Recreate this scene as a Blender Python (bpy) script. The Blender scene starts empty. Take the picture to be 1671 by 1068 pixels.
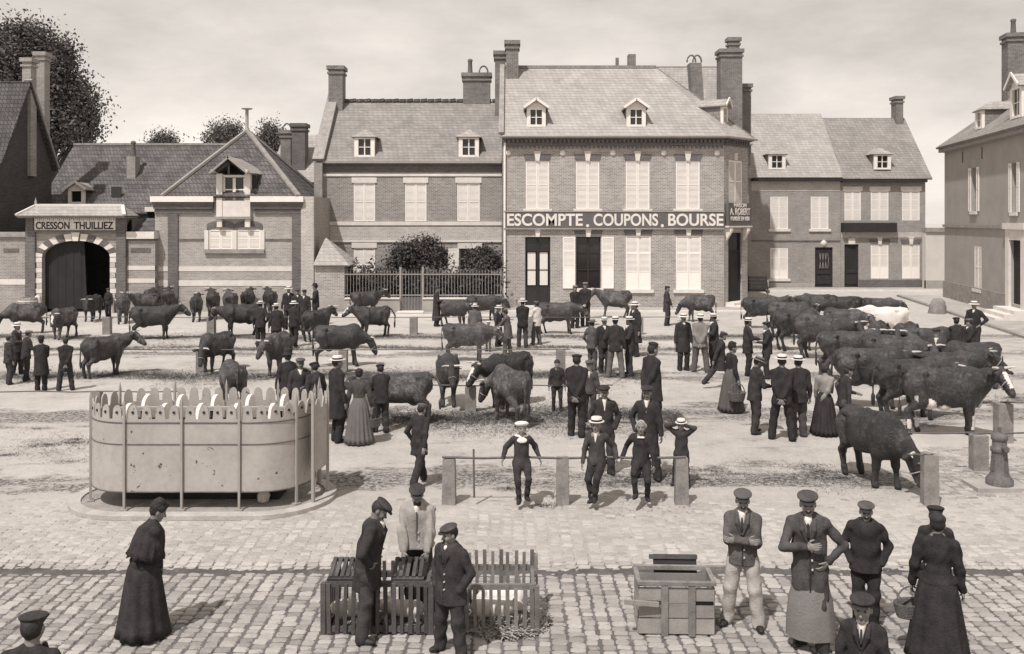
import bpy, math, random
import numpy as np
from mathutils import Matrix, Vector, Euler

sc = bpy.context.scene
col = sc.collection
rnd = random.Random(7)

# ------------------------------------------------------------------ camera, sky, sun, exposure
FPX, CXP, HZN, CAMZ = 1500.0, 835.5, 360.0, 4.6      # focal length in photo pixels, centre column, horizon row, lens height
cam_d = bpy.data.cameras.new('camera')
cam_d.sensor_width = 36.0
cam_d.lens = 36.0 * FPX / 1671.0
cam_d.shift_y = -(534.0 - HZN) / 1671.0
cam_d.clip_start = 0.1
cam_d.clip_end = 2000.0
cam = bpy.data.objects.new('camera', cam_d)
col.objects.link(cam)
cam.location = (0, 0, CAMZ)
cam.rotation_euler = (math.radians(90), 0, 0)
sc.camera = cam

SUN_EL, SUN_AZ = 58.0, 240.0       # the sun stands left of and behind the lens (azimuth from +X, counter-clockwise)
world = bpy.data.worlds.new('World')
sc.world = world
world.use_nodes = True
wn, wl = world.node_tree.nodes, world.node_tree.links
wn.clear()
w_out = wn.new('ShaderNodeOutputWorld')
w_bg = wn.new('ShaderNodeBackground')
w_sky = wn.new('ShaderNodeTexSky')
w_sky.sky_type = 'NISHITA'
w_sky.sun_disc = False
w_sky.sun_elevation = math.radians(SUN_EL)
w_sky.sun_rotation = math.radians(90.0 - SUN_AZ)
w_sky.dust_density = 0.6
w_sky.air_density = 0.7
w_bw = wn.new('ShaderNodeRGBToBW')
w_geo = wn.new('ShaderNodeTexCoord')
w_map = wn.new('ShaderNodeMapping')
w_map.inputs['Scale'].default_value = (2.2, 2.2, 6.0)
w_noi = wn.new('ShaderNodeTexNoise')
w_noi.inputs['Scale'].default_value = 1.3
w_noi.inputs['Detail'].default_value = 7.0
w_noi.inputs['Roughness'].default_value = 0.6
w_rng = wn.new('ShaderNodeMapRange')
w_rng.inputs['From Min'].default_value = 0.3
w_rng.inputs['From Max'].default_value = 0.72
w_rng.inputs['To Min'].default_value = 0.70
w_rng.inputs['To Max'].default_value = 1.22
# the emulsion records an even pale veil: flatten the clear-sky gradient
w_pow = wn.new('ShaderNodeMath'); w_pow.operation = 'POWER'; w_pow.inputs[1].default_value = 0.22
w_gain = wn.new('ShaderNodeMath'); w_gain.operation = 'MULTIPLY'; w_gain.inputs[1].default_value = 4.85
w_mul = wn.new('ShaderNodeMath'); w_mul.operation = 'MULTIPLY'
w_tint = wn.new('ShaderNodeMix'); w_tint.data_type = 'RGBA'; w_tint.blend_type = 'MULTIPLY'
w_tint.inputs[0].default_value = 1.0
w_tint.inputs[7].default_value = (1.0, 0.924, 0.852, 1)
wl.new(w_sky.outputs[0], w_bw.inputs[0])
wl.new(w_bw.outputs[0], w_pow.inputs[0])
wl.new(w_pow.outputs[0], w_gain.inputs[0])
wl.new(w_geo.outputs['Generated'], w_map.inputs[0])
wl.new(w_map.outputs[0], w_noi.inputs[0])
wl.new(w_noi.outputs[0], w_rng.inputs[0])
wl.new(w_gain.outputs[0], w_mul.inputs[0])
wl.new(w_rng.outputs[0], w_mul.inputs[1])
wl.new(w_mul.outputs[0], w_tint.inputs[6])
wl.new(w_tint.outputs[2], w_bg.inputs[0])
w_bg.inputs[1].default_value = 0.1
wl.new(w_bg.outputs[0], w_out.inputs[0])

sun_d = bpy.data.lights.new('sun', 'SUN')
sun_d.energy = 3.1
sun_d.angle = math.radians(1.2)
sun_d.color = (1.0, 0.985, 0.965)
sun = bpy.data.objects.new('sun', sun_d)
col.objects.link(sun)
_sd = Vector((math.cos(math.radians(SUN_AZ)) * math.cos(math.radians(SUN_EL)),
              math.sin(math.radians(SUN_AZ)) * math.cos(math.radians(SUN_EL)), math.sin(math.radians(SUN_EL))))
sun.rotation_euler = _sd.to_track_quat('Z', 'Y').to_euler()
sun.location = (-20, -20, 40)

sc.view_settings.view_transform = 'Standard'
sc.view_settings.look = 'None'
sc.view_settings.gamma = 1.0
sc.view_settings.use_curve_mapping = False
sc.view_settings.exposure = 0.36
sc.render.engine = 'CYCLES'
sc.cycles.max_bounces = 5
sc.cycles.diffuse_bounces = 3

# ------------------------------------------------------------------ from the photograph to metres
def X(px, d): return (px - CXP) / FPX * d
def Z(py, d): return CAMZ - (py - HZN) / FPX * d
def D(py): return FPX * CAMZ / (py - HZN)
def G(px, py):
    d = D(py)
    return X(px, d), d

# ------------------------------------------------------------------ materials
MATS = {}
def lin(g):
    t = min(1.0, max(0.0, (g - 0.03) / 0.25))          # blacks of the print lean to violet, lights to cream
    return (g, g * (0.905 + 0.018 * t), g * (0.92 - 0.062 * t), 1.0)

def new_mat(name):
    m = bpy.data.materials.new(name)
    m.use_nodes = True
    nt = m.node_tree
    b = nt.nodes['Principled BSDF']
    return m, nt, b

def ramp(nt, stops, src):
    r = nt.nodes.new('ShaderNodeValToRGB')
    el = r.color_ramp.elements
    while len(el) < len(stops): el.new(0.5)
    for e, (p, g) in zip(el, stops):
        e.position = p
        e.color = lin(g)
    nt.links.new(src, r.inputs[0])
    return r

def noise(nt, vec, scale, detail=6.0, rough=0.6, dist=0.0):
    n = nt.nodes.new('ShaderNodeTexNoise')
    n.inputs['Scale'].default_value = scale
    n.inputs['Detail'].default_value = detail
    n.inputs['Roughness'].default_value = rough
    n.inputs['Distortion'].default_value = dist
    nt.links.new(vec, n.inputs['Vector'])
    return n

def math_n(nt, op, a, b=None):
    n = nt.nodes.new('ShaderNodeMath'); n.operation = op
    for i, v in enumerate((a, b)):
        if v is None: continue
        if isinstance(v, (int, float)): n.inputs[i].default_value = v
        else: nt.links.new(v, n.inputs[i])
    return n.outputs[0]

def mixc(nt, fac, a, b, mode='MIX'):
    n = nt.nodes.new('ShaderNodeMix'); n.data_type = 'RGBA'; n.blend_type = mode
    for i, v in ((0, fac), (6, a), (7, b)):
        if isinstance(v, (int, float)): n.inputs[i].default_value = v
        elif isinstance(v, tuple): n.inputs[i].default_value = v
        else: nt.links.new(v, n.inputs[i])
    return n.outputs[2]

def bump(nt, b, height, strength, dist=0.02):
    n = nt.nodes.new('ShaderNodeBump')
    n.inputs['Strength'].default_value = strength
    n.inputs['Distance'].default_value = dist
    nt.links.new(height, n.inputs['Height'])
    nt.links.new(n.outputs[0], b.inputs['Normal'])

def plain(name, g, var=0.3, scale=5.0, rough=0.85, bmp=0.2, fine=40.0, spec=0.25, objrand=0.0, dist=0.01):
    """grainy single-tone surface with blotches"""
    if name in MATS: return MATS[name]
    m, nt, b = new_mat(name)
    tc = nt.nodes.new('ShaderNodeTexCoord')
    n1 = noise(nt, tc.outputs['Object'], scale)
    n2 = noise(nt, tc.outputs['Object'], fine, 3.0)
    f = math_n(nt, 'ADD', math_n(nt, 'MULTIPLY', n1.outputs[0], 0.65), math_n(nt, 'MULTIPLY', n2.outputs[0], 0.35))
    r = ramp(nt, [(0.3, g * (1 - var)), (0.7, g * (1 + var))], f)
    c = r.outputs[0]
    if objrand:
        oi = nt.nodes.new('ShaderNodeObjectInfo')
        k = math_n(nt, 'ADD', math_n(nt, 'MULTIPLY', oi.outputs['Random'], 2 * objrand), 1 - objrand)
        c = mixc(nt, 1.0, c, k, 'MULTIPLY')
    nt.links.new(c, b.inputs['Base Color'])
    b.inputs['Roughness'].default_value = rough
    b.inputs['Specular IOR Level'].default_value = spec
    if bmp: bump(nt, b, n2.outputs[0], bmp, dist)
    MATS[name] = m
    return m

def brickmat(name, g1, g2, gm, bw=0.23, bh=0.075, mortar=0.012, stain=0.25, axis='xz', bmp=0.3):
    if name in MATS: return MATS[name]
    m, nt, b = new_mat(name)
    tc = nt.nodes.new('ShaderNodeTexCoord')
    sp = nt.nodes.new('ShaderNodeSeparateXYZ'); nt.links.new(tc.outputs['Object'], sp.inputs[0])
    cb = nt.nodes.new('ShaderNodeCombineXYZ')
    u = math_n(nt, 'ADD', sp.outputs[0], sp.outputs[1])
    nt.links.new(u, cb.inputs[0])
    nt.links.new(sp.outputs[2], cb.inputs[1])
    br = nt.nodes.new('ShaderNodeTexBrick')
    br.inputs['Scale'].default_value = 1.0
    br.inputs['Brick Width'].default_value = bw
    br.inputs['Row Height'].default_value = bh
    br.inputs['Mortar Size'].default_value = mortar
    br.inputs['Mortar Smooth'].default_value = 0.2
    br.inputs['Bias'].default_value = 0.0
    br.inputs['Color1'].default_value = lin(g1)
    br.inputs['Color2'].default_value = lin(g2)
    br.inputs['Mortar'].default_value = lin(gm)
    nt.links.new(cb.outputs[0], br.inputs['Vector'])
    n1 = noise(nt, tc.outputs['Object'], 0.9, 8.0, 0.65)
    n2 = noise(nt, tc.outputs['Object'], 9.0, 4.0, 0.7)
    f = math_n(nt, 'ADD', math_n(nt, 'MULTIPLY', n1.outputs[0], 0.6), math_n(nt, 'MULTIPLY', n2.outputs[0], 0.4))
    r = nt.nodes.new('ShaderNodeMapRange')
    r.inputs['From Min'].default_value = 0.3; r.inputs['From Max'].default_value = 0.7
    r.inputs['To Min'].default_value = 1 - stain; r.inputs['To Max'].default_value = 1 + stain
    nt.links.new(f, r.inputs[0])
    nt.links.new(mixc(nt, 1.0, br.outputs[0], r.outputs[0], 'MULTIPLY'), b.inputs['Base Color'])
    b.inputs['Roughness'].default_value = 0.92
    b.inputs['Specular IOR Level'].default_value = 0.15
    if bmp: bump(nt, b, br.outputs['Fac'], -bmp, 0.01)
    MATS[name] = m
    return m

def coat(name, g, spots=None, spot_g=0.62, seed=0.0, thr=0.57, scale=1.6):
    """cattle hide: dark, patchy gloss, optional white patches"""
    if name in MATS: return MATS[name]
    m, nt, b = new_mat(name)
    tc = nt.nodes.new('ShaderNodeTexCoord')
    mp = nt.nodes.new('ShaderNodeMapping')
    mp.inputs['Location'].default_value = (seed, seed * 1.7, seed * 0.6)
    nt.links.new(tc.outputs['Object'], mp.inputs[0])
    n1 = noise(nt, mp.outputs[0], 2.6, 6.0, 0.65)
    n2 = noise(nt, mp.outputs[0], 16.0, 6.0, 0.75, 0.4)
    f = math_n(nt, 'ADD', math_n(nt, 'MULTIPLY', n1.outputs[0], 0.5), math_n(nt, 'MULTIPLY', n2.outputs[0], 0.5))
    c = ramp(nt, [(0.36, g * 0.5), (0.49, g * 0.9), (0.56, g * 2.0), (0.64, g * 4.6)], f).outputs[0]  # pale end of the ramp paints gloss highlights into the hide colour
    oi = nt.nodes.new('ShaderNodeObjectInfo')
    k = math_n(nt, 'ADD', math_n(nt, 'MULTIPLY', oi.outputs['Random'], 0.8), 0.6)
    c = mixc(nt, 1.0, c, k, 'MULTIPLY')
    if spots:
        n3 = noise(nt, mp.outputs[0], scale, 2.0, 0.45, 0.6)
        s = nt.nodes.new('ShaderNodeMapRange')
        s.inputs['From Min'].default_value = thr; s.inputs['From Max'].default_value = thr + 0.02
        nt.links.new(n3.outputs[0], s.inputs[0])
        c = mixc(nt, s.outputs[0], c, lin(spot_g))
    nt.links.new(c, b.inputs['Base Color'])
    b.inputs['Roughness'].default_value = 0.42
    b.inputs['Specular IOR Level'].default_value = 0.55
    bump(nt, b, n2.outputs[0], 0.8, 0.05)
    MATS[name] = m
    return m

def cloth(g, rough=0.95):
    g = round(g, 3)
    name = 'cloth_%03d' % int(g * 1000)
    v = 0.5 if g < 0.08 else 0.16
    return plain(name, max(g, 0.026) * 1.1 + 0.012, v, 6.0, rough, 0.5, 42.0, 0.12, 0.15, 0.02)

M_brick_bank = brickmat('brick_bank', 0.349, 0.216, 0.513)
M_brick_house = brickmat('brick_house', 0.278, 0.175, 0.432)
M_brick_light = brickmat('brick_light', 0.472, 0.354, 0.590)
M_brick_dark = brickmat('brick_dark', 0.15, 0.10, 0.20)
M_brick_barn = brickmat('brick_barn', 0.380, 0.278, 0.472)
M_brick_shade = brickmat('brick_shade', 0.085, 0.055, 0.11)  # shade on the left gable wall put into the brick colour
M_brick_gate = brickmat('brick_gate', 0.308, 0.216, 0.411)
M_brick_far = brickmat('brick_far', 0.308, 0.226, 0.370)
M_brick_chim = brickmat('brick_chimney', 0.20, 0.13, 0.27, stain=0.35)
M_slate = brickmat('slate', 0.295, 0.236, 0.165, 0.28, 0.17, 0.014, 0.3, bmp=0.5)
M_slate_l = brickmat('slate_pale', 0.401, 0.330, 0.236, 0.28, 0.17, 0.014, 0.25, bmp=0.5)
M_tile = brickmat('roof_tile', 0.15, 0.10, 0.06, 0.20, 0.24, 0.02, 0.55, bmp=0.8)
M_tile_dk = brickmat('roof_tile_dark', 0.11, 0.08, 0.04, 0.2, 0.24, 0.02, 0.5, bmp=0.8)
M_render = plain('lime_render', 0.36, 0.16, 0.8, 0.95, 0.15, 18.0)
M_render_w = plain('white_render', 0.60, 0.12, 0.9, 0.95, 0.1, 14.0)
M_stone = plain('pale_stone', 0.68, 0.16, 2.0, 0.9, 0.2, 22.0)
M_stone_d = plain('grey_stone', 0.30, 0.35, 3.0, 0.9, 0.6, 24.0)
M_post = plain('granite_post', 0.24, 0.4, 5.0, 0.9, 0.7, 30.0)
M_plinth = plain('plinth_stone', 0.36, 0.22, 1.8, 0.95, 0.3, 20.0)
M_white = plain('white_paint', 0.80, 0.10, 3.0, 0.7, 0.05, 30.0)
M_shut = plain('shutter_paint', 0.84, 0.10, 1.5, 0.75, 0.05, 25.0)
M_letter = plain('letter_paint', 0.72, 0.22, 6.0, 0.8, 0.1, 18.0)
M_grey_p = plain('grey_paint', 0.32, 0.2, 3.0, 0.7, 0.1, 30.0)
M_sign = plain('sign_board', 0.13, 0.15, 2.0, 0.6, 0.05, 20.0)
M_dkwood = plain('dark_wood', 0.035, 0.3, 4.0, 0.75, 0.3, 30.0)
M_door = plain('door_wood', 0.028, 0.3, 2.0, 0.7, 0.2, 24.0)
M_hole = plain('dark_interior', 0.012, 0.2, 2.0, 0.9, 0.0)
M_glass = plain('window_glass', 0.025, 0.3, 2.0, 0.12, 0.0, 10.0, 0.6)
M_iron = plain('iron', 0.12, 0.4, 9.0, 0.6, 0.3, 40.0, 0.4)
M_iron_l = plain('painted_railing', 0.30, 0.2, 6.0, 0.6, 0.1, 40.0, 0.3)
M_zinc = plain('zinc', 0.34, 0.15, 1.5, 0.6, 0.05, 20.0, 0.3)
M_crate = plain('crate_wood', 0.20, 0.45, 6.0, 0.9, 0.5, 60.0, 0.2, 0.25)
M_crate_dk = plain('crate_wood_dark', 0.085, 0.45, 6.0, 0.9, 0.5, 60.0, 0.2, 0.25)
M_box = plain('box_wood', 0.30, 0.3, 4.0, 0.9, 0.4, 50.0, 0.2, 0.12)
M_straw = plain('straw', 0.36, 0.5, 30.0, 0.9, 0.0, 60.0)
M_rope = plain('rope', 0.36, 0.3, 20.0, 0.9, 0.0, 60.0)
M_skin = plain('skin', 0.22, 0.2, 9.0, 0.7, 0.1, 50.0, 0.3, 0.12)
M_hair = plain('hair', 0.035, 0.5, 20.0, 0.7, 0.4, 90.0)
M_hair_f = plain('fair_hair', 0.42, 0.4, 25.0, 0.8, 0.5, 60.0)
M_eye = plain('eye_shadow', 0.05, 0.1, 5.0, 0.6, 0.0)
M_shoe = plain('shoe_leather', 0.028, 0.4, 12.0, 0.6, 0.2, 60.0, 0.3)
M_shirt = plain('white_linen', 0.72, 0.08, 8.0, 0.9, 0.2, 60.0)
M_strawhat = plain('straw_hat', 0.64, 0.12, 20.0, 0.85, 0.3, 120.0)
M_ribbon = plain('hat_ribbon', 0.02, 0.2, 10.0, 0.7, 0.1)
M_horn = plain('horn', 0.52, 0.3, 12.0, 0.5, 0.1, 40.0, 0.4)
M_hoof = plain('hoof', 0.03, 0.4, 12.0, 0.6, 0.2)
M_muzzle = plain('muzzle', 0.045, 0.4, 12.0, 0.5, 0.2, 40.0, 0.4)
M_blaze = plain('white_hide', 0.62, 0.12, 8.0, 0.8, 0.3, 60.0)
M_pig = plain('pink_hide', 0.66, 0.12, 6.0, 0.75, 0.2, 40.0)
M_wicker = plain('wicker', 0.13, 0.6, 40.0, 0.9, 0.8, 90.0)
M_leaf = plain('leaf', 0.12, 0.6, 0.5, 0.8, 0.0, 3.0, 0.15)
M_leaf2 = plain('leaf_far', 0.13, 0.5, 0.25, 0.8, 0.0, 1.5, 0.15)
M_leaf3 = plain('leaf_shrub', 0.085, 0.7, 1.5, 0.8, 0.0, 6.0, 0.2)
M_bark = plain('bark', 0.06, 0.4, 5.0, 0.95, 0.6, 30.0)
M_coatK = coat('coat_black', 0.027)
M_coatB = coat('coat_brown', 0.042, seed=3.1)
M_coatS = coat('coat_spotted', 0.03, True, seed=8.3, thr=0.60, scale=2.0)
M_coatW = plain('coat_white', 0.62, 0.14, 3.0, 0.8, 0.3, 20.0)

# ------------------------------------------------------------------ objects
def link(o, parent=None):
    col.objects.link(o)
    if parent is not None: o.parent = parent
    return o

def tag(o, label=None, cat=None, group=None, kind=None):
    if label: o['label'] = label
    if cat: o['category'] = cat
    if group: o['group'] = group
    if kind: o['kind'] = kind
    return o

def empty(name, loc=(0, 0, 0), rz=0.0, parent=None):
    o = bpy.data.objects.new(name, None)
    o.empty_display_size = 0.2
    o.location = loc
    o.rotation_euler = (0, 0, rz)
    return link(o, parent)

def mesh_obj(name, me, parent=None, loc=None, rot=None, scale=None):
    o = bpy.data.objects.new(name, me)
    if loc is not None: o.location = loc
    if rot is not None: o.rotation_euler = rot
    if scale is not None: o.scale = scale
    return link(o, parent)

class MB:
    """collects faces of one part"""
    def __init__(s): s.v, s.f, s.m, s.sm = [], [], [], []
    def add(s, vs, fs, m=0, smooth=False):
        n = len(s.v)
        s.v.extend([tuple(map(float, p)) for p in vs])
        for f in fs:
            s.f.append(tuple(i + n for i in f)); s.m.append(m); s.sm.append(smooth)
        return s
    def box(s, x0, x1, y0, y1, z0, z1, m=0):
        v = [(x0, y0, z0), (x1, y0, z0), (x1, y1, z0), (x0, y1, z0), (x0, y0, z1), (x1, y0, z1), (x1, y1, z1), (x0, y1, z1)]
        return s.add(v, [(0, 3, 2, 1), (4, 5, 6, 7), (0, 1, 5, 4), (1, 2, 6, 5), (2, 3, 7, 6), (3, 0, 4, 7)], m)
    def bar(s, a, b, w, h=None, m=0, up=(0, 0, 1)):
        """rectangular bar from a to b"""
        a, b = Vector(a), Vector(b); h = h or w
        d = (b - a).normalized(); u = Vector(up)
        if abs(d.dot(u)) > 0.98: u = Vector((1, 0, 0))
        sx = d.cross(u).normalized() * (w / 2); uz = sx.cross(d).normalized() * (h / 2)
        v = [a - sx - uz, a + sx - uz, a + sx + uz, a - sx + uz, b - sx - uz, b + sx - uz, b + sx + uz, b - sx + uz]
        return s.add(v, [(0, 1, 2, 3), (7, 6, 5, 4), (0, 4, 5, 1), (1, 5, 6, 2), (2, 6, 7, 3), (3, 7, 4, 0)], m)
    def prism(s, poly, y0, y1, m=0):
        """polygon in (x,z), extruded along y"""
        n = len(poly)
        v = [(x, y0, z) for x, z in poly] + [(x, y1, z) for x, z in poly]
        f = [tuple(range(n)), tuple(range(2 * n - 1, n - 1, -1))]
        f += [(i, i + n, (i + 1) % n + n, (i + 1) % n) for i in range(n)]
        return s.add(v, f, m)
    def plate(s, poly, z0, z1, m=0):
        """polygon in (x,y), extruded along z"""
        n = len(poly)
        v = [(x, y, z0) for x, y in poly] + [(x, y, z1) for x, y in poly]
        f = [tuple(range(n - 1, -1, -1)), tuple(range(n, 2 * n))]
        f += [(i, (i + 1) % n, (i + 1) % n + n, i + n) for i in range(n)]
        return s.add(v, f, m)
    def tube(s, pts, rad, n=8, m=0, cap=True, smooth=True):
        pts = [Vector(p) for p in pts]
        if isinstance(rad, (int, float)): rad = [rad] * len(pts)
        base = len(s.v); vs, fs = [], []
        for i, p in enumerate(pts):
            d = (pts[min(i + 1, len(pts) - 1)] - pts[max(i - 1, 0)]).normalized()
            u = Vector((0, 0, 1)) if abs(d.z) < 0.9 else Vector((1, 0, 0))
            a = d.cross(u).normalized(); b = a.cross(d).normalized()
            for k in range(n):
                t = 2 * math.pi * k / n
                vs.append(p + (a * math.cos(t) + b * math.sin(t)) * rad[i])
        for i in range(len(pts) - 1):
            for k in range(n):
                fs.append((i * n + k, i * n + (k + 1) % n, (i + 1) * n + (k + 1) % n, (i + 1) * n + k))
        s.add(vs, fs, m, smooth)
        if cap: s.add([vs[k] for k in range(n)] + [vs[(len(pts) - 1) * n + k] for k in range(n)],
                      [tuple(range(n - 1, -1, -1)), tuple(range(n, 2 * n))], m)
        return s
    def lathe(s, prof, n=24, m=0, c=(0, 0, 0), sx=1.0, sy=1.0, smooth=True, wob=None):
        vs, fs = [], []
        for i, (r, z) in enumerate(prof):
            for k in range(n):
                t = 2 * math.pi * k / n
                rr = r * (wob(t, z) if wob else 1.0)
                vs.append((c[0] + rr * math.cos(t) * sx, c[1] + rr * math.sin(t) * sy, c[2] + z))
        for i in range(len(prof) - 1):
            for k in range(n):
                fs.append((i * n + k, i * n + (k + 1) % n, (i + 1) * n + (k + 1) % n, (i + 1) * n + k))
        return s.add(vs, fs, m, smooth)
    def mesh(s, name, mats):
        me = bpy.data.meshes.new(name)
        me.from_pydata(s.v, [], s.f)
        if not isinstance(mats, (list, tuple)): mats = [mats]
        for mt in mats: me.materials.append(mt)
        me.polygons.foreach_set('material_index', s.m)
        me.polygons.foreach_set('use_smooth', s.sm)
        me.update()
        return me
    def build(s, name, mats, parent=None, loc=None, rot=None):
        return mesh_obj(name, s.mesh(name, mats), parent, loc, rot)

def box_part(name, mt, parent, x0, x1, y0, y1, z0, z1):
    return MB().box(x0, x1, y0, y1, z0, z1).build(name, mt, parent)

def np_mesh(name, V, F, mats, mi=None, smooth=True):
    """V (n,3), F (m,4) or (m,3)"""
    me = bpy.data.meshes.new(name)
    V = np.ascontiguousarray(V, dtype=np.float32); F = np.ascontiguousarray(F, dtype=np.int32)
    n, k = F.shape
    me.vertices.add(len(V)); me.vertices.foreach_set('co', V.ravel())
    me.loops.add(n * k); me.loops.foreach_set('vertex_index', F.ravel())
    me.polygons.add(n)
    me.polygons.foreach_set('loop_start', np.arange(0, n * k, k, dtype=np.int32))
    me.polygons.foreach_set('loop_total', np.full(n, k, dtype=np.int32))
    for mt in (mats if isinstance(mats, (list, tuple)) else [mats]): me.materials.append(mt)
    if mi is not None: me.polygons.foreach_set('material_index', np.ascontiguousarray(mi, dtype=np.int32))
    me.polygons.foreach_set('use_smooth', np.full(n, smooth, dtype=bool))
    me.update(calc_edges=True)
    return me

def text(body, size, mt, parent, loc, rot=(math.radians(90), 0, 0), bold=0.012, width=None, depth=0.012):
    cu = bpy.data.curves.new('lettering', 'FONT')
    cu.body = body; cu.size = size; cu.extrude = depth; cu.offset = bold
    cu.align_x = 'CENTER'; cu.align_y = 'CENTER'
    o = bpy.data.objects.new('lettering', cu)
    o.location = loc; o.rotation_euler = rot
    cu.materials.append(mt)
    link(o)
    bpy.context.view_layer.update()
    k = width / o.dimensions.x if width and o.dimensions.x > 0 else 1.0
    me = bpy.data.meshes.new_from_object(o.evaluated_get(bpy.context.evaluated_depsgraph_get()))
    bpy.data.objects.remove(o)
    return mesh_obj('lettering', me, parent, loc, rot, (k, 1, 1))

# ------------------------------------------------------------------ smooth solids (distance fields turned into one skin)
def vec(*a): return np.array(a, dtype=np.float64)
def unit(v):
    v = np.asarray(v, float); n = np.linalg.norm(v)
    return v / n if n > 1e-9 else v

class Solid:
    def __init__(s): s.p, s.cuts = [], []
    def cap(s, a, b, ra, rb=None, k=0.03, m=0, fl=None):
        s.p.append(('c', vec(*a), vec(*b), ra, ra if rb is None else rb, k, m, fl)); return s
    def chain(s, pts, rads, k=0.03, m=0, fl=None):
        for i in range(len(pts) - 1): s.cap(pts[i], pts[i + 1], rads[i], rads[i + 1], k, m, fl)
        return s
    def ell(s, c, r, R=None, k=0.03, m=0):
        s.p.append(('e', vec(*c), vec(*r), None if R is None else np.asarray(R, float), None, k, m, None)); return s
    def cut(s, p, n): s.cuts.append((vec(*p), unit(n))); return s
    @staticmethod
    def ev(pr, x, y, z):
        if pr[0] == 'c':
            _, a, b, ra, rb, k, m, fl = pr
            px, py, pz = x - a[0], y - a[1], z - a[2]
            ba = b - a; sc_ = 1.0
            if fl is not None:
                ax, fs = fl; g = 1.0 / fs - 1.0
                q = px * ax[0] + py * ax[1] + pz * ax[2]
                px, py, pz = px + ax[0] * q * g, py + ax[1] * q * g, pz + ax[2] * q * g
                ba = ba + ax * (ba @ ax) * g; sc_ = 0.5 * (1 + fs)
            bb = max(ba @ ba, 1e-9)
            t = np.clip((px * ba[0] + py * ba[1] + pz * ba[2]) / bb, 0, 1)
            d = np.sqrt((px - t * ba[0]) ** 2 + (py - t * ba[1]) ** 2 + (pz - t * ba[2]) ** 2) - (ra + (rb - ra) * t)
            return d * sc_
        _, c, r, R, _, k, m, _ = pr
        px, py, pz = x - c[0], y - c[1], z - c[2]
        if R is not None:
            px, py, pz = (px * R[0, 0] + py * R[1, 0] + pz * R[2, 0], px * R[0, 1] + py * R[1, 1] + pz * R[2, 1],
                          px * R[0, 2] + py * R[1, 2] + pz * R[2, 2])
        k0 = np.sqrt((px / r[0]) ** 2 + (py / r[1]) ** 2 + (pz / r[2]) ** 2)
        k1 = np.sqrt((px / r[0] ** 2) ** 2 + (py / r[1] ** 2) ** 2 + (pz / r[2] ** 2) ** 2)
        return k0 * (k0 - 1.0) / np.maximum(k1, 1e-6)
    def shell(s, h, wr=0.0, wf=22.0, seed=0.0, zf=1.0):
        """returns vertices, quads, material index per quad"""
        bbs = []
        for pr in s.p:
            if pr[0] == 'c':
                r = max(pr[3], pr[4]); lo, hi = np.minimum(pr[1], pr[2]) - r, np.maximum(pr[1], pr[2]) + r
            else:
                if pr[3] is None: e = pr[2]
                else: e = np.sqrt(((pr[3] * pr[2]) ** 2).sum(1))
                lo, hi = pr[1] - e, pr[1] + e
            bbs.append((lo, hi))
        lo = np.min([b[0] for b in bbs], 0) - 3 * h - wr
        hi = np.max([b[1] for b in bbs], 0) + 3 * h + wr
        n = np.ceil((hi - lo) / h).astype(int) + 1
        xs = [(lo[i] + h * np.arange(n[i])) for i in range(3)]
        F = np.full(n, 1.0, dtype=np.float32)
        for pr, (a, b) in zip(s.p, bbs):
            mg = pr[5] + 2.5 * h
            i0 = np.maximum(((a - mg - lo) / h).astype(int), 0)
            i1 = np.minimum(((b + mg - lo) / h).astype(int) + 2, n)
            sl = tuple(slice(i0[j], i1[j]) for j in range(3))
            d = s.ev(pr, xs[0][sl[0]][:, None, None], xs[1][sl[1]][None, :, None], xs[2][sl[2]][None, None, :])
            k = pr[5]; o = F[sl]
            hh = np.clip(0.5 + 0.5 * (o - d) / k, 0, 1)
            F[sl] = o + (d - o) * hh - k * hh * (1 - hh)
        if wr:
            gx, gy, gz = xs[0][:, None, None], xs[1][None, :, None], xs[2][None, None, :] * zf
            F += (wr * (np.sin(gx * wf + gz * wf * 0.7 + seed + 1.5 * np.sin(gy * wf * .5)) * np.sin(gz * wf * 0.8 - gy * wf * 0.6 + seed * 1.7)
                  + 0.5 * np.sin(gx * wf * 1.9 - gy * wf * 1.3 + seed * 2.3) * np.sin(gz * wf * 1.7 + gy * wf * 1.1 + seed))).astype(np.float32)
        for p, nn in s.cuts:
            q = (xs[0][:, None, None] - p[0]) * nn[0] + (xs[1][None, :, None] - p[1]) * nn[1] + (xs[2][None, None, :] - p[2]) * nn[2]
            F = np.maximum(F, q.astype(np.float32))
        # naive surface nets
        S = F < 0
        c = np.zeros(np.array(n) - 1, dtype=np.int8)
        for i in (0, 1):
            for j in (0, 1):
                for k in (0, 1):
                    c += S[i:n[0] - 1 + i, j:n[1] - 1 + j, k:n[2] - 1 + k]
        act = np.argwhere((c > 0) & (c < 8))
        if len(act) == 0: return np.zeros((0, 3)), np.zeros((0, 4), int), np.zeros(0, int)
        co = [(i, j, k) for i in (0, 1) for j in (0, 1) for k in (0, 1)]
        val = np.stack([F[act[:, 0] + i, act[:, 1] + j, act[:, 2] + k] for i, j, k in co], 1)
        acc = np.zeros((len(act), 3)); cnt = np.zeros(len(act))
        for a in range(8):
            for b in range(a + 1, 8):
                if sum(abs(co[a][q] - co[b][q]) for q in range(3)) != 1: continue
                m_ = (val[:, a] < 0) != (val[:, b] < 0)
                t = np.where(m_, val[:, a] / np.where(m_, val[:, a] - val[:, b], 1), 0)
                pa, pb = np.array(co[a], float), np.array(co[b], float)
                acc += np.where(m_[:, None], pa + (pb - pa) * t[:, None], 0); cnt += m_
        V = lo + h * (act + acc / cnt[:, None])
        idx = np.full(c.shape, -1, dtype=np.int32)
        idx[act[:, 0], act[:, 1], act[:, 2]] = np.arange(len(act))
        Q = []
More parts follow.
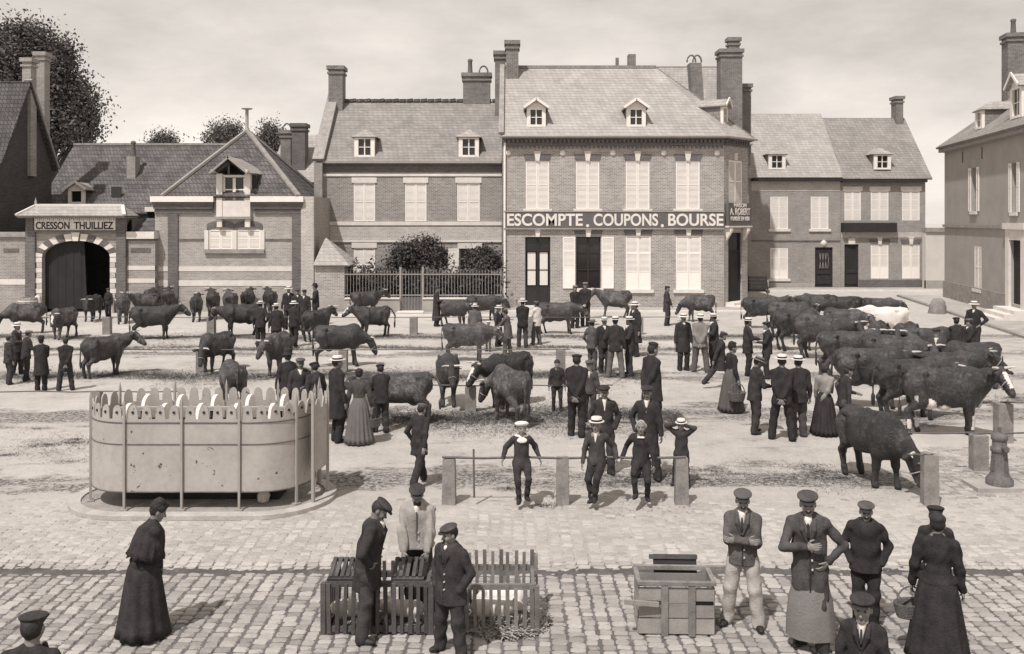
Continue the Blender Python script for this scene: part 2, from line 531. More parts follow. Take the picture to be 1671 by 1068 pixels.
        for ax in range(3):
            s0 = [slice(None)] * 3; s1 = [slice(None)] * 3
            s0[ax] = slice(0, n[ax] - 1); s1[ax] = slice(1, n[ax])
            A, B = S[tuple(s0)], S[tuple(s1)]
            e = np.argwhere(A != B)
            u, w = (ax + 1) % 3, (ax + 2) % 3
            ok = (e[:, u] > 0) & (e[:, w] > 0) & (e[:, u] < n[u] - 1) & (e[:, w] < n[w] - 1)
            e = e[ok]
            def cell(du, dw):
                q = e.copy(); q[:, u] -= du; q[:, w] -= dw
                return idx[q[:, 0], q[:, 1], q[:, 2]]
            q = np.stack([cell(1, 1), cell(0, 1), cell(0, 0), cell(1, 0)], 1)
            ins = A[e[:, 0], e[:, 1], e[:, 2]]
            q[~ins] = q[~ins][:, ::-1]
            Q.append(q)
        Q = np.concatenate(Q)
        ms = np.array([pr[6] for pr in s.p])
        if len(set(ms.tolist())) == 1: mi = np.full(len(Q), ms[0])
        else:
            best = np.full(len(V), 9.0); mv = np.zeros(len(V), int)
            for pr in s.p:
                d = s.ev(pr, V[:, 0], V[:, 1], V[:, 2])
                t = d < best
                best[t] = d[t]; mv[t] = pr[6]
            mi = mv[Q[:, 0]]
        return V, Q, mi

def join_shells(name, shells, mats):
    Vs, Qs, Ms, n = [], [], [], 0
    for V, Q, mi in shells:
        if len(V) == 0: continue
        Vs.append(V); Qs.append(Q + n); Ms.append(mi); n += len(V)
    return np_mesh(name, np.concatenate(Vs), np.concatenate(Qs), mats, np.concatenate(Ms))
# ------------------------------------------------------------------ ground, road of setts, gutter, pavements
def ground_material():
    m, nt, b = new_mat('market_ground')
    tc = nt.nodes.new('ShaderNodeTexCoord'); P = tc.outputs['Object']
    sp = nt.nodes.new('ShaderNodeSeparateXYZ'); nt.links.new(P, sp.inputs[0])
    big = noise(nt, P, 0.16, 5.0, 0.6); mid = noise(nt, P, 1.4, 8.0, 0.72); fin = noise(nt, P, 11.0, 8.0, 0.82)
    f = math_n(nt, 'ADD', math_n(nt, 'MULTIPLY', big.outputs[0], 0.28), math_n(nt, 'ADD', math_n(nt, 'MULTIPLY', mid.outputs[0], 0.34), math_n(nt, 'MULTIPLY', fin.outputs[0], 0.38)))
    sand = ramp(nt, [(0.35, 0.22), (0.45, 0.43), (0.60, 0.58)], f).outputs[0]
    # trodden litter and dung: scattered streaks, densest along the rails
    mp = nt.nodes.new('ShaderNodeMapping'); mp.inputs['Scale'].default_value = (0.45, 1.5, 1.0); nt.links.new(P, mp.inputs[0])
    lit = noise(nt, mp.outputs[0], 1.1, 8.0, 0.72, 0.3)
    band = None
    yw_ = math_n(nt, 'ADD', sp.outputs[1], math_n(nt, 'ADD', math_n(nt, 'MULTIPLY', math_n(nt, 'SUBTRACT', big.outputs[0], 0.5), 4.0), math_n(nt, 'MULTIPLY', math_n(nt, 'SUBTRACT', mid.outputs[0], 0.5), 2.2)))
    for y0, w in ((36.2, 1.0), (27.2, 1.1), (21.7, 1.3), (31.5, 0.7), (16.4, 0.9)):
        q = math_n(nt, 'DIVIDE', math_n(nt, 'SUBTRACT', yw_, y0), w)
        g = math_n(nt, 'MAXIMUM', math_n(nt, 'SUBTRACT', 1.0, math_n(nt, 'MULTIPLY', q, q)), 0.0)
        band = g if band is None else math_n(nt, 'ADD', band, g)
    amt = math_n(nt, 'ADD', math_n(nt, 'MULTIPLY', band, 0.23), lit.outputs[0])
    rg = nt.nodes.new('ShaderNodeMapRange'); rg.inputs['From Min'].default_value = 0.585; rg.inputs['From Max'].default_value = 0.72; nt.links.new(amt, rg.inputs[0])
    fm = nt.nodes.new('ShaderNodeMapRange'); fm.inputs['From Min'].default_value = 0.42; fm.inputs['From Max'].default_value = 0.56; nt.links.new(fin.outputs[0], fm.inputs[0])
    c = mixc(nt, math_n(nt, 'MULTIPLY', math_n(nt, 'MULTIPLY', rg.outputs[0], fm.outputs[0]), 0.95), sand, lin(0.065))
    nt.links.new(c, b.inputs['Base Color'])
    b.inputs['Roughness'].default_value = 0.97; b.inputs['Specular IOR Level'].default_value = 0.1
    bump(nt, b, math_n(nt, 'ADD', fin.outputs[0], math_n(nt, 'MULTIPLY', mid.outputs[0], 0.8)), 0.8, 0.05)
    return m

def sett_material(name, lo, hi):
    m, nt, b = new_mat(name)
    tc = nt.nodes.new('ShaderNodeTexCoord'); ge = nt.nodes.new('ShaderNodeNewGeometry'); oi = nt.nodes.new('ShaderNodeObjectInfo')
    r = math_n(nt, 'FRACT', math_n(nt, 'ADD', ge.outputs['Random Per Island'], math_n(nt, 'MULTIPLY', oi.outputs['Random'], 7.31)))
    n1 = noise(nt, ge.outputs['Position'], 22.0, 5.0, 0.7); n2 = noise(nt, ge.outputs['Position'], 1.1, 5.0, 0.6)
    f = math_n(nt, 'ADD', math_n(nt, 'MULTIPLY', r, 0.34), math_n(nt, 'ADD', math_n(nt, 'MULTIPLY', n1.outputs[0], 0.4), math_n(nt, 'MULTIPLY', n2.outputs[0], 0.4)))
    nt.links.new(ramp(nt, [(0.3, lo), (0.85, hi)], f).outputs[0], b.inputs['Base Color'])
    b.inputs['Roughness'].default_value = 0.85; b.inputs['Specular IOR Level'].default_value = 0.25
    bump(nt, b, n1.outputs[0], 0.6, 0.02)
    return m
M_ground = ground_material()
M_sett = sett_material('sett', 0.20, 0.48)
M_sett2 = sett_material('sett_worn', 0.28, 0.52)
M_joint = plain('joint_soil', 0.13, 0.4, 2.5, 0.95, 0.5, 40.0)
M_pave = brickmat('paving', 0.44, 0.36, 0.26, 0.5, 0.4, 0.02, 0.25)

GUT = 12.12
def gz(y):
    """height of the bed under the setts; the open market ground is z = 0"""
    if y >= 15.3: return 0.0
    if y >= GUT + 0.3: return -0.012 * (15.3 - y) / (15.3 - GUT)
    return -0.03

ys = [-40, 0, 6, 9, 11, GUT, GUT + 0.299, GUT + 0.301, 13.5, 15.3, 20, 40, 70, 150, 400, 1200]
xs = [-1200, -300, -80, -30, -10, 0, 10, 30, 80, 300, 1200]
V = [(x, y, gz(y)) for y in ys for x in xs]
nx = len(xs)
b = MB(); b.add(V, [(j * nx + i, j * nx + i + 1, (j + 1) * nx + i + 1, (j + 1) * nx + i) for j in range(len(ys) - 1) for i in range(nx - 1)])
tag(b.build('ground', M_ground), 'pale trodden earth of the market square', 'ground', kind='structure')

# road of setts: courses run away from the lens, every sett a block of its own
road = tag(empty('cobbled_road', (0, 0, 0)), 'road of worn stone setts along the front of the market', 'road', kind='structure')
bed = MB(); bed.add([(-30, 2, -0.010), (30, 2, -0.010), (30, GUT - 0.2, -0.010), (-30, GUT - 0.2, -0.010)], [(0, 1, 2, 3)]); bed.build('sett_bed', M_joint, road)
rs = random.Random(3)
setts = []
def add_setts(x0, x1, y0, y1, ztop, proud, inside=None, w=0.172):
    x = x0
    while x < x1:
        ww = w * rs.uniform(0.86, 1.14)
        y = y0 + rs.uniform(0, 0.1)
        while y < y1:
            ll = rs.uniform(0.095, 0.145)
            xc, yc = x + ww / 2 + rs.uniform(-.014, .014), y + ll / 2
            if (inside is None or inside(xc, yc)) and abs(xc) < 0.62 * yc + 0.4:
                setts.append((xc, yc, ztop(yc) + rs.uniform(-0.006, 0.006), ww - rs.uniform(0.010, 0.030), ll - rs.uniform(0.008, 0.022), rs.uniform(-0.12, 0.12), proud))
            y += ll
        x += ww
def dip(y): return -0.030 * max(0.0, 1 - abs(y - GUT + 0.05) / 0.28)
add_setts(-8.5, 8.5, 9.0, GUT - 0.02, lambda y: 0.002 + dip(y), 0.03)
add_setts(-9.5, 9.5, GUT + 0.0, 15.1, lambda y: 0.003 + dip(y) - 0.006, 0.012)
add_setts(6.8, 13.5, 15.12, 18.6, lambda y: 0.012, 0.02, lambda x, y: x > 6.9 + (y - 15) * 0.42 + 0.15 * math.sin(y * 3))
TPL = []
for q in range(6):
    rq = random.Random(q)
    j = lambda a: rq.uniform(-a, a)
    t = [(-.34, -.5), (.34, -.5), (.5, -.32), (.5, .32), (.34, .5), (-.34, .5), (-.5, .32), (-.5, -.32)]
    V = [(x + j(.03), y + j(.04), -1.0) for x, y in t] + [(x * 0.98 + j(.03), y * 0.98 + j(.04), -0.22) for x, y in t] + [(x * 0.86 + j(.03), y * 0.82 + j(.04), 0.0 + j(.08)) for x, y in t]
    V.append((0, 0, 0.08)); F = [(16 + i, 16 + (i + 1) % 8, 24) for i in range(8)]
    for k in (0, 8):
        for i in range(8): F += [(k + i, k + (i + 1) % 8, k + 8 + (i + 1) % 8), (k + i, k + 8 + (i + 1) % 8, k + 8 + i)]
    TPL.append((np.array(V), np.array(F)))
tpl_me = [np_mesh('sett', v * (1, 1, 0.05), f, M_sett, smooth=False) for v, f in TPL]
def seen(s):
    px = CXP + FPX * s[0] / s[1]; py = HZN + FPX * CAMZ / s[1]
    return 0 < px < 1671 and 940 < py < 1068
big = sorted([i for i, s in enumerate(setts) if seen(s)], key=lambda i: setts[i][1])[:300]
bigset = set(big)
for i in big:
    s = setts[i]
    mesh_obj('sett', tpl_me[i % 6], road, (s[0], s[1], s[2]), (0, 0, s[5]), (s[3], s[4], 1.0))
for nm, mt, sel in (('sett_mass', M_sett, lambda s: s[1] < GUT), ('worn_sett_mass', M_sett2, lambda s: GUT <= s[1] < 15.11), ('side_sett_mass', M_sett, lambda s: s[1] >= 15.11)):
    Vs, Fs, n = [], [], 0
    for i, s in enumerate(setts):
        if i in bigset or not sel(s): continue
        v, f = TPL[i % 6]
        c_, s_ = math.cos(s[5]), math.sin(s[5])
        lx_, ly_ = v[:, 0] * s[3], v[:, 1] * s[4]
        Vs.append(np.stack([s[0] + lx_ * c_ - ly_ * s_, s[1] + lx_ * s_ + ly_ * c_, s[2] + v[:, 2] * 0.05], 1)); Fs.append(f + n); n += 25
    o = mesh_obj(nm, np_mesh(nm, np.concatenate(Vs), np.concatenate(Fs), mt, smooth=False), road); o['kind'] = 'stuff'
b = MB(); n = 360; V = []
for k in range(n + 1):
    x = -9 + k * 18.0 / n
    for j in range(9):
        y = GUT - 0.30 + j * 0.06; w_ = max(0.0, 1 - abs(y - GUT + 0.05) / 0.2)
        V.append((x, y, -0.034 + 0.024 * w_ + rs.uniform(-0.006, 0.008) + 0.006 * math.sin(x * 3.1 + y * 9)))
b.add(V, [(9 * k + j, 9 * k + j + 9, 9 * k + j + 10, 9 * k + j + 1) for k in range(n) for j in range(8)], 0, True)
b.build('gutter', plain('gutter_mud', 0.10, 0.5, 3.0, 0.8, 0.6, 30.0), road)

# pavements with kerbs along the houses
pv = tag(empty('pavement', (0, 0, 0)), 'raised stone pavement along the far houses', 'pavement', kind='structure')
for nm, a, c, y0, y1 in (('kerb', X(512, 45), X(819, 45), 44.0, 44.2), ('paving', X(512, 45), X(819, 45), 44.2, 45.48), ('kerb', X(822.5, 47) , 13.6, 46.0, 46.2), ('paving', X(822.5, 47), 13.6, 46.2, 47.98),
                         ('kerb', X(1190, 60), X(1560, 60), 59.6, 59.8), ('paving', X(1190, 60), X(1560, 60), 59.8, 61.9)):
    MB().box(a, c, y0, y1, 0.0, 0.09 if nm == 'kerb' else 0.085).build(nm, M_stone if nm == 'kerb' else M_pave, pv)
pv2 = tag(empty('pavement', (25.55, 54.3, 0), math.atan2(-11.7, -2.0)), 'stone pavement running beside the right-hand corner house', 'pavement', kind='structure')
MB().box(-1, 30, -2.2, -0.02, 0.0, 0.08).build('paving', M_pave, pv2)
for k in range(24): MB().box(-1 + k * 1.3, -1 + k * 1.3 + 1.27, -2.45, -2.202, 0.0, 0.1).build('kerb_stone', M_stone_d, pv2)
# light channel stones by the hydrant
ch = tag(empty('channel', (0, 0, 0)), 'line of pale channel stones running past the cast-iron hydrant', 'kerb', kind='structure')
for k in range(10):
    x, y = 8.35 + k * 0.40, 16.95 - k * 0.33
    MB().bar((x, y, 0.012), (x + 0.37, y - 0.305, 0.012), 0.34, 0.05).build('channel_stone', M_stone_d, ch)

# loose straw and litter trodden along the rails
def blades(name, n, region, size, mt, parent=None, seed=1, zmax=0.03):
    r = np.random.default_rng(seed)
    P = region(r, n)
    a = r.uniform(0, 2 * np.pi, n); L = size * r.uniform(0.5, 1.4, n); w = size * 0.10 * r.uniform(0.6, 1.6, n); dz = r.uniform(-0.3, 0.5, n) * L
    dx, dy = np.cos(a) * L / 2, np.sin(a) * L / 2
    ox, oy = -np.sin(a) * w / 2, np.cos(a) * w / 2
    z = P[:, 2] + r.uniform(0.004, zmax, n)
    V = np.empty((n, 4, 3))
    for k, (s, o) in enumerate(((-1, -1), (1, -1), (1, 1), (-1, 1))):
        V[:, k, 0] = P[:, 0] + s * dx + o * ox; V[:, k, 1] = P[:, 1] + s * dy + o * oy; V[:, k, 2] = np.maximum(z + s * dz / 2, 0.003)
    o = mesh_obj(name, np_mesh(name, V.reshape(-1, 3), np.arange(n * 4).reshape(n, 4), mt, smooth=False), parent)
    o['kind'] = 'stuff'
    return o
def strips(r, n):
    rows = np.array([(36.1, 0.55, -22, 12), (27.1, 0.6, -15, 4), (21.6, 0.7, -9, 4), (33.0, 0.4, -20, 10)])
    k = r.integers(0, len(rows), n); q = rows[k]
    x = q[:, 2] + (q[:, 3] - q[:, 2]) * r.random(n)
    y = q[:, 0] + q[:, 1] * r.normal(0, 0.6, n) + 0.3 * np.sin(x * 0.9)
    keep = 0.5 + 0.5 * np.sin(x * 1.1 + k * 2) + r.random(n) * 0.7
    y = np.where(keep < 0.45, y + r.normal(0, 1.0, n), y)
    return np.stack([x, y, np.zeros(n)], 1)
M_litter = plain('litter', 0.075, 0.7, 3.0, 0.95, 0.0)
o = blades('straw_litter', 60000, strips, 0.10, M_litter, None, 5, 0.05)
tag(o, 'dark trampled straw and dung along the far tethering rails', 'straw')
def patches(r, n):
    rows = np.array([(16.4, 0.9, -1, 6), (18.6, 1.3, -11, -6.2), (23.5, 0.6, 10, 16), (20.3, 0.7, -3, 3)])
    k = r.integers(0, len(rows), n); q = rows[k]
    c = r.integers(0, 40, n); rc = np.random.default_rng(4); cx = rc.random((4, 40)); cy = rc.normal(0, 0.6, (4, 40)); cr = rc.uniform(0.1, 0.5, (4, 40))
    x = q[:, 2] + (q[:, 3] - q[:, 2]) * cx[k, c] + r.normal(0, 1, n) * cr[k, c]; y = q[:, 0] + q[:, 1] * cy[k, c] + r.normal(0, 0.6, n) * cr[k, c]
    return np.stack([x, y, np.zeros(n)], 1)
o = blades('straw_litter', 26000, patches, 0.05, M_litter, None, 6, 0.014)
tag(o, 'scattered bits of straw and dung on the open ground nearer the lens', 'straw')
# ------------------------------------------------------------------ building kit: local frame, facade in the plane y = 0 facing -y
def facade(root, name, x0, x1, z0, z1, ops, mt, reveal=0.22, depth=None, y=0.0):
    """front wall with real openings, reveals, side walls and back"""
    b = MB()
    xs = sorted({x0, x1, *[o[0] for o in ops], *[o[1] for o in ops]})
    zs = sorted({z0, z1, *[o[2] for o in ops], *[o[3] for o in ops]})
    for i in range(len(xs) - 1):
        for j in range(len(zs) - 1):
            cx, cz = (xs[i] + xs[i + 1]) / 2, (zs[j] + zs[j + 1]) / 2
            if any(o[0] < cx < o[1] and o[2] < cz < o[3] for o in ops): continue
            b.add([(xs[i], y, zs[j]), (xs[i + 1], y, zs[j]), (xs[i + 1], y, zs[j + 1]), (xs[i], y, zs[j + 1])], [(0, 1, 2, 3)])
    for a, c, e, f in ops:
        r = y + reveal
        b.add([(a, y, e), (a, r, e), (a, r, f), (a, y, f)], [(0, 3, 2, 1)])
        b.add([(c, y, e), (c, r, e), (c, r, f), (c, y, f)], [(0, 1, 2, 3)])
        b.add([(a, y, f), (c, y, f), (c, r, f), (a, r, f)], [(0, 1, 2, 3)])
        b.add([(a, y, e), (c, y, e), (c, r, e), (a, r, e)], [(3, 2, 1, 0)])
    if depth:
        b.add([(x0, y, z0), (x0, y + depth, z0), (x0, y + depth, z1), (x0, y, z1)], [(3, 2, 1, 0)])
        b.add([(x1, y, z0), (x1, y + depth, z0), (x1, y + depth, z1), (x1, y, z1)], [(0, 1, 2, 3)])
        b.add([(x0, y + depth, z0), (x1, y + depth, z0), (x1, y + depth, z1), (x0, y + depth, z1)], [(3, 2, 1, 0)])
    return b.build(name, mt, root)

SHUT = {}
def shutter_mesh(w, h, solid):
    key = (round(w, 2), round(h, 2), round(solid, 2))
    if key in SHUT: return SHUT[key]
    b = MB(); st = 0.055
    b.box(0, st, -0.02, 0.02, 0, h); b.box(w - st, w, -0.02, 0.02, 0, h)
    zs = [0, h * solid, h * (0.5 + solid / 2), h - 0.07] if solid else [0, h * 0.5, h - 0.07]
    for z in zs: b.box(st, w - st, -0.02, 0.02, z, z + 0.07)
    if solid: b.box(st, w - st, -0.008, 0.008, 0.07, h * solid)
    z = (h * solid if solid else 0) + 0.09
    while z < h - 0.09:
        b.add([(st, -0.015, z), (w - st, -0.015, z), (w - st, 0.012, z + 0.05), (st, 0.012, z + 0.05)], [(0, 1, 2, 3)])
        z += 0.062
    SHUT[key] = b.mesh('shutter', M_shut)
    return SHUT[key]

def window(root, x0, x1, z0, z1, shut='closed', solid=0.0, sill=True, head='key', frame=None, y=0.0, light=None, label=None):
    """recessed casement (frame + glass) with shutters, sill and lintel as sub-parts"""
    w, h = x1 - x0, z1 - z0
    b = MB(); yf = y + 0.14; fr = 0.06
    b.box(x0, x0 + fr, yf, yf + 0.06, z0, z1); b.box(x1 - fr, x1, yf, yf + 0.06, z0, z1)
    b.box(x0 + fr, x1 - fr, yf, yf + 0.06, z0, z0 + fr); b.box(x0 + fr, x1 - fr, yf, yf + 0.06, z1 - fr, z1)
    xm = (x0 + x1) / 2
    b.box(xm - 0.04, xm + 0.04, yf - 0.01, yf + 0.05, z0 + fr, z1 - fr)
    for t in (0.36, 0.7): b.box(x0 + fr, x1 - fr, yf + 0.005, yf + 0.045, z0 + h * t - 0.02, z0 + h * t + 0.02)
    wn_ = b.build('window', frame or M_white, root)
    if label: wn_['label'] = label
    box_part('pane', light or M_glass, wn_, x0, x1, yf + 0.065, yf + 0.08, z0, z1)
    if shut == 'closed':
        me = shutter_mesh(w / 2 - 0.01, h - 0.01, solid)
        for k in range(2):
            mesh_obj('shutter', me, wn_, (x0 + 0.005 + k * w / 2, y + 0.03, z0 + 0.005))
    elif shut == 'open':
        me = shutter_mesh(w / 2, h, solid)
        for xx in (x0 - w / 2 - 0.05, x1 + 0.05): mesh_obj('shutter', me, wn_, (xx, y - 0.035, z0))
    elif shut == 'left':
        mesh_obj('shutter', shutter_mesh(w / 2, h, solid), wn_, (x0 - w / 2 - 0.04, y - 0.035, z0))
    if sill: box_part('sill', M_stone, wn_, x0 - 0.14, x1 + 0.14, y - 0.10, y + 0.15, z0 - 0.17, z0 - 0.003)
    if head == 'key':
        b = MB(); b.prism([(xm - 0.10, z1 + 0.004), (xm + 0.10, z1 + 0.004), (xm + 0.16, z1 + 0.42), (xm - 0.16, z1 + 0.42)], y - 0.07, y + 0.02)
        b.box(xm - 0.19, xm + 0.19, y - 0.09, y + 0.02, z1 + 0.425, z1 + 0.5)
        b.build('keystone', M_stone, wn_)
        for s in (-1, 1):
            b = MB(); b.prism([(xm + s * 0.12, z1 + 0.006), (xm + s * (w / 2 + 0.02), z1 + 0.006), (xm + s * (w / 2 + 0.12), z1 + 0.34), (xm + s * 0.16, z1 + 0.34)][::s], y - 0.03, y + 0.02)
            b.build('lintel', M_brick_dark, wn_)
    elif head == 'block':
        box_part('lintel', M_stone, wn_, x0 - 0.10, x1 + 0.10, y - 0.05, y + 0.1, z1 + 0.004, z1 + 0.30)
    return wn_

def slab(b, quad, t=0.12, m=0):
    """roof plane with thickness"""
    P = [Vector(p) for p in quad]
    n = (P[1] - P[0]).cross(P[2] - P[0]).normalized()
    if n.z < 0: P = P[::-1]; n = -n
    k = len(P)
    v = P + [p - n * t for p in P]
    f = [tuple(range(k)), tuple(range(2 * k - 1, k - 1, -1))] + [(i, i + k, (i + 1) % k + k, (i + 1) % k) for i in range(k)]
    b.add(v, [q[::-1] if i >= 2 else q for i, q in enumerate(f)], m)

def dormer(root, xc, y0, z0, w, h, run, style='gable', cheek=None, boarded=False):
    """roof dormer: y0 = its front plane, run = depth back into the roof"""
    cheek = cheek or M_slate
    b = MB(); fr = w * 0.2
    b.box(xc - w / 2, xc - w / 2 + fr, y0 - 0.05, y0 + 0.1, z0, z0 + h); b.box(xc + w / 2 - fr, xc + w / 2, y0 - 0.05, y0 + 0.1, z0, z0 + h)
    b.box(xc - w / 2 + fr, xc + w / 2 - fr, y0 - 0.05, y0 + 0.1, z0 + h - 0.12, z0 + h); b.box(xc - w / 2 + fr, xc + w / 2 - fr, y0 - 0.07, y0 + 0.1, z0, z0 + 0.12)
    dm = b.build('dormer', M_white, root)
    x0, x1 = xc - w / 2 + fr, xc + w / 2 - fr
    box_part('pane', M_hole if boarded else M_glass, dm, x0, x1, y0 + 0.06, y0 + 0.08, z0 + 0.12, z0 + h - 0.12)
    if not boarded:
        b = MB(); b.box(xc - 0.03, xc + 0.03, y0 + 0.02, y0 + 0.055, z0 + 0.12, z0 + h - 0.12)
        b.box(x0, xc - 0.03, y0 + 0.02, y0 + 0.055, z0 + h * 0.5 - 0.02, z0 + h * 0.5 + 0.02); b.box(xc + 0.03, x1, y0 + 0.02, y0 + 0.055, z0 + h * 0.5 - 0.02, z0 + h * 0.5 + 0.02)
        b.build('glazing_bar', M_white, dm)
    for s in (-1, 1):
        xx = xc + s * (w / 2 - 0.04)
        box_part('cheek', cheek, dm, xx - 0.03, xx + 0.03, y0 + 0.11, y0 + run, z0 - 0.05, z0 + h - 0.02)
    b = MB(); rz = w * 0.42; o = 0.16
    if style == 'gable':
        slab(b, [(xc - w / 2 - o, y0 - 0.25, z0 + h - 0.03), (xc, y0 - 0.25, z0 + h + rz), (xc, y0 + run + 0.6, z0 + h + rz), (xc - w / 2 - o, y0 + run, z0 + h - 0.03)], 0.07)
        slab(b, [(xc + w / 2 + o, y0 - 0.25, z0 + h - 0.03), (xc, y0 - 0.25, z0 + h + rz), (xc, y0 + run + 0.6, z0 + h + rz), (xc + w / 2 + o, y0 + run, z0 + h - 0.03)], 0.07)
        g = MB(); g.prism([(xc - w / 2, z0 + h + 0.002), (xc + w / 2, z0 + h + 0.002), (xc, z0 + h + rz - 0.06)], y0 - 0.03, y0 + 0.06); g.build('gable_board', M_white, dm)
    else:
        hy = y0 + w * 0.5
        slab(b, [(xc - w / 2 - o, y0 - o, z0 + h), (xc + w / 2 + o, y0 - o, z0 + h), (xc, hy, z0 + h + rz)], 0.06)
        slab(b, [(xc - w / 2 - o, y0 - o, z0 + h), (xc, hy, z0 + h + rz), (xc, y0 + run + 0.6, z0 + h + rz), (xc - w / 2 - o, y0 + run, z0 + h)], 0.06)
        slab(b, [(xc + w / 2 + o, y0 - o, z0 + h), (xc, hy, z0 + h + rz), (xc, y0 + run + 0.6, z0 + h + rz), (xc + w / 2 + o, y0 + run, z0 + h)], 0.06)
    b.build('dormer_roof', M_slate_l, dm)
    if style == 'gable':
        b = MB(); b.bar((xc - w / 2 - o, y0 - 0.27, z0 + h - 0.02), (xc, y0 - 0.27, z0 + h + rz + 0.02), 0.05, 0.13); b.bar((xc + w / 2 + o, y0 - 0.27, z0 + h - 0.02), (xc, y0 - 0.27, z0 + h + rz + 0.02), 0.05, 0.13); b.build('bargeboard', M_white, dm)
    return dm

def chimney(root, x0, x1, y0, y1, z0, z1, mt=None, pots=0, lean=0.0, rings=0, cap=True):
    b = MB()
    v = [(x0, y0, z0), (x1, y0, z0), (x1, y1, z0), (x0, y1, z0)]
    v += [(x + lean, y, z1) for x, y, _ in v]
    b.add(v, [(4, 5, 6, 7), (0, 1, 5, 4), (1, 2, 6, 5), (2, 3, 7, 6), (3, 0, 4, 7)])
    c = b.build('chimney', mt or M_brick_chim, root)
    if cap:
        k = MB(); o = 0.07
        k.box(x0 + lean - o, x1 + lean + o, y0 - o, y1 + o, z1 - 0.42, z1 - 0.3); k.box(x0 + lean - o * 1.5, x1 + lean + o * 1.5, y0 - o * 1.5, y1 + o * 1.5, z1 - 0.16, z1 + 0.06)
        k.build('chimney_cap', mt or M_brick_chim, c)
    n = pots + rings
    for i in range(n):
        xx = x0 + lean + (i + 0.5) * (x1 - x0) / n; ym = (y0 + y1) / 2
        if i < pots:
            MB().lathe([(0.16, 0.06), (0.14, 0.3), (0.12, 0.75), (0.15, 0.8), (0.15, 0.9), (0.05, 0.95)], 10, 0, (xx, ym, z1)).build('chimney_pot', M_brick_dark, c)
        else:
            pts = [(xx + 0.26 * math.cos(t), ym, z1 + 0.1 + 0.42 * math.sin(t)) for t in np.linspace(0, math.pi, 10)]
            MB().tube(pts, 0.055, 6).build('chimney_pot', M_brick_dark, c)
    return c

def coping(root, name, mt, pts, w=0.5, t=0.14):
    """coping along a sloping gable parapet: pts are (y, z) at x = root.x given per point (x, y, z)"""
    b = MB()
    for a, c in zip(pts[:-1], pts[1:]): b.bar(a, c, w, t, up=(0, 0, 1))
    return b.build(name, mt, root)

# ------------------------------------------------------------------ the bank building
d = 48.0
bank = tag(empty('bank_house', (0, d, 0)), 'two-storey brick corner bank with long lettered sign board under its upper windows', 'building')
lx = lambda p: X(p, 48.0)
lz = lambda p: Z(p, 48.0)
bx0, bx1, bze = lx(820), lx(1181), 8.95
ops = []
up = [(858, 896), (940, 978), (1021, 1060), (1103, 1142)]
for a, c in up: ops.append((lx(a), lx(c), lz(341), lz(263)))
ops.append((lx(857), lx(898), 0.16, lz(387)))
ops.append((lx(940), lx(980), lz(471), lz(387)))
for a, c in up[2:]: ops.append((lx(a), lx(c + 2), lz(473), lz(385)))
facade(bank, 'wall', bx0, bx1, 0.0, bze, ops, M_brick_bank)
for a, c, e, f in ops[:4]: window(bank, a, c, e, f, 'closed')
for a, c, e, f in ops[6:]: window(bank, a, c, e, f, 'closed', 0.32)
a, c, e, f = ops[5]
window(bank, a, c, e, f, 'open', 0.42, frame=M_dkwood, label='open dark shop window with both shutters folded back')
# glazed double door
a, c, e, f = ops[4]
b = MB(); zt = lz(411); xm = (a + c) / 2
b.box(a, a + 0.08, 0.12, 0.2, e, f); b.box(c - 0.08, c, 0.12, 0.2, e, f); b.box(a + 0.08, c - 0.08, 0.12, 0.2, f - 0.08, f); b.box(a + 0.08, c - 0.08, 0.1, 0.2, zt, zt + 0.1)
b.box(xm - 0.06, xm + 0.06, 0.11, 0.19, e, f - 0.08); b.box(a + 0.08, xm - 0.06, 0.13, 0.18, e, lz(468)); b.box(xm + 0.06, c - 0.08, 0.13, 0.18, e, lz(468))
dr = b.build('door', M_dkwood, bank); dr['label'] = 'dark double door with pale curtained panes'
for q in (0, 1):
    x0_, x1_ = (a + 0.08, xm - 0.06) if q == 0 else (xm + 0.06, c - 0.08)
    box_part('curtain', M_shirt, dr, x0_ + 0.05, x1_ - 0.05, 0.165, 0.175, lz(466), zt - 0.04)
    box_part('pane', M_glass, dr, x0_, x1_, 0.20, 0.21, zt + 0.1, f - 0.08)
    box_part('glazing_bar', M_dkwood, dr, x0_, x1_, 0.14, 0.16, lz(441) - 0.02, lz(441) + 0.02)
box_part('doorstep', M_stone, bank, a - 0.2, c + 0.2, -0.45, 0.1, 0.0, 0.15)
MB().prism([(xm - 0.1, f + 0.004), (xm + 0.1, f + 0.004), (xm + 0.15, f + 0.45), (xm - 0.15, f + 0.45)], -0.07, 0.02).build('keystone', M_stone, bank)
# splayed corner, side and back walls
ccx, ccy = 12.75, 1.75
L = math.hypot(ccx - bx1, ccy)
corner = empty('corner_front', (bx1, 0, 0), math.atan2(ccy, ccx - bx1), bank)
cops = [(0.45, 1.85, 0.3, 3.95), (0.5, 1.85, lz(331), lz(261))]
facade(corner, 'wall', 0, L, 0, bze, cops, M_brick_bank)
b = MB(); b.box(0.45, 0.6, 0.1, 0.16, 0.3, 3.95); b.box(1.7, 1.85, 0.1, 0.16, 0.3, 3.95); b.box(0.6, 1.7, 0.13, 0.18, 0.3, 2.9); b.box(0.6, 1.7, 0.1, 0.17, 2.9, 3.0)
b.build('door', M_door, corner)
box_part('pane', M_glass, corner, 0.6, 1.7, 0.16, 0.17, 3.0, 3.95)
for k in range(2): mesh_obj('shutter', shutter_mesh(0.67, lz(261) - lz(331), 0.0), corner, (0.505 + k * 0.675, 0.03, lz(331)))
MB().prism([(1.07, lz(260)), (1.27, lz(260)), (1.31, lz(248)), (1.03, lz(248))], -0.07, 0.02).build('keystone', M_stone, corner)
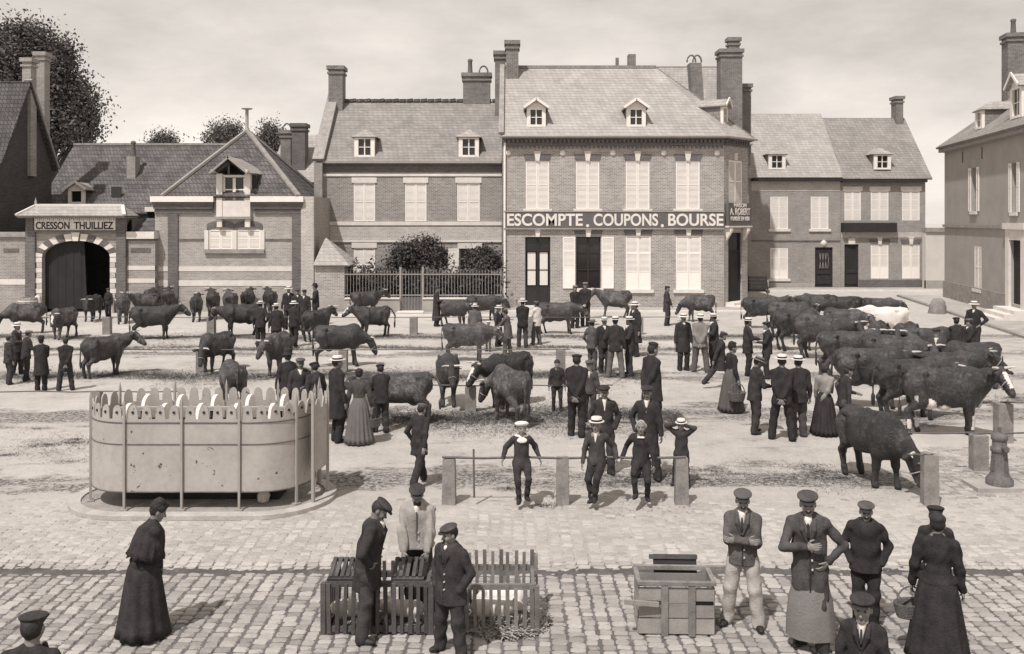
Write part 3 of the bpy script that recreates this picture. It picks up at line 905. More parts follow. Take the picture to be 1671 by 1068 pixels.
box_part('corner_sign', M_sign, corner, 0.08, L - 0.02, -0.24, -0.10, lz(369), lz(331))
box_part('sign_rail', M_stone, corner, 0.04, L + 0.02, -0.28, -0.06, lz(371) - 0.02, lz(369) - 0.003)
text('MAISON', 0.30, M_letter, corner, (L / 2 + 0.03, -0.245, lz(335.5)), bold=0.006, width=1.25)
text('A. ROBERT', 0.50, M_letter, corner, (L / 2 + 0.03, -0.245, lz(346)), bold=0.010, width=2.05)
text('FOND\u00c9E EN 1880', 0.30, M_letter, corner, (L / 2 + 0.03, -0.245, lz(357.5)), bold=0.006, width=1.9)
for xx in (0.28, 2.02):
    b = MB(); b.prism([(0, 0), (0.34, 0.5), (0.34, 0.62), (0, 0.62)], -0.09, 0.09)
    o = b.build('bracket', M_stone, corner, (xx, -0.01, 3.55), (0, 0, math.radians(-90)))
for k, (w_, z_) in enumerate(((0.9, 0.15), (0.5, 0.3))): box_part('step', M_stone, corner, 0.2 - 0.05 * (1 - k), 2.1 + 0.05 * (1 - k), -w_, 0.1 - 0.001 * k, 0.0, z_ - 0.002)
b = MB()
b.add([(ccx, ccy, 0), (ccx, 9, 0), (ccx, 9, bze), (ccx, ccy, bze)], [(0, 1, 2, 3)]); b.add([(bx0, 0, 0), (bx0, 9, 0), (bx0, 9, bze), (bx0, 0, bze)], [(3, 2, 1, 0)])
b.add([(bx0, 9, 0), (ccx, 9, 0), (ccx, 9, bze), (bx0, 9, bze)], [(3, 2, 1, 0)])
b.add([(bx0, 0, bze), (bx0, 9, bze), (bx0, 4.5, 13.3)], [(0, 2, 1)])
b.build('side_wall', M_brick_house, bank)
# sign board with the long lettering
sg = box_part('sign_board', M_sign, bank, lx(823), lx(1180), -0.14, -0.02, lz(372.5), lz(346.5))
b = MB(); b.box(lx(822), lx(1181), -0.17, -0.01, lz(346.4), lz(346.4) + 0.07); b.box(lx(822), lx(1181), -0.17, -0.01, lz(374.6), lz(372.6)); b.build('frame', M_grey_p, sg)
zt = (lz(372.5) + lz(346.5)) / 2 - 0.02
text('ESCOMPTE', 0.86, M_letter, sg, ((lx(827) + lx(950)) / 2, -0.145, zt), bold=0.020, width=lx(950) - lx(827))
text('COUPONS', 0.86, M_letter, sg, ((lx(968) + lx(1073)) / 2, -0.145, zt), bold=0.020, width=lx(1073) - lx(968))
text('BOURSE', 0.86, M_letter, sg, ((lx(1089) + lx(1179)) / 2, -0.145, zt), bold=0.020, width=lx(1179) - lx(1089))
for p in (958.5, 1080): text('.', 0.86, M_letter, sg, (lx(p), -0.145, zt - 0.06), bold=0.03)
# cornice of brick corbels
b = MB()
b.box(bx0, bx1, -0.10, -0.001, bze - 0.42, bze - 0.30); b.box(bx0, bx1 + 0.1, -0.22, -0.001, bze - 0.14, bze - 0.02)
n = 52
for i in range(n):
    x = bx0 + (i + 0.25) * (bx1 - bx0) / n
    b.box(x, x + 0.13, -0.18, -0.002, bze - 0.30, bze - 0.14); b.box(x + 0.02, x + 0.11, -0.09, -0.003, bze - 0.58, bze - 0.42)
b.build('corbel_course', M_brick_dark, bank)
b = MB(); b.box(0, L, -0.10, -0.001, bze - 0.42, bze - 0.30); b.box(0.1, L, -0.22, -0.001, bze - 0.14, bze - 0.02)
for i in range(10): b.box(i * L / 10 + 0.05, i * L / 10 + 0.18, -0.18, -0.002, bze - 0.30, bze - 0.14)
b.build('corbel_course', M_brick_dark, corner)
for p in (829, 918, 1000, 1083, 1170): MB().lathe([(0.0, -0.05), (0.12, -0.05), (0.16, 0.0), (0.16, 0.03)], 12, 0).build('rosette', M_stone, bank, (lx(p), -0.03, lz(250)), (math.radians(-90), 0, 0))
# roof with hip at the corner
rz_, ry_ = 13.35, 4.5
R0, R1 = (bx0 - 0.1, ry_, rz_), (X(1070, 52.5), ry_, rz_)
E0, E1, E2, E3, E4 = (bx0 - 0.1, -0.4, bze), (bx1 + 0.15, -0.4, bze), (ccx + 0.4, ccy - 0.15, bze), (ccx + 0.4, 9.4, bze), (bx0 - 0.1, 9.4, bze)
b = MB()
for q in ([E0, E1, R1, R0], [E1, E2, R1], [E2, E3, R1], [E3, E4, R0, R1]): slab(b, q, 0.10)
rf = b.build('roof', M_slate_l, bank)
b = MB(); b.bar(R0, R1, 0.26, 0.16); b.bar(R1, (E2[0], E2[1], bze + 0.02), 0.12, 0.08); b.build('ridge', M_slate, rf)
MB().tube([(bx0, -0.47, bze - 0.0), (bx1 + 0.15, -0.47, bze - 0.0), (ccx + 0.45, ccy - 0.2, bze)], 0.07, 8).build('gutter', M_zinc, rf)
b = MB(); b.tube([(bx0 + 0.12, -0.09, bze - 0.1), (bx0 + 0.12, -0.09, 0.1)], 0.06, 8); b.build('downpipe', M_white, bank)
for xx in (bx0 - 0.06,): coping(bank, 'coping', M_stone_d, [(xx, -0.4, bze + 0.16), (xx, 4.4, rz_ + 0.10), (xx, 9.3, bze + 0.16)], 0.26, 0.14)
for p in (875, 1038): dormer(bank, X(p, 48.25), 0.25, Z(207.5, 48.25), 1.0, 1.02, 1.5, 'gable')
# dormer on the corner hip, facing the corner
cd = dormer(bank, 0.0, -0.3, 0.0, 0.95, 1.0, 2.6, 'gable', M_slate)
cd.location = (11.2, 1.7, 9.75); cd.rotation_euler = (0, 0, math.radians(62))
chimney(bank, X(826, 52), X(846, 52), 3.6, 4.5, 11.4, Z(70, 52)); chimney(bank, X(808, 54), X(825, 54), 5.4, 6.4, 8.0, Z(88, 54))
chimney(bank, X(1131, 55), X(1150, 55), 6.7, 7.6, 10.2, Z(104, 55), rings=2, lean=-0.25, cap=False)
c1 = chimney(bank, X(1173, 56), X(1208, 56), 7.5, 8.6, 9.0, Z(84, 56)); chimney(bank, X(1186, 56.4), X(1203, 56.4), 7.8, 8.4, 13.5, Z(66, 56.4))
chimney(bank, X(1208, 57.5), X(1223, 57.5), 9.1, 9.9, 8.0, Z(140, 57.5))
chimney(bank, X(1026, 52.5), X(1038, 52.5), 4.6, 5.2, 12.8, Z(88, 52.5), cap=False); chimney(bank, X(1004, 53), X(1009, 53), 4.7, 4.9, 13, Z(96, 53), cap=False)
# rear wing
b = MB(); wx0, wx1 = X(1060, 58), X(1215, 58); wz = Z(107, 60)
b.box(wx0, wx1, 9.02, 15.5, 0.0, 9.3); b.add([(wx1, 9.02, 9.3), (wx1, 15.5, 9.3), (wx1, 12.2, wz - 0.1)], [(0, 1, 2)])
wg = b.build('rear_wing', M_brick_house, bank)
b = MB(); slab(b, [(wx0, 8.8, 9.3), (wx1 + 0.2, 8.8, 9.3), (wx1 + 0.2, 12.2, wz), (wx0, 12.2, wz)]); slab(b, [(wx0, 15.8, 9.3), (wx1 + 0.2, 15.8, 9.3), (wx1 + 0.2, 12.2, wz), (wx0, 12.2, wz)])
b.build('roof', M_slate_l, wg)

# ------------------------------------------------------------------ brick house behind the railing
hd = 50.5
hou = tag(empty('brick_house', (0, hd, 0)), 'brick town house with two white dormers standing behind the railing and shrubs', 'house')
lx = lambda p: X(p, 50.5)
lz = lambda p: Z(p, 50.5)
x0, x1, ze = lx(528), lx(819), lz(266)
ops = [(lx(577), lx(612), lz(361), lz(299)), (lx(661), lx(696), lz(361), lz(299)), (lx(746), lx(783), lz(361), lz(299)),
       (lx(577), lx(612), lz(462), lz(405)), (lx(750), lx(784), lz(462), lz(406)), (lx(660), lx(695), 0.5, lz(408))]
facade(hou, 'wall', x0, x1, 0, ze, ops, M_brick_house, depth=8.0)
for o in ops[:4]: window(hou, *o, 'closed', sill=False, head='block')
window(hou, *ops[4], 'left', sill=True, head='block', frame=M_grey_p, label='open ground-floor window with one shutter folded back')
box_part('door', M_door, hou, ops[5][0], ops[5][1], 0.1, 0.16, 0.5, ops[5][3])
for q, (za, zb) in enumerate(((284, 288), (362, 368), (391.5, 395.5))): box_part('stone_band', M_stone, hou, x0 + 0.005, x1 - 0.01, -0.06 - 0.004 * q, 0.05, lz(zb), lz(za))
box_part('frieze', M_brick_dark, hou, x0 + 0.003, x1 - 0.01, -0.035, 0.05, lz(283.8), ze - 0.04)
box_part('pale_brick_band', M_brick_light, hou, x0 + 0.003, x1 - 0.01, -0.012, 0.05, lz(391.2), lz(368.3))
b = MB(); b.box(x0, x1 - 0.02, -0.3, -0.02, ze - 0.03, ze + 0.09); b.build('gutter', M_zinc, hou)
ry, rz = 4.0, Z(166, 54.5)
b = MB(); slab(b, [(x0, -0.25, ze), (x1, -0.25, ze), (x1, ry, rz), (x0, ry, rz)]); slab(b, [(x0, 8.2, ze), (x1, 8.2, ze), (x1, ry, rz), (x0, ry, rz)])
rf = b.build('roof', M_slate, hou)
for i in range(22):
    xx = x0 + 0.3 + i * (x1 - x0 - 0.5) / 22
    MB().bar((xx, ry, rz + 0.04), (xx + 0.38, ry, rz + 0.06 + 0.03 * (i % 2)), 0.3, 0.16).build('ridge_tile', M_tile, rf)
b = MB(); b.add([(x0, 0, ze), (x0, 8, ze), (x0, ry, rz + 0.3), (x0 - 0.45, 0, ze), (x0 - 0.45, 8, ze), (x0 - 0.45, ry, rz + 0.3)], [(0, 1, 2), (5, 4, 3), (0, 2, 5, 3), (2, 1, 4, 5)])
b.box(x0 - 0.45, x0 - 0.001, -0.35, 8.0, 0, ze); b.build('gable_wall', M_brick_house, hou)
coping(hou, 'coping', M_stone_d, [(x0 - 0.22, -0.4, ze + 0.12), (x0 - 0.22, ry, rz + 0.42)], 0.62, 0.2)
coping(hou, 'coping', M_stone_d, [(x0 - 0.22, ry + 0.05, rz + 0.40), (x0 - 0.22, 8.2, ze + 0.12)], 0.62, 0.2)
chimney(hou, X(537, 54), X(560, 54), 3.3, 4.3, rz - 1.2, Z(110, 54)); chimney(hou, X(756, 54.6), X(800, 54.6), 3.8, 4.6, rz - 0.6, Z(122, 54.6), pots=1, rings=1)
for p in (595, 765): dormer(hou, X(p, 50.7), 0.18, Z(257, 50.7), 1.12, 1.12, 1.6, 'hip', M_slate)

# ------------------------------------------------------------------ barn with the pyramid roof
bd = 46.4
barn = tag(empty('brick_barn', (0, bd, 0)), 'pale brick building with pyramid roof and a hay-loft dormer', 'building')
lx = lambda p: X(p, 46.4)
lz = lambda p: Z(p, 46.4)
x0, x1, ze = lx(253), lx(512), lz(321)
ops = [(lx(341), lx(379), lz(407), lz(375)), (lx(387), lx(425), lz(407), lz(375))]
facade(barn, 'wall', x0, x1, 0, ze, ops, M_brick_barn, depth=7.0)
for o in ops:
    w_ = window(barn, *o, 'closed', sill=False, head='')
    xm, hw = (o[0] + o[1]) / 2, (o[1] - o[0]) / 2 + 0.1
    pts = [(xm + hw * math.cos(t), o[3] - 0.03 + 0.18 * math.sin(t)) for t in np.linspace(0, math.pi, 9)]
    MB().prism(pts[::-1] + [(x_, z_ + 0.28) for x_, z_ in pts], -0.05, 0.02).build('brick_arch', M_brick_dark, w_)
box_part('sill', M_stone_d, barn, lx(334), lx(432), -0.14, 0.05, lz(413.5), lz(407.2))
for p0, p1 in ((334, 340.5), (379.5, 386.5), (425.5, 432)): box_part('window_pier', M_stone, barn, lx(p0), lx(p1), -0.06, 0.04, lz(407.1), lz(376))
for p0, p1 in ((275, 291), (477, 492)): box_part('pilaster', M_brick_dark, barn, lx(p0), lx(p1), -0.09, 0.03, 0.4, lz(349))
box_part('pilaster', M_brick_light, barn, lx(492.2), lx(513), -0.16, 0.04, 0.0, ze - 0.01)
for k, (a, c) in enumerate(((435, 443), (458, 467))):
    for p0, p1 in ((253, 274.8), (291.2, 476.8)): box_part('stone_band', M_stone, barn, lx(p0), lx(p1), -0.022, 0.03, lz(c), lz(a))
box_part('plinth', M_plinth, barn, x0, lx(491.5), -0.05, 0.02, 0.0, lz(487))
box_part('brick_ledge', M_brick_dark, barn, lx(291.5), lx(333), -0.04, 0.03, lz(393), lz(390)); box_part('brick_ledge', M_brick_dark, barn, lx(433), lx(476.5), -0.04, 0.03, lz(393), lz(390))
for p0, p1 in ((249, 351), (411, 497)):
    box_part('cornice', M_white, barn, lx(p0), lx(p1), -0.34, 0.03, lz(330), ze + 0.003)
    b = MB(); b.box(lx(p0 + 2), lx(p1 - 1), -0.26, 0.025, lz(334.5), lz(330.2)); b.box(lx(p0 + 3), lx(p1 - 2), -0.18, 0.022, lz(341), lz(334.7)); b.box(lx(p0 + 4), lx(p1 - 3), -0.1, 0.02, lz(348.5), lz(341.2))
    b.build('moulding', M_brick_dark, barn)
xr0, xr1, ap = lx(268), lx(489), (X(403, 49.8), 3.4, Z(214, 49.8))
b = MB()
for q in ([(xr0, -0.3, ze), (xr1, -0.3, ze), ap], [(xr1, -0.3, ze), (xr1, 7.1, ze), ap], [(xr1, 7.1, ze), (xr0, 7.1, ze), ap], [(xr0, 7.1, ze), (xr0, -0.3, ze), ap]): slab(b, q, 0.1)
rf = b.build('roof', M_tile, barn)
for p in ((xr0, -0.3, ze + 0.05), (xr1, -0.3, ze + 0.05), (xr1, 7.1, ze + 0.05)): MB().bar(p, (ap[0], ap[1], ap[2] + 0.05), 0.24, 0.12).build('hip_ridge', M_stone_d, rf)
MB().lathe([(0.16, 0), (0.13, 0.1), (0.09, 0.2), (0.09, 1.1), (0.1, 1.15), (0.3, 1.18), (0.3, 1.22), (0.0, 1.24)], 12).build('finial', M_zinc, rf, (ap[0], ap[1], ap[2]))
# hay-loft dormer
hl = empty('loft_dormer', (0, 0, 0), 0, barn)
box_part('loft_door', M_stone, hl, lx(365), lx(409), -0.18, 0.0, lz(354), lz(328))
b = MB(); b.box(lx(355), lx(364.5), -0.2, 0.2, lz(354), lz(284)); b.box(lx(401), lx(410), -0.2, 0.2, lz(354), lz(284)); b.box(lx(364.5), lx(401), -0.12, 0.1, lz(290), lz(286)); b.build('frame', M_stone, hl)
b = MB(); wx0, wx1 = lx(365), lx(400.5); b.box(wx0, wx0 + 0.08, -0.06, 0.04, lz(327), lz(291)); b.box(wx1 - 0.08, wx1, -0.06, 0.04, lz(327), lz(291)); xm = (wx0 + wx1) / 2
b.box(xm - 0.07, xm + 0.07, -0.07, 0.04, lz(327), lz(291)); b.box(wx0 + 0.08, wx1 - 0.08, -0.06, 0.035, lz(311), lz(309)); b.build('window', M_white, hl)
box_part('pane', M_glass, hl, wx0, wx1, 0.05, 0.06, lz(327), lz(291))
box_part('sill', M_stone_d, hl, lx(353), lx(412), -0.3, 0.0, lz(358), lz(354.2))
for p in (360, 405.5): box_part('bracket', M_stone, hl, lx(p - 4), lx(p + 4), -0.22, 0.03, lz(371), lz(358.2))
box_part('cheek', M_dkwood, hl, lx(411), lx(418), 0.1, 1.9, lz(320), lz(285)); box_part('cheek', M_dkwood, hl, lx(352), lx(354.8), 0.1, 1.9, lz(320), lz(285))
xa, xb, xt, zt = lx(348), lx(428), lx(379), lz(257)
b = MB(); slab(b, [(xa, -0.75, lz(283)), (xt, -0.75, zt), (xt, 2.6, zt), (xa, 2.2, lz(283))], 0.09); slab(b, [(lx(411), -0.75, lz(283)), (xt, -0.75, zt), (xt, 2.6, zt), (xb, 2.2, lz(283))], 0.09); b.build('dormer_roof', M_grey_p, hl)
for p in (353, 408): MB().bar((lx(p), -0.7, lz(280.5)), (lx(p), 0.1, lz(280.5)), 0.12, 0.12).build('beam_end', M_white, hl)
b = MB(); b.bar((lx(358), -0.55, lz(281)), (lx(379), -0.55, lz(262)), 0.08); b.bar((lx(400), -0.55, lz(281)), (lx(379), -0.55, lz(262)), 0.08); b.bar((lx(379), -0.55, lz(286)), (lx(379), -0.55, lz(264)), 0.1); b.build('truss', M_dkwood, hl)

# ------------------------------------------------------------------ arched yard gate
gd = 45.9
gate = tag(empty('yard_gate', (0, gd, 0)), 'arched brick carriage gate with white name board and half-open dark doors', 'gate')
lx = lambda p: X(p, 45.9)
lz = lambda p: Z(p, 45.9)
xc, rr = lx(124.5), (lx(180) - lx(69)) / 2
zs, zc = lz(420), lz(393)
arc = [(xc + rr * math.cos(t), zs + (zc - zs) * math.sin(t)) for t in np.linspace(0, math.pi, 21)]
xa, xb, zt = lx(43), lx(207), lz(352)
b = MB()
out = [(xb, zs)] + [(min(max(x, xa), xb), zt) for x, z in arc[1:-1]] + [(xa, zs)]
for i in range(20):
    p, q = arc[i], arc[i + 1]
    u = (xb if i == 0 else p[0], zt); w_ = (xa if i == 19 else q[0], zt)
    for yy, fl in ((0.0, 1), (0.5, -1)):
        b.add([(p[0], yy, p[1]), (q[0], yy, q[1]), (w_[0], yy, w_[1]), (u[0], yy, u[1])], [(0, 1, 2, 3)[::-1][::fl]])
    b.add([(p[0], 0, p[1]), (q[0], 0, q[1]), (q[0], 0.5, q[1]), (p[0], 0.5, p[1])], [(0, 1, 2, 3)])
b.box(xa, lx(69), 0.0, 0.5, 0, zs); b.box(lx(180), xb, 0.0, 0.5, 0, zs); b.add([(xa, 0, zs), (lx(69), 0, zs), (xa, 0, zt)], [(0, 1, 2)]); b.add([(lx(180), 0, zs), (xb, 0, zs), (xb, 0, zt)], [(0, 1, 2)])
b.build('wall', M_brick_gate, gate)
for i in range(15):                       # voussoirs, alternately stone and brick
    t0, t1 = math.pi * i / 15 + 0.012, math.pi * (i + 1) / 15 - 0.012
    P = [(xc + k * math.cos(t), zs + (zc - zs + (k - rr)) * math.sin(t)) for t in (t0, t1) for k in (rr, rr + 0.36)]
    MB().prism([P[0], P[1], P[3], P[2]], -0.05, 0.02).build('voussoir', M_stone if i % 2 == 0 else M_brick_dark, gate)
for s, p in ((-1, 69), (1, 180)):
    for k in range(9):
        w_ = 0.34 if k % 2 == 0 else 0.26
        z0_ = 0.45 + k * (zs - 0.45) / 9
        xx = lx(p)
        box_part('quoin', M_stone if k % 2 == 0 else M_brick_light, gate, min(xx, xx + s * w_), max(xx, xx + s * w_), -0.05, 0.02, z0_, z0_ + (zs - 0.45) / 9 - 0.02)
for p in (43, 191): box_part('pilaster', M_brick_dark, gate, lx(p), lx(p + 15.5), -0.12, 0.01, 0.0, lz(379.5))
box_part('pilaster', M_brick_dark, gate, lx(43.5), lx(56), -0.10, 0.01, lz(379), zt); box_part('pilaster', M_brick_dark, gate, lx(191), lx(206.5), -0.10, 0.01, lz(379), zt)
MB().prism([(xc - 0.13, zc - 0.02), (xc + 0.13, zc - 0.02), (xc + 0.2, lz(379.4)), (xc - 0.2, lz(379.4))], -0.12, 0.02).build('keystone', M_stone, gate)
box_part('ledge', M_brick_dark, gate, lx(45), lx(206), -0.16, 0.02, lz(379.2), lz(376.2))
sb = box_part('name_board', M_white, gate, lx(57.5), lx(189.5), -0.08, 0.01, lz(376), lz(355))
text('CRESSON', 0.50, M_dkwood, sb, ((lx(60) + lx(115)) / 2, -0.085, lz(369)), bold=0.010, width=lx(115) - lx(60)); text('THUILLIEZ', 0.50, M_dkwood, sb, ((lx(122) + lx(186)) / 2, -0.085, lz(369)), bold=0.010, width=lx(186) - lx(122))
b = MB()
for i in range(40):
    x = lx(58) + i * (lx(189) - lx(58)) / 40; hgt = 0.10 + 0.09 * ((i * 7) % 5) / 5
    b.add([(x, -0.09, lz(355.4)), (x + 0.075, -0.09, lz(355.4)), (x + 0.05, -0.09, lz(355.4) - hgt), (x + 0.02, -0.09, lz(355.4) - hgt)], [(3, 2, 1, 0)])
b.build('fringe', M_grey_p, sb)
b = MB(); e = [(lx(38), -0.7, zt), (lx(212), -0.7, zt), (lx(212), 1.1, zt), (lx(38), 1.1, zt)]; r0, r1 = (lx(55), 0.2, lz(335)), (lx(197), 0.2, lz(335))
for q in ([e[0], e[1], r1, r0], [e[1], e[2], r1], [e[2], e[3], r0, r1], [e[3], e[0], r0]): slab(b, q, 0.07)
b.box(lx(39), lx(211), -0.62, 1.0, zt - 0.12, zt - 0.09)
rf = b.build('roof', M_slate_l, gate)
b = MB(); b.bar(r0, r1, 0.2, 0.12); b.bar(r1, (e[1][0], e[1][1], zt + 0.03), 0.16, 0.08); b.bar(r0, (e[0][0], e[0][1], zt + 0.03), 0.16, 0.08); b.build('ridge', M_stone, rf)
MB().lathe([(0.1, 0), (0.05, 0.08), (0.07, 0.16), (0.02, 0.3), (0.0, 0.42)], 8).build('finial', M_zinc, rf, r0)
# doors: left leaf shut, right leaf swung inwards
poly = [(lx(70), 0.15), (lx(138), 0.15)] + [(x, z) for x, z in arc if x < lx(138)]
lf = MB().prism([(p[0], p[1]) for p in poly], 0.28, 0.36).build('door_leaf', M_door, gate)
for k in range(5):
    xx = lx(76 + k * 13); MB().box(xx, xx + 0.03, 0.262, 0.279, 0.2, zs + 0.35).build('batten', M_dkwood, lf)
MB().box(0, 1.5, 0, 0.07, 0.15, zc - 0.5).build('door_leaf', M_door, gate, (lx(178), 0.45, 0), (0, 0, math.radians(105)))
for p in (66, 183): MB().lathe([(0.22, 0), (0.2, 0.3), (0.15, 0.75), (0.12, 0.85), (0.0, 0.9)], 10).build('guard_stone', M_stone, gate, (lx(p), -0.25, 0))
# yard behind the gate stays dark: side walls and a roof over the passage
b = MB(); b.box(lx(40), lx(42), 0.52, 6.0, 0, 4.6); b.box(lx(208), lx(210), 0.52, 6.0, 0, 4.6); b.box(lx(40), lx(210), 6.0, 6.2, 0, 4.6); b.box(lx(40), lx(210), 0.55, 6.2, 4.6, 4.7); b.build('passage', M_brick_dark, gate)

# yard walls on both sides of the gate
yw = tag(empty('yard_wall', (0, gd, 0)), 'low brick yard wall left of the arched gate', 'wall')
box_part('wall', M_brick_gate, yw, lx(-30), lx(42.8), 0.05, 0.45, 0, lz(387)); box_part('coping', M_stone_d, yw, lx(-31), lx(42.7), -0.08, 0.55, lz(387) + 0.002, lz(379)); box_part('stone_band', M_stone, yw, lx(-30), lx(42.6), 0.03, 0.2, lz(465), lz(456))
box_part('air_slot', M_brick_dark, yw, lx(5), lx(30), 0.02, 0.2, lz(412), lz(406))
yw = tag(empty('yard_wall', (0, gd, 0)), 'brick yard wall with tiled lean-to between arched gate and pyramid-roofed building', 'wall')
x0, x1 = lx(207.3), lx(252.5)
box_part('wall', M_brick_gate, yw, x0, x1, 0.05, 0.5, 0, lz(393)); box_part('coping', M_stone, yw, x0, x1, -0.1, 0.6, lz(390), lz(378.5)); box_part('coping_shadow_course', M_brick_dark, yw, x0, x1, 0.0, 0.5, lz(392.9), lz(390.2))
for za, zb in ((434, 441), (455, 462)): box_part('stone_band', M_stone, yw, x0, x1, 0.03, 0.2, lz(zb), lz(za))
box_part('air_slot', M_brick_dark, yw, lx(213), lx(245), 0.02, 0.2, lz(412), lz(405))
b = MB(); slab(b, [(x0, 0.4, lz(378)), (x1, 0.4, lz(378)), (x1, 2.4, lz(356)), (x0, 2.4, lz(356))], 0.08); b.build('lean_to_roof', M_tile, yw)
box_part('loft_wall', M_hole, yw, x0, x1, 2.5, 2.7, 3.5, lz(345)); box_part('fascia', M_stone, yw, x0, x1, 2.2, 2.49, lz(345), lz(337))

# ------------------------------------------------------------------ long tiled roof behind the gate
ld = 52.4
lng = tag(empty('long_stable', (0, ld, 0)), 'long low stable with dark tiled roof behind the arched gate', 'building')
lx = lambda p: X(p, 52.4)
x0, x1, ze, rz = X(60, 52.4), X(400, 52.4), 5.0, Z(236, 56.9)
facade(lng, 'wall', x0, x1, 0, ze, [], M_brick_dark, depth=9.0)
b = MB(); slab(b, [(x0, -0.3, ze), (x1, -0.3, ze), (x1, 4.5, rz), (x0, 4.5, rz)]); slab(b, [(x0, 9.3, ze), (x1, 9.3, ze), (x1, 4.5, rz), (x0, 4.5, rz)])
rf = b.build('roof', M_tile, lng)
b = MB(); b.bar((x0, 4.5, rz), (x1, 4.5, rz), 0.3, 0.14); b.build('ridge', M_stone_d, rf)
dormer(lng, X(125, 52.7), 0.3, Z(333, 52.7), 0.95, 0.85, 1.4, 'gable', M_tile_dk, boarded=True)
chimney(lng, X(210, 54.7), X(224, 54.7), 2.0, 2.7, 6.0, Z(256, 54.7), M_brick_gate, cap=False, pots=1)
MB().box(X(185, 53.4), X(201, 53.4), 0.7, 0.78, 5.9, 6.5).build('roof_light', M_glass, lng, (0, 0, 0.05), (0, 0, 0))

# ------------------------------------------------------------------ dark gabled house at the left edge
lh = tag(empty('gabled_house', (0, 0, 0)), 'dark shaded gable with two tall chimneys at the left edge', 'house')
gx, y0, y1 = -26.2, 47.0, 52.3
ym, za, zr = 49.6, 7.6, 12.0
b = MB(); b.box(gx - 9, gx, y0, y1, 0, za); b.add([(gx, y0, za), (gx, y1, za), (gx, ym, zr)], [(0, 1, 2)]); b.build('wall', M_brick_shade, lh)
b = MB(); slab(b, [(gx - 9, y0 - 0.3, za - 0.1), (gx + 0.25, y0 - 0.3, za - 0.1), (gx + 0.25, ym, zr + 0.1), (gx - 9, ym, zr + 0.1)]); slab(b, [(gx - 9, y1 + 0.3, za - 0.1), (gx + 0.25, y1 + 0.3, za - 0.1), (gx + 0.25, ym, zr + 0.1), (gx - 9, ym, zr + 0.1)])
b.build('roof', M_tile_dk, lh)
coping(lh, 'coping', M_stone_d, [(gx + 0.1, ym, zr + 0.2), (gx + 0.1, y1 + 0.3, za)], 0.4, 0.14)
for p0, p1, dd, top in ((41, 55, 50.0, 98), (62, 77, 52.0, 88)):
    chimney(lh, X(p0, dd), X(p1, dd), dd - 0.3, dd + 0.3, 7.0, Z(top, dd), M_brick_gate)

# ------------------------------------------------------------------ lean-to lodge and the garden railing
an = tag(empty('brick_lodge', (0, 45.7, 0)), 'small brick lodge with slate hipped roof at the end of the railing', 'building')
lx = lambda p: X(p, 45.7)
lz = lambda p: Z(p, 45.7)
facade(an, 'wall', lx(513.5), lx(562), lz(487), lz(433), [], M_brick_bank, depth=2.5); box_part('plinth', M_plinth, an, lx(512.5), lx(563), -0.06, 2.5, 0, lz(487.2))
b = MB(); t = (lx(522), 1.4, lz(388)); e = [(lx(512), -0.2, lz(433)), (lx(572), -0.2, lz(433)), (lx(572), 2.7, lz(433)), (lx(512), 2.7, lz(433))]
for i in range(4): slab(b, [e[i], e[(i + 1) % 4], t], 0.07)
b.build('roof', M_slate_l, an)

fd = 45.7
fn = tag(empty('garden_railing', (0, fd, 0)), 'tall pale iron railing with gate on a stone plinth before the shrubs', 'railing')
lx = lambda p: X(p, 45.7)
lz = lambda p: Z(p, 45.7)
for p0, p1 in ((563.5, 653), (690, 819)):
    box_part('plinth', M_plinth, fn, lx(p0), lx(p1), -0.2, 0.25, 0.0, lz(488)); box_part('coping', M_stone, fn, lx(p0) , lx(p1), -0.25, 0.3, lz(488) + 0.002, lz(486))
bar_me = MB().tube([(0, 0, 0), (0, 0, 1.36), (0, 0, 1.46)], [0.013, 0.013, 0.003], 6).mesh('bar', M_iron_l)
n = 52
for i in range(n):
    p = 562 + (817 - 562) * i / (n - 1)
    low = 653 < p < 690
    mesh_obj('bar', bar_me, fn, (lx(p), 0, lz(508) if low else lz(485.8)), None, (1, 1, (lz(440) - (lz(508) if low else lz(485.8))) / 1.46))
for za in (448, 482):
    box_part('rail', M_iron_l, fn, lx(561), lx(652), -0.025, 0.025, lz(za) - 0.025, lz(za) + 0.025); box_part('rail', M_iron_l, fn, lx(691), lx(818), -0.025, 0.025, lz(za) - 0.025, lz(za) + 0.025)
    box_part('rail', M_iron_l, fn, lx(655), lx(688.5), -0.022, 0.022, lz(za) - 0.025, lz(za) + 0.025)
for p in (653.5, 690): box_part('gate_post', M_iron_l, fn, lx(p) - 0.05, lx(p) + 0.05, -0.05, 0.05, 0.05, lz(436))
box_part('gate_panel', M_iron, fn, lx(655), lx(688.5), 0.0, 0.02, lz(509), lz(485))
box_part('step', M_stone, fn, lx(650), lx(693), -0.9, 0.2, 0.0, 0.12)

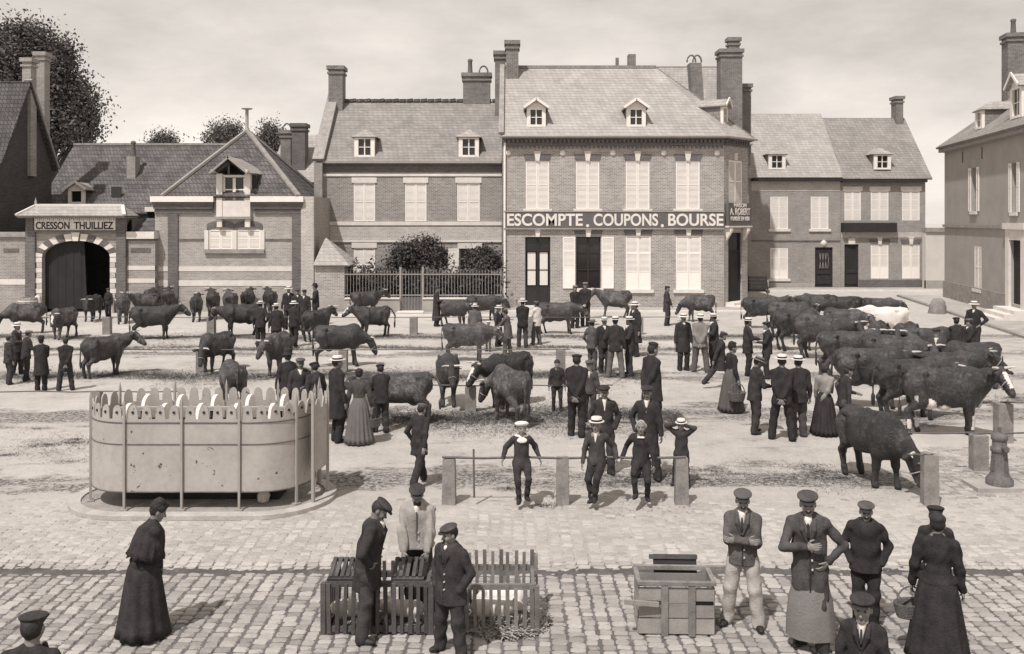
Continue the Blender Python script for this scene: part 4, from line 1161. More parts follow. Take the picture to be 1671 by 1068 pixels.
# ------------------------------------------------------------------ houses across the side street
fr = tag(empty('terraced_house', (0, 62, 0)), 'plain brick house with pale shutters behind the herd, beside the bank', 'house')
lx = lambda p: X(p, 62)
lz = lambda p: Z(p, 62)
x0, x1, ze = lx(1190), lx(1372), lz(290)
ops = [(lx(1257), lx(1286), lz(374), lz(321)), (lx(1323), lx(1352), lz(374), lz(321)), (lx(1257), lx(1286), lz(455), lz(405)), (lx(1330), lx(1359), 0.1, lz(404))]
facade(fr, 'wall', x0, x1, 0, ze, ops, M_brick_far, depth=8)
for o in ops[:3]: window(fr, *o, 'closed', sill=True, head='', solid=0.3 if o is ops[2] else 0.0)
def panel_door(root, o, light=True):
    dr = box_part('door', M_door, root, o[0], o[1], 0.1, 0.16, o[2], o[3]); w_ = o[1] - o[0]; h_ = o[3] - o[2]
    b = MB(); b.box(o[0] + 0.12, o[1] - 0.12, 0.07, 0.1, o[2] + 0.2, o[2] + h_ * 0.28); b.box(o[0] + 0.12, o[1] - 0.12, 0.07, 0.1, o[2] + h_ * 0.33, o[2] + h_ * 0.42); b.build('panel', M_dkwood, dr)
    if light:
        box_part('pane', M_glass, dr, o[0] + w_ * .25, o[1] - w_ * .25, 0.085, 0.098, o[2] + h_ * .47, o[2] + h_ * .85)
        b = MB()
        for k in range(7):
            xx = o[0] + w_ * (.27 + .46 * k / 6); b.tube([(xx, 0.06, o[2] + h_ * .47), (xx + 0.05 * (-1) ** k, 0.06, o[2] + h_ * .66), (xx, 0.06, o[2] + h_ * .85)], 0.018, 5)
        b.build('grille', M_iron_l, dr)
    return dr
panel_door(fr, ops[3])
MB().lathe([(0.0, -0.06), (0.16, -0.06), (0.22, 0.02)], 12).build('rosette', M_stone, fr, (lx(1344), -0.02, lz(397)), (math.radians(-90), 0, 0))
box_part('brick_band', M_brick_dark, fr, lx(1226), lx(1371), -0.05, 0.05, lz(394), lz(392.5)); box_part('cornice', M_dkwood, fr, lx(1226), x1, -0.35, 0.02, lz(296), lz(290)); box_part('upper_band', M_brick_light, fr, lx(1226), lx(1371), -0.02, 0.05, lz(312), lz(296.3))
box_part('plinth', M_plinth, fr, lx(1226), lx(1329), -0.06, 0.05, 0, lz(462))
rz = Z(186, 66)
b = MB(); slab(b, [(x0, -0.4, ze), (x1, -0.4, ze), (x1, 4, rz), (x0, 4, rz)]); slab(b, [(x0, 8.4, ze), (x1, 8.4, ze), (x1, 4, rz), (x0, 4, rz)]); b.build('roof', M_slate_l, fr)
dormer(fr, X(1268, 62.1), 0.12, Z(277, 62.1), 1.15, 1.05, 1.5, 'hip', M_slate)

fb = tag(empty('terraced_house', (0, 62, 0)), 'brick house with stone keystones and two dark-framed shuttered ground-floor windows by white wall', 'house')
x0, x1, ze = lx(1372.3), lx(1510), lz(292)
ops = [(lx(1378), lx(1401), 0.1, lz(399)), (lx(1421), lx(1450), lz(455), lz(399)), (lx(1472), lx(1501), lz(455), lz(399)), (lx(1378), lx(1405), lz(360), lz(312)), (lx(1421), lx(1450), lz(360), lz(312)), (lx(1472), lx(1501), lz(360), lz(312))]
facade(fb, 'wall', x0, x1, 0, ze, ops, M_brick_far, depth=8)
panel_door(fb, ops[0], False)
for o in ops[1:3]: window(fb, *o, 'closed', 0.35, sill=False, head='key')
for o in ops[3:]: window(fb, *o, 'closed', sill=False, head='block')
box_part('cornice', M_dkwood, fb, x0, lx(1460), -0.4, 0.02, lz(379), lz(364)); box_part('upper_band', M_brick_light, fb, x0, x1, -0.03, 0.05, lz(388), lz(379.3)); box_part('eaves', M_dkwood, fb, x0, x1, -0.35, 0.02, lz(298), lz(292))
box_part('plinth', M_brick_dark, fb, lx(1401.3), x1, -0.06, 0.05, 0, lz(457)); box_part('keystone', M_stone, fb, lx(1384), lx(1395), -0.08, 0.02, lz(399) + 0.01, lz(389))
b = MB(); slab(b, [(x0, -0.4, ze), (x1 + 0.3, -0.4, ze), (x1 + 0.3, 4, rz - 0.3), (x0, 4, rz - 0.3)]); slab(b, [(x0, 8.4, ze), (x1 + 0.3, 8.4, ze), (x1 + 0.3, 4, rz - 0.3), (x0, 4, rz - 0.3)]); b.build('roof', M_slate, fb)
dormer(fb, X(1440, 62.1), 0.12, Z(277, 62.1), 1.15, 1.05, 1.5, 'hip', M_slate)
chimney(fb, lx(1498), lx(1510), 3.5, 4.4, 9, Z(160, 66))
ww = tag(empty('garden_wall', (0, 61, 0)), 'blank white rendered wall between terraced house and right-hand corner house', 'wall')
box_part('wall', M_render_w, ww, X(1510.5, 61), X(1560, 61), 0, 0.5, 0, Z(379, 61)); box_part('coping', M_stone_d, ww, X(1510, 61), X(1560, 61), -0.12, 0.6, Z(379, 61) + 0.002, Z(372, 61)); box_part('plinth', M_plinth, ww, X(1510.5, 61), X(1560, 61), -0.04, 0.2, 0, Z(458, 61))

# ------------------------------------------------------------------ corner house on the right, running towards the lens
ux, uy = -2.0, -11.7
ul = math.hypot(ux, uy); ux, uy = ux / ul, uy / ul
cx0, cy0 = 25.55, 54.3
def sw(px):                               # distance along that wall at a photo column
    k = (px - CXP) / FPX
    return (k * cy0 - cx0) / (ux - k * uy)
def dw(px): return cy0 + uy * sw(px)
rh = tag(empty('corner_house', (cx0, cy0, 0), math.atan2(uy, ux)), 'grey rendered corner house with stone steps on the right edge', 'house')
ze = 8.9
W1 = (sw(1586), sw(1594), Z(345, dw(1590)), Z(274, dw(1590))); W2 = (sw(1652), sw(1660), W1[2] - 0.1, W1[3] - 0.1)
W3 = (sw(1590), sw(1602), Z(472, dw(1596)), Z(402, dw(1596))); DR = (sw(1650), sw(1650) + 1.5, 0.65, Z(392, dw(1655)))
L_ = sw(1663) + 9.0
W4 = (L_ - 3.2, L_ - 2.0, W1[2], W1[3])
facade(rh, 'wall', 0, L_, 0, ze, [W1, W2, W3, DR], M_render, depth=9.0)
for o in (W1, W2): window(rh, *o, 'open', sill=True, head='', frame=M_grey_p)
window(rh, *W3, 'closed', sill=True, head='')
box_part('door', M_door, rh, DR[0], DR[1], 0.12, 0.18, DR[2], DR[3])
b = MB(); b.box(DR[0] - 0.45, DR[0] - 0.002, -0.12, 0.05, 0.3, DR[3] + 0.5); b.box(DR[1] + 0.002, DR[1] + 0.45, -0.12, 0.05, 0.3, DR[3] + 0.5); b.box(DR[0] - 0.6, DR[1] + 0.6, -0.2, 0.05, DR[3] + 0.503, DR[3] + 0.8); b.box(DR[0], DR[1], -0.1, 0.05, DR[3] + 0.003, DR[3] + 0.5); b.build('door_surround', M_stone, rh)
box_part('string_course', M_stone_d, rh, -0.05, L_, -0.1, 0.03, 4.2, 4.36); box_part('plinth', M_stone_d, rh, -0.06, DR[0] - 0.46, -0.08, 0.03, 0, 1.05)
for k in range(3): box_part('step', M_stone, rh, DR[0] - 0.5 + 0.1 * k, DR[1] + 0.9, -1.5 + 0.4 * k, 0.02 - 0.002 * k, 0.17 * k, 0.17 * (k + 1) - 0.002)
box_part('cornice', M_stone_d, rh, -0.15, L_, -0.3, 0.03, ze - 0.3, ze - 0.01)
b = MB(); slab(b, [(-0.2, -0.45, ze), (L_, -0.45, ze), (L_, 4.2, 12.6), (3.2, 4.2, 12.6)]); slab(b, [(-0.2, -0.45, ze), (-0.2, 9.3, ze), (3.2, 4.2, 12.6)]); slab(b, [(-0.2, 9.3, ze), (L_, 9.3, ze), (L_, 4.2, 12.6), (3.2, 4.2, 12.6)]); b.build('roof', M_slate, rh)
dormer(rh, sw(1650), 0.25, ze + 0.55, 1.5, 1.5, 2.0, 'gable', M_slate); dormer(rh, sw(1590), 0.25, ze + 0.55, 1.1, 1.0, 1.4, 'hip', M_slate)
s_ = 2.1; chimney(rh, s_ - 0.5, s_ + 0.5, 2.6, 3.5, 9.2, 15.0, pots=1)
for sx in (2.4, 5.6): box_part('wall_anchor', M_iron, rh, sw(1560) + sx - 1.2, sw(1560) + sx - 1.12, -0.04, 0.01, ze - 1.1, ze - 0.5)

# chimneys and roof of the house between barn and brick house
bh = tag(empty('back_house', (0, 58, 0)), 'slate roof with broad chimneys showing between pyramid roof and brick house', 'house')
lx = lambda p: X(p, 58)
facade(bh, 'wall', lx(440), lx(545), 0, 7.0, [], M_brick_house, depth=7)
b = MB(); slab(b, [(lx(440), -0.3, 7), (lx(545), -0.3, 7), (lx(545), 3.5, Z(220, 61.5)), (lx(440), 3.5, Z(220, 61.5))]); slab(b, [(lx(440), 7.3, 7), (lx(545), 7.3, 7), (lx(545), 3.5, Z(220, 61.5)), (lx(440), 3.5, Z(220, 61.5))]); b.build('roof', M_slate_l, bh)
chimney(bh, lx(472), lx(494), 0.6, 1.6, 7.2, Z(204, 59), M_brick_dark); chimney(bh, lx(453), lx(470), 0.7, 1.5, 7.2, Z(215, 59), M_brick_chim, rings=1)
# ------------------------------------------------------------------ trees and shrubs
def leaves(name, blobs, n, size, mt, parent, seed=1, fill=0.5, per=26, spread=1.0):
    """thousands of small leaf faces in clumps through the crown's volume"""
    r = np.random.default_rng(seed)
    B = np.array(blobs, float)                      # cx cy cz rx ry rz
    wgt = B[:, 3] * B[:, 4] * B[:, 5]; wgt /= wgt.sum()
    nc = max(20, n // per)
    k = r.choice(len(B), nc, p=wgt)
    u = r.normal(size=(nc, 3)); u /= np.linalg.norm(u, axis=1)[:, None]
    rad = fill + (1.0 - fill) * r.random(nc) ** 0.6
    C = B[k, :3] + u * rad[:, None] * B[k, 3:]
    cs = spread * size * r.uniform(1.6, 4.0, nc)
    q = r.integers(0, nc, n)
    P = C[q] + r.normal(size=(n, 3)) * cs[q][:, None] * 0.42
    a = r.normal(size=(n, 3)); a /= np.linalg.norm(a, axis=1)[:, None]
    t = np.cross(a, r.normal(size=(n, 3))); t /= np.linalg.norm(t, axis=1)[:, None]
    s = size * r.uniform(0.5, 1.3, n)[:, None]
    V = np.stack([P - t * s * 0.6, P + a * s * 0.32, P + t * s * 0.6, P - a * s * 0.32], 1)
    V[:, 1] += np.cross(a, t) * s * 0.15
    return mesh_obj(name, np_mesh(name, V.reshape(-1, 3), np.arange(n * 4).reshape(n, 4), mt, smooth=False), parent)

def tree(label, x, y, h, blobs, n, size, seed, mt, trunk_r=0.4, group=None):
    t = tag(empty('tree', (x, y, 0)), label, 'tree', group)
    b = MB(); r = random.Random(seed)
    b.tube([(0, 0, 0), (0.1, 0, h * 0.3), (-0.1, 0.1, h * 0.6), (0, 0, h * 0.9)], [trunk_r, trunk_r * 0.75, trunk_r * 0.45, 0.05], 10)
    b.build('trunk', M_bark, t)
    for q in blobs:
        MB().tube([(0, 0, h * 0.35), (q[0] * 0.5, q[1] * 0.5, h * 0.35 + (q[2] - h * 0.35) * 0.6), (q[0], q[1], q[2])], [trunk_r * 0.4, trunk_r * 0.25, 0.05], 6).build('limb', M_bark, t)
    leaves('crown', blobs, n, size, mt, t, seed, 0.35, 110, 1.9)
    return t
dd = 76.0
def tb(px, py, d, rpx, rz=None):           # a crown lobe seen at a photo column and row
    rpx *= 0.86; rz = rz * 0.86 if rz else None
    return (X(px, d), 0, Z(py, d), rpx * d / FPX, rpx * d / FPX * 0.9, (rz or rpx) * d / FPX)
cx = X(60, dd)
lob = [tb(42, 85, dd, 46), tb(85, 115, dd, 48), tb(20, 140, dd, 52), tb(112, 165, dd, 42), tb(70, 195, dd, 62), tb(128, 205, dd, 36, 30), tb(152, 200, dd, 15, 10), tb(160, 178, dd, 7, 5), tb(135, 150, dd, 12, 9), tb(124, 128, dd, 10, 8), tb(95, 80, dd, 22), tb(10, 70, dd, 30), tb(52, 52, dd, 16, 10), tb(168, 212, dd, 6, 4)]
tree('broad dark leafy tree towering over the roofs at the left edge', cx, dd, 15, [(a - cx, e, c, f, g, h) for a, e, c, f, g, h in lob], 56000, 0.27, 11, M_leaf, 0.6)
for lab, px, sd, lobs in (('small dark treetop above the long stable roof', 268, 21, [(268, 236, 15, 9)]),
                          ('pale bushy treetop left of the pyramid roof', 365, 22, [(348, 232, 22, 14), (372, 218, 26, 17), (388, 226, 18, 20)]),
                          ('thin treetop beside the chimneys behind the pyramid roof', 440, 23, [(440, 222, 12, 18), (452, 230, 12, 12)])):
    d2 = 90.0; c0 = X(px, d2)
    tree(lab, c0, d2, 11, [(X(a, d2) - c0, 0, Z(c, d2), e * d2 / FPX, e * d2 / FPX, f * d2 / FPX) for a, c, e, f in lobs], 5000, 0.22, sd, M_leaf2, 0.3, 'trees behind the roofs')
sd_ = 48.2
for lab, sd, lobs, n in (('wide rounded shrub before the middle ground-floor window', 31, [(660, 418, 24, 22), (688, 412, 24, 23), (712, 420, 20, 22), (650, 432, 18, 16), (700, 395, 12, 9)], 7500),
                         ('dark bushy shrub at the right end of the railing', 32, [(778, 424, 16, 13), (800, 426, 16, 15), (788, 414, 10, 7)], 4500)):
    c0 = X(lobs[0][0], sd_)
    s = tag(empty('shrub', (c0, sd_, 0)), lab, 'shrub', 'shrubs behind the railing')
    leaves('foliage', [(X(a, sd_) - c0, 0, Z(c, sd_), e * sd_ / FPX, e * sd_ / FPX, f * sd_ / FPX) for a, c, e, f in lobs], int(n * 1.5), 0.13, M_leaf3, s, sd, 0.2)
    MB().tube([(0, 0, 0), (0.1, 0, 1.0), (0, 0, 2.0)], [0.09, 0.07, 0.04], 6).build('stem', M_bark, s)
hg = tag(empty('hedge', (X(690, 46.2), 46.6, 0)), 'clipped dark hedge growing close behind the iron railing', 'hedge')
c0 = X(690, 46.2)
leaves('foliage', [(X(p, 46.3) - c0, 0.15 * math.sin(p), 1.25, 0.85, 0.45, 1.25) for p in range(572, 816, 18) if not 655 < p < 688], 7000, 0.15, M_leaf3, hg, 41, 0.35)
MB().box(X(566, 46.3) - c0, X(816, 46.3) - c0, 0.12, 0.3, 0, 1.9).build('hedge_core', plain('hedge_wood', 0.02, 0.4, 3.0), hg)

# ------------------------------------------------------------------ tethering rails
def rail(label, base, posts, bar_px, h, pw=0.2, taper=0.0, bar_r=0.016, skip_bar=False):
    """row of stone posts carrying an iron bar; base = photo row of the post feet"""
    y = D(base)
    t = tag(empty('tethering_rail', (X(posts[0], y), y, 0)), label, 'rail', 'tethering rails for the cattle')
    x0 = X(posts[0], y)
    for p in posts:
        w = pw; b = MB(); w2 = w * (0.5 - taper); hh = h + rnd.uniform(-0.03, 0.03)
        v = [(-w * .5, -w * .4, 0), (w * .5, -w * .4, 0), (w * .5, w * .4, 0), (-w * .5, w * .4, 0), (-w2, -w2 * .8, hh), (w2, -w2 * .8, hh), (w2, w2 * .8, hh), (-w2, w2 * .8, hh), (0, 0, hh + 0.03)]
        b.add(v, [(0, 1, 5, 4), (1, 2, 6, 5), (2, 3, 7, 6), (3, 0, 4, 7), (4, 5, 8), (5, 6, 8), (6, 7, 8), (7, 4, 8)])
        b.build('post', M_post, t, (X(p, y) - x0, 0, 0), (0, 0, rnd.uniform(-.1, .1)))
    if not skip_bar:
        xa, xb = X(bar_px[0], y) - x0, X(bar_px[1], y) - x0
        pts = [(xa + (xb - xa) * k / 12, -0.06, h + 0.03 - 0.02 * math.sin(math.pi * k / 12 * 3) ** 2) for k in range(13)]
        MB().tube(pts, bar_r, 6).build('bar', M_iron, t)
    return t
front = rail('front rail with three stone posts where boys sit in a row', 822, [733, 918, 1112], (722, 1118), 0.74, 0.22, 0.06, 0.02)
b = MB(); b.tube([(X(773, 15) - X(733, 15), -0.07, 0.9), (X(773, 15) - X(733, 15), -0.07, 0.72), (X(774, 15) - X(733, 15), -0.08, 0.12)], 0.018, 6); b.build('chain', M_iron, front)
rail('rail with one post behind the front-facing cow in the middle', 672, [600, 768, 962], (560, 1000), 0.62, 0.26)
rail('long rail crossing the left middle of the square', 607, [328, 560, 915], (200, 930), 0.66, 0.26)
rail('farthest rail in front of the houses', 546, [175, 345, 675, 868, 1043], (120, 1105), 0.68, 0.3)
rail('rail at the left edge running behind the urinal', 678, [-60, 158], (-60, 300), 0.55, 0.22)
rail('short rail post beside the grazing bull', 823, [1517], (1478, 1520), 0.80, 0.24, 0.02)
rail('rail with thick post behind the cast-iron hydrant', 770, [1597, 1760], (1476, 1780), 0.70, 0.27)
rail('rail post where the white-faced cow is tied', 722, [1637, 1800], (1630, 1820), 0.82, 0.3)

def sheet_material():
    m, nt, b = new_mat('painted_iron')
    tc = nt.nodes.new('ShaderNodeTexCoord'); P = tc.outputs['Object']
    n1 = noise(nt, P, 1.6, 7.0, 0.7); n2 = noise(nt, P, 11.0, 5.0, 0.7); n3 = noise(nt, P, 5.5, 3.0, 0.6)
    c = ramp(nt, [(0.3, 0.31), (0.52, 0.41), (0.7, 0.48)], math_n(nt, 'ADD', math_n(nt, 'MULTIPLY', n1.outputs[0], 0.6), math_n(nt, 'MULTIPLY', n2.outputs[0], 0.4))).outputs[0]
    r = nt.nodes.new('ShaderNodeMapRange'); r.inputs['From Min'].default_value = 0.665; r.inputs['From Max'].default_value = 0.70; nt.links.new(n3.outputs[0], r.inputs[0])
    nt.links.new(mixc(nt, r.outputs[0], c, lin(0.06)), b.inputs['Base Color'])
    b.inputs['Roughness'].default_value = 0.75; b.inputs['Specular IOR Level'].default_value = 0.2
    bump(nt, b, n2.outputs[0], 0.25, 0.01)
    return m

# ------------------------------------------------------------------ iron urinal
uc = (X(335, 15.25), 15.25)
ur = tag(empty('public_urinal', (uc[0], uc[1], 0)), 'long oval sheet-iron urinal with scalloped crest on a kerbed island', 'urinal')
HL, RD = 1.80, 0.80                         # half length, end radius
M_sheet = sheet_material()
def oval(t, off=0.0):
    """point on the stadium outline, t in metres from the front left, anticlockwise seen from above; returns x, y, nx, ny"""
    a = HL - RD; s = 2 * a; c = math.pi * RD; Lt = 2 * (s + c); t %= Lt
    if t < s: x, y, nx, ny = -a + t, -RD, 0, -1
    elif t < s + c: w = (t - s) / RD - math.pi / 2; nx, ny = math.cos(w), math.sin(w); x, y = a + RD * nx, RD * ny
    elif t < 2 * s + c: x, y, nx, ny = a - (t - s - c), RD, 0, 1
    else: w = (t - 2 * s - c) / RD + math.pi / 2; nx, ny = math.cos(w), math.sin(w); x, y = -a + RD * nx, RD * ny
    return x + nx * off, y + ny * off, nx, ny
PER = 2 * (2 * (HL - RD) + math.pi * RD)
NP = 10
edges = [PER * k / NP for k in range(NP + 1)]
def crest(u):                               # scalloped upper edge
    v = (u * 4) % 1.0
    return 1.47 + (0.10 + 0.12 * math.sqrt(max(0, 1 - ((v - 0.5) / 0.34) ** 2)) if abs(v - 0.5) < 0.34 else 0.0)
for k in range(NP):
    t0, t1 = edges[k] + 0.02, edges[k + 1] - 0.02
    n = 64; b = MB(); V = []
    for off in (0.0, -0.02):
        for i in range(n + 1):
            x, y, _, _ = oval(t0 + (t1 - t0) * i / n, off); V += [(x, y, 0.32), (x, y, 1.44), (x, y, crest(i / n) if 0 < i < n else 1.44)]
    N = 3 * (n + 1); F = []
    for i in range(n):
        a = 3 * i
        F += [(a, a + 3, a + 4, a + 1), (a + 1, a + 4, a + 5, a + 2), (N + a + 1, N + a + 4, N + a + 3, N + a), (N + a + 2, N + a + 5, N + a + 4, N + a + 1), (a + 2, a + 5, N + a + 5, N + a + 2), (a, N + a, N + a + 3, a + 3)]
    b.add(V, F, 0, False); pn = b.build('panel', M_sheet, ur)
    for z, w in ((1.42, 0.010), (1.08, 0.008), (0.33, 0.012)):
        MB().tube([(*oval(t0 + (t1 - t0) * i / 8, 0.006)[:2], z) for i in range(9)], w, 5).build('moulding', M_iron, pn)
    b = MB()
    for j in range(4):
        x, y, nx, ny = oval(t0 + (t1 - t0) * (j + 0.5) / 4, 0.001); b.tube([(x, y, 1.58), (x + nx * 0.012, y + ny * 0.012, 1.58)], 0.022, 8)
    b.build('crest_hole', M_dkwood, pn)
for k in range(NP):
    x, y, nx, ny = oval(edges[k], 0.02)
    b = MB(); b.box(-0.017, 0.017, -0.02, 0.02, 0.06, 1.72); b.add([(-0.017, -0.02, 1.72), (0.017, -0.02, 1.72), (0.017, 0.02, 1.72), (-0.017, 0.02, 1.72), (0, 0, 1.84)], [(0, 1, 4), (1, 2, 4), (2, 3, 4), (3, 0, 4)]); b.box(-0.06, 0.06, -0.05, 0.05, 0.05, 0.075)
    b.build('post', M_zinc, ur, (x, y, 0), (0, 0, math.atan2(ny, nx) + math.pi / 2))
box_part('trough', M_dkwood, ur, -1.25, 1.3, -0.26, 0.26, 0.06, 1.28); box_part('beam', M_zinc, ur, -1.4, 1.4, -0.05, 0.05, 1.46, 1.51)
for k in range(5):
    xx = -1.1 + k * 0.58
    pts = [(xx - 0.0, -0.62), (xx, -0.18)]
    b = MB(); prof = [(-0.62 + 0.5 * i / 8, 1.42 + 0.22 * math.sqrt(max(0, 1 - ((i - 4) / 4) ** 2))) for i in range(9)]
    for sgn in (-1, 1):
        v = [(xx - 0.025, sgn * y, 0.5) for y, _ in prof] + [(xx - 0.025, sgn * y, z) for y, z in prof] + [(xx + 0.03, sgn * y, 0.5) for y, _ in prof] + [(xx + 0.03, sgn * y, z) for y, z in prof]
        b.add(v, [(i, i + 1, i + 10, i + 9) for i in range(8)] + [(18 + i, 27 + i, 28 + i, 19 + i) for i in range(8)] + [(9 + i, 10 + i, 28 + i, 27 + i) for i in range(8)])
    b.build('divider', M_white, ur)
# curved entrance screen at the right end
b = MB(); V = []; n = 20
for i in range(n + 1):
    w = math.radians(-28 + 70 * i / n); r = RD + 0.20
    V += [(HL - RD + r * math.cos(w), r * math.sin(w), 0.55), (HL - RD + r * math.cos(w), r * math.sin(w), 1.5 + (0.2 if (i // 2) % 2 else 0.05)), (HL - RD + (r - .02) * math.cos(w), (r - .02) * math.sin(w), 0.55), (HL - RD + (r - .02) * math.cos(w), (r - .02) * math.sin(w), 1.5 + (0.2 if (i // 2) % 2 else 0.05))]
b.add(V, [(4 * i, 4 * i + 4, 4 * i + 5, 4 * i + 1) for i in range(n)] + [(4 * i + 3, 4 * i + 7, 4 * i + 6, 4 * i + 2) for i in range(n)] + [(4 * i + 1, 4 * i + 5, 4 * i + 7, 4 * i + 3) for i in range(n)])
b.build('entrance_screen', M_sheet, ur)
for w in (-28, 8, 42):
    w = math.radians(w); r = RD + 0.21
    b = MB(); b.box(-0.026, 0.026, -0.02, 0.02, 0.06, 1.72); b.add([(-0.026, -0.02, 1.72), (0.026, -0.02, 1.72), (0.026, 0.02, 1.72), (-0.026, 0.02, 1.72), (0, 0, 1.9)], [(0, 1, 4), (1, 2, 4), (2, 3, 4), (3, 0, 4)]); b.build('post', M_zinc, ur, (HL - RD + r * math.cos(w), r * math.sin(w), 0), (0, 0, w))
isl = MB(); ring = [oval(PER * i / 60, 0.36)[:2] for i in range(60)]; inn = [oval(PER * i / 60, 0.17)[:2] for i in range(60)]
v = [(x, y, 0) for x, y in ring] + [(x, y, 0.065) for x, y in ring] + [(x, y, 0.075) for x, y in inn] + [(x, y, 0.045) for x, y in inn]
isl.add(v, [(a + i, a + (i + 1) % 60, a + 60 + (i + 1) % 60, a + 60 + i) for a in (0, 60, 120) for i in range(60)], 0)
isl.build('island_kerb', plain('kerb_stone', 0.42, 0.25, 3.0, 0.9, 0.4, 24.0), ur); b = MB(); b.add([(x, y, 0.05) for x, y in inn], [tuple(range(60))]); b.build('island_floor', M_stone_d, ur)
b = MB(); b.tube([(0, 0, 0), (0.02, 0, 0.1), (0, 0.02, 0.2)], [0.09, 0.11, 0.04], 7); b.build('paper_heap', M_shirt, ur, (HL - 0.75, -0.35, 0.05))

# ------------------------------------------------------------------ hydrant, bollard, barrel, cart
hx, hy = G(1631, 797)
hd_ = tag(empty('street_hydrant', (hx, hy, 0)), 'stubby cast-iron hydrant column on a stone slab at the right edge', 'hydrant')
MB().box(-0.5, 0.42, -0.26, 0.34, 0.0, 0.07).build('slab', M_plinth, hd_)
MB().lathe([(0.22, 0.07), (0.22, 0.16), (0.18, 0.2), (0.15, 0.26), (0.125, 0.6), (0.125, 0.62), (0.145, 0.64), (0.145, 0.70), (0.12, 0.72), (0.115, 0.8), (0.115, 0.82), (0.135, 0.84), (0.135, 0.9), (0.09, 0.94), (0.04, 0.96), (0.0, 0.97)], 20).build('column', plain('hydrant_iron', 0.13, 0.5, 7.0, 0.7, 0.6, 30.0, 0.3), hd_)
MB().tube([(0, 0, 0.96), (0, 0, 1.05)], 0.03, 8).build('spindle', M_iron, hd_)
for a in (0, 90, 180, 270): MB().box(-0.03, 0.03, -0.15, -0.12, 0.3, 0.52).build('cast_panel', M_iron, hd_, None, (0, 0, math.radians(a + 20)))
MB().tube([(0, -0.15, 0.72), (0, -0.24, 0.72)], 0.05, 10).build('outlet', M_iron, hd_)

def barrel(px, py, lab):
    x, y = G(px, py)
    t = tag(empty('barrel', (x, y, 0)), lab, 'barrel')
    for k in range(14):
        a0, a1 = 2 * math.pi * k / 14 + 0.02, 2 * math.pi * (k + 1) / 14 - 0.02; b = MB(); V = []
        pr = [(0.38, 0.0), (0.44, 0.3), (0.46, 0.5), (0.44, 0.72), (0.38, 1.0)]
        for r, z in pr: V += [(r * math.cos(a0), r * math.sin(a0), z), (r * math.cos(a1), r * math.sin(a1), z)]
        b.add(V, [(2 * i, 2 * i + 1, 2 * i + 3, 2 * i + 2) for i in range(4)]); b.build('stave', M_box, t)
    for z, r in ((0.15, 0.42), (0.85, 0.43)): MB().lathe([(r, z - 0.03), (r + 0.01, z), (r, z + 0.03)], 20).build('hoop', M_stone, t)
    MB().lathe([(0.0, 0.95), (0.37, 0.95)], 16).build('head', M_stone, t)
barrel(46, 521, 'pale banded barrel standing upright left of the arched gate')
x, y = G(1530, 512)
t = tag(empty('guard_stone', (x, y, 0)), 'rough dark corner stone at the foot of the right-hand house', 'stone')
MB().lathe([(0.42, 0), (0.4, 0.3), (0.33, 0.6), (0.2, 0.74), (0, 0.78)], 9, wob=lambda t, z: 1 + 0.12 * math.sin(3 * t + z * 5)).build('block', M_post, t)

cx_, cy_ = X(1234, 51.0), 51.0
ct = tag(empty('handcart', (cx_, cy_, 0), math.radians(75)), 'dark two-wheeled cart parked beside the bank corner', 'cart')
for s in (-1, 1):
    b = MB(); pts = [(0.62 * math.cos(a), 0, 0.62 * math.sin(a)) for a in np.linspace(0, 2 * math.pi, 25)]; b.tube(pts, 0.04, 6, cap=False); wh = b.build('wheel', M_stone_d, ct, (0, s * 0.62, 0.66))
    b = MB(); [b.bar((0, 0, 0), (0.6 * math.cos(a), 0, 0.6 * math.sin(a)), 0.035) for a in np.linspace(0, 2 * math.pi, 11)[:-1]]; b.build('spoke', M_stone_d, wh)
    MB().tube([(0, -0.1, 0), (0, 0.1, 0)], 0.09, 10).build('hub', M_iron, wh)
    MB().bar((-0.9, s * 0.42, 0.75), (2.2, s * 0.36, 0.95), 0.07).build('shaft', M_dkwood, ct)
box_part('bed', M_dkwood, ct, -1.0, 0.95, -0.52, 0.52, 0.72, 0.82)
for k in range(4):
    z = 0.84 + k * 0.19
    for s in (-1, 1): box_part('side_board', M_dkwood, ct, -1.0, 0.95, s * 0.53 - 0.02, s * 0.53 + 0.02, z, z + 0.15)
    box_part('tail_board', M_dkwood, ct, -1.04, -1.0, -0.55, 0.55, z, z + 0.15)
MB().bar((0.9, 0.45, 0.85), (0.95, 0.5, 2.6), 0.06).build('stake', M_dkwood, ct)

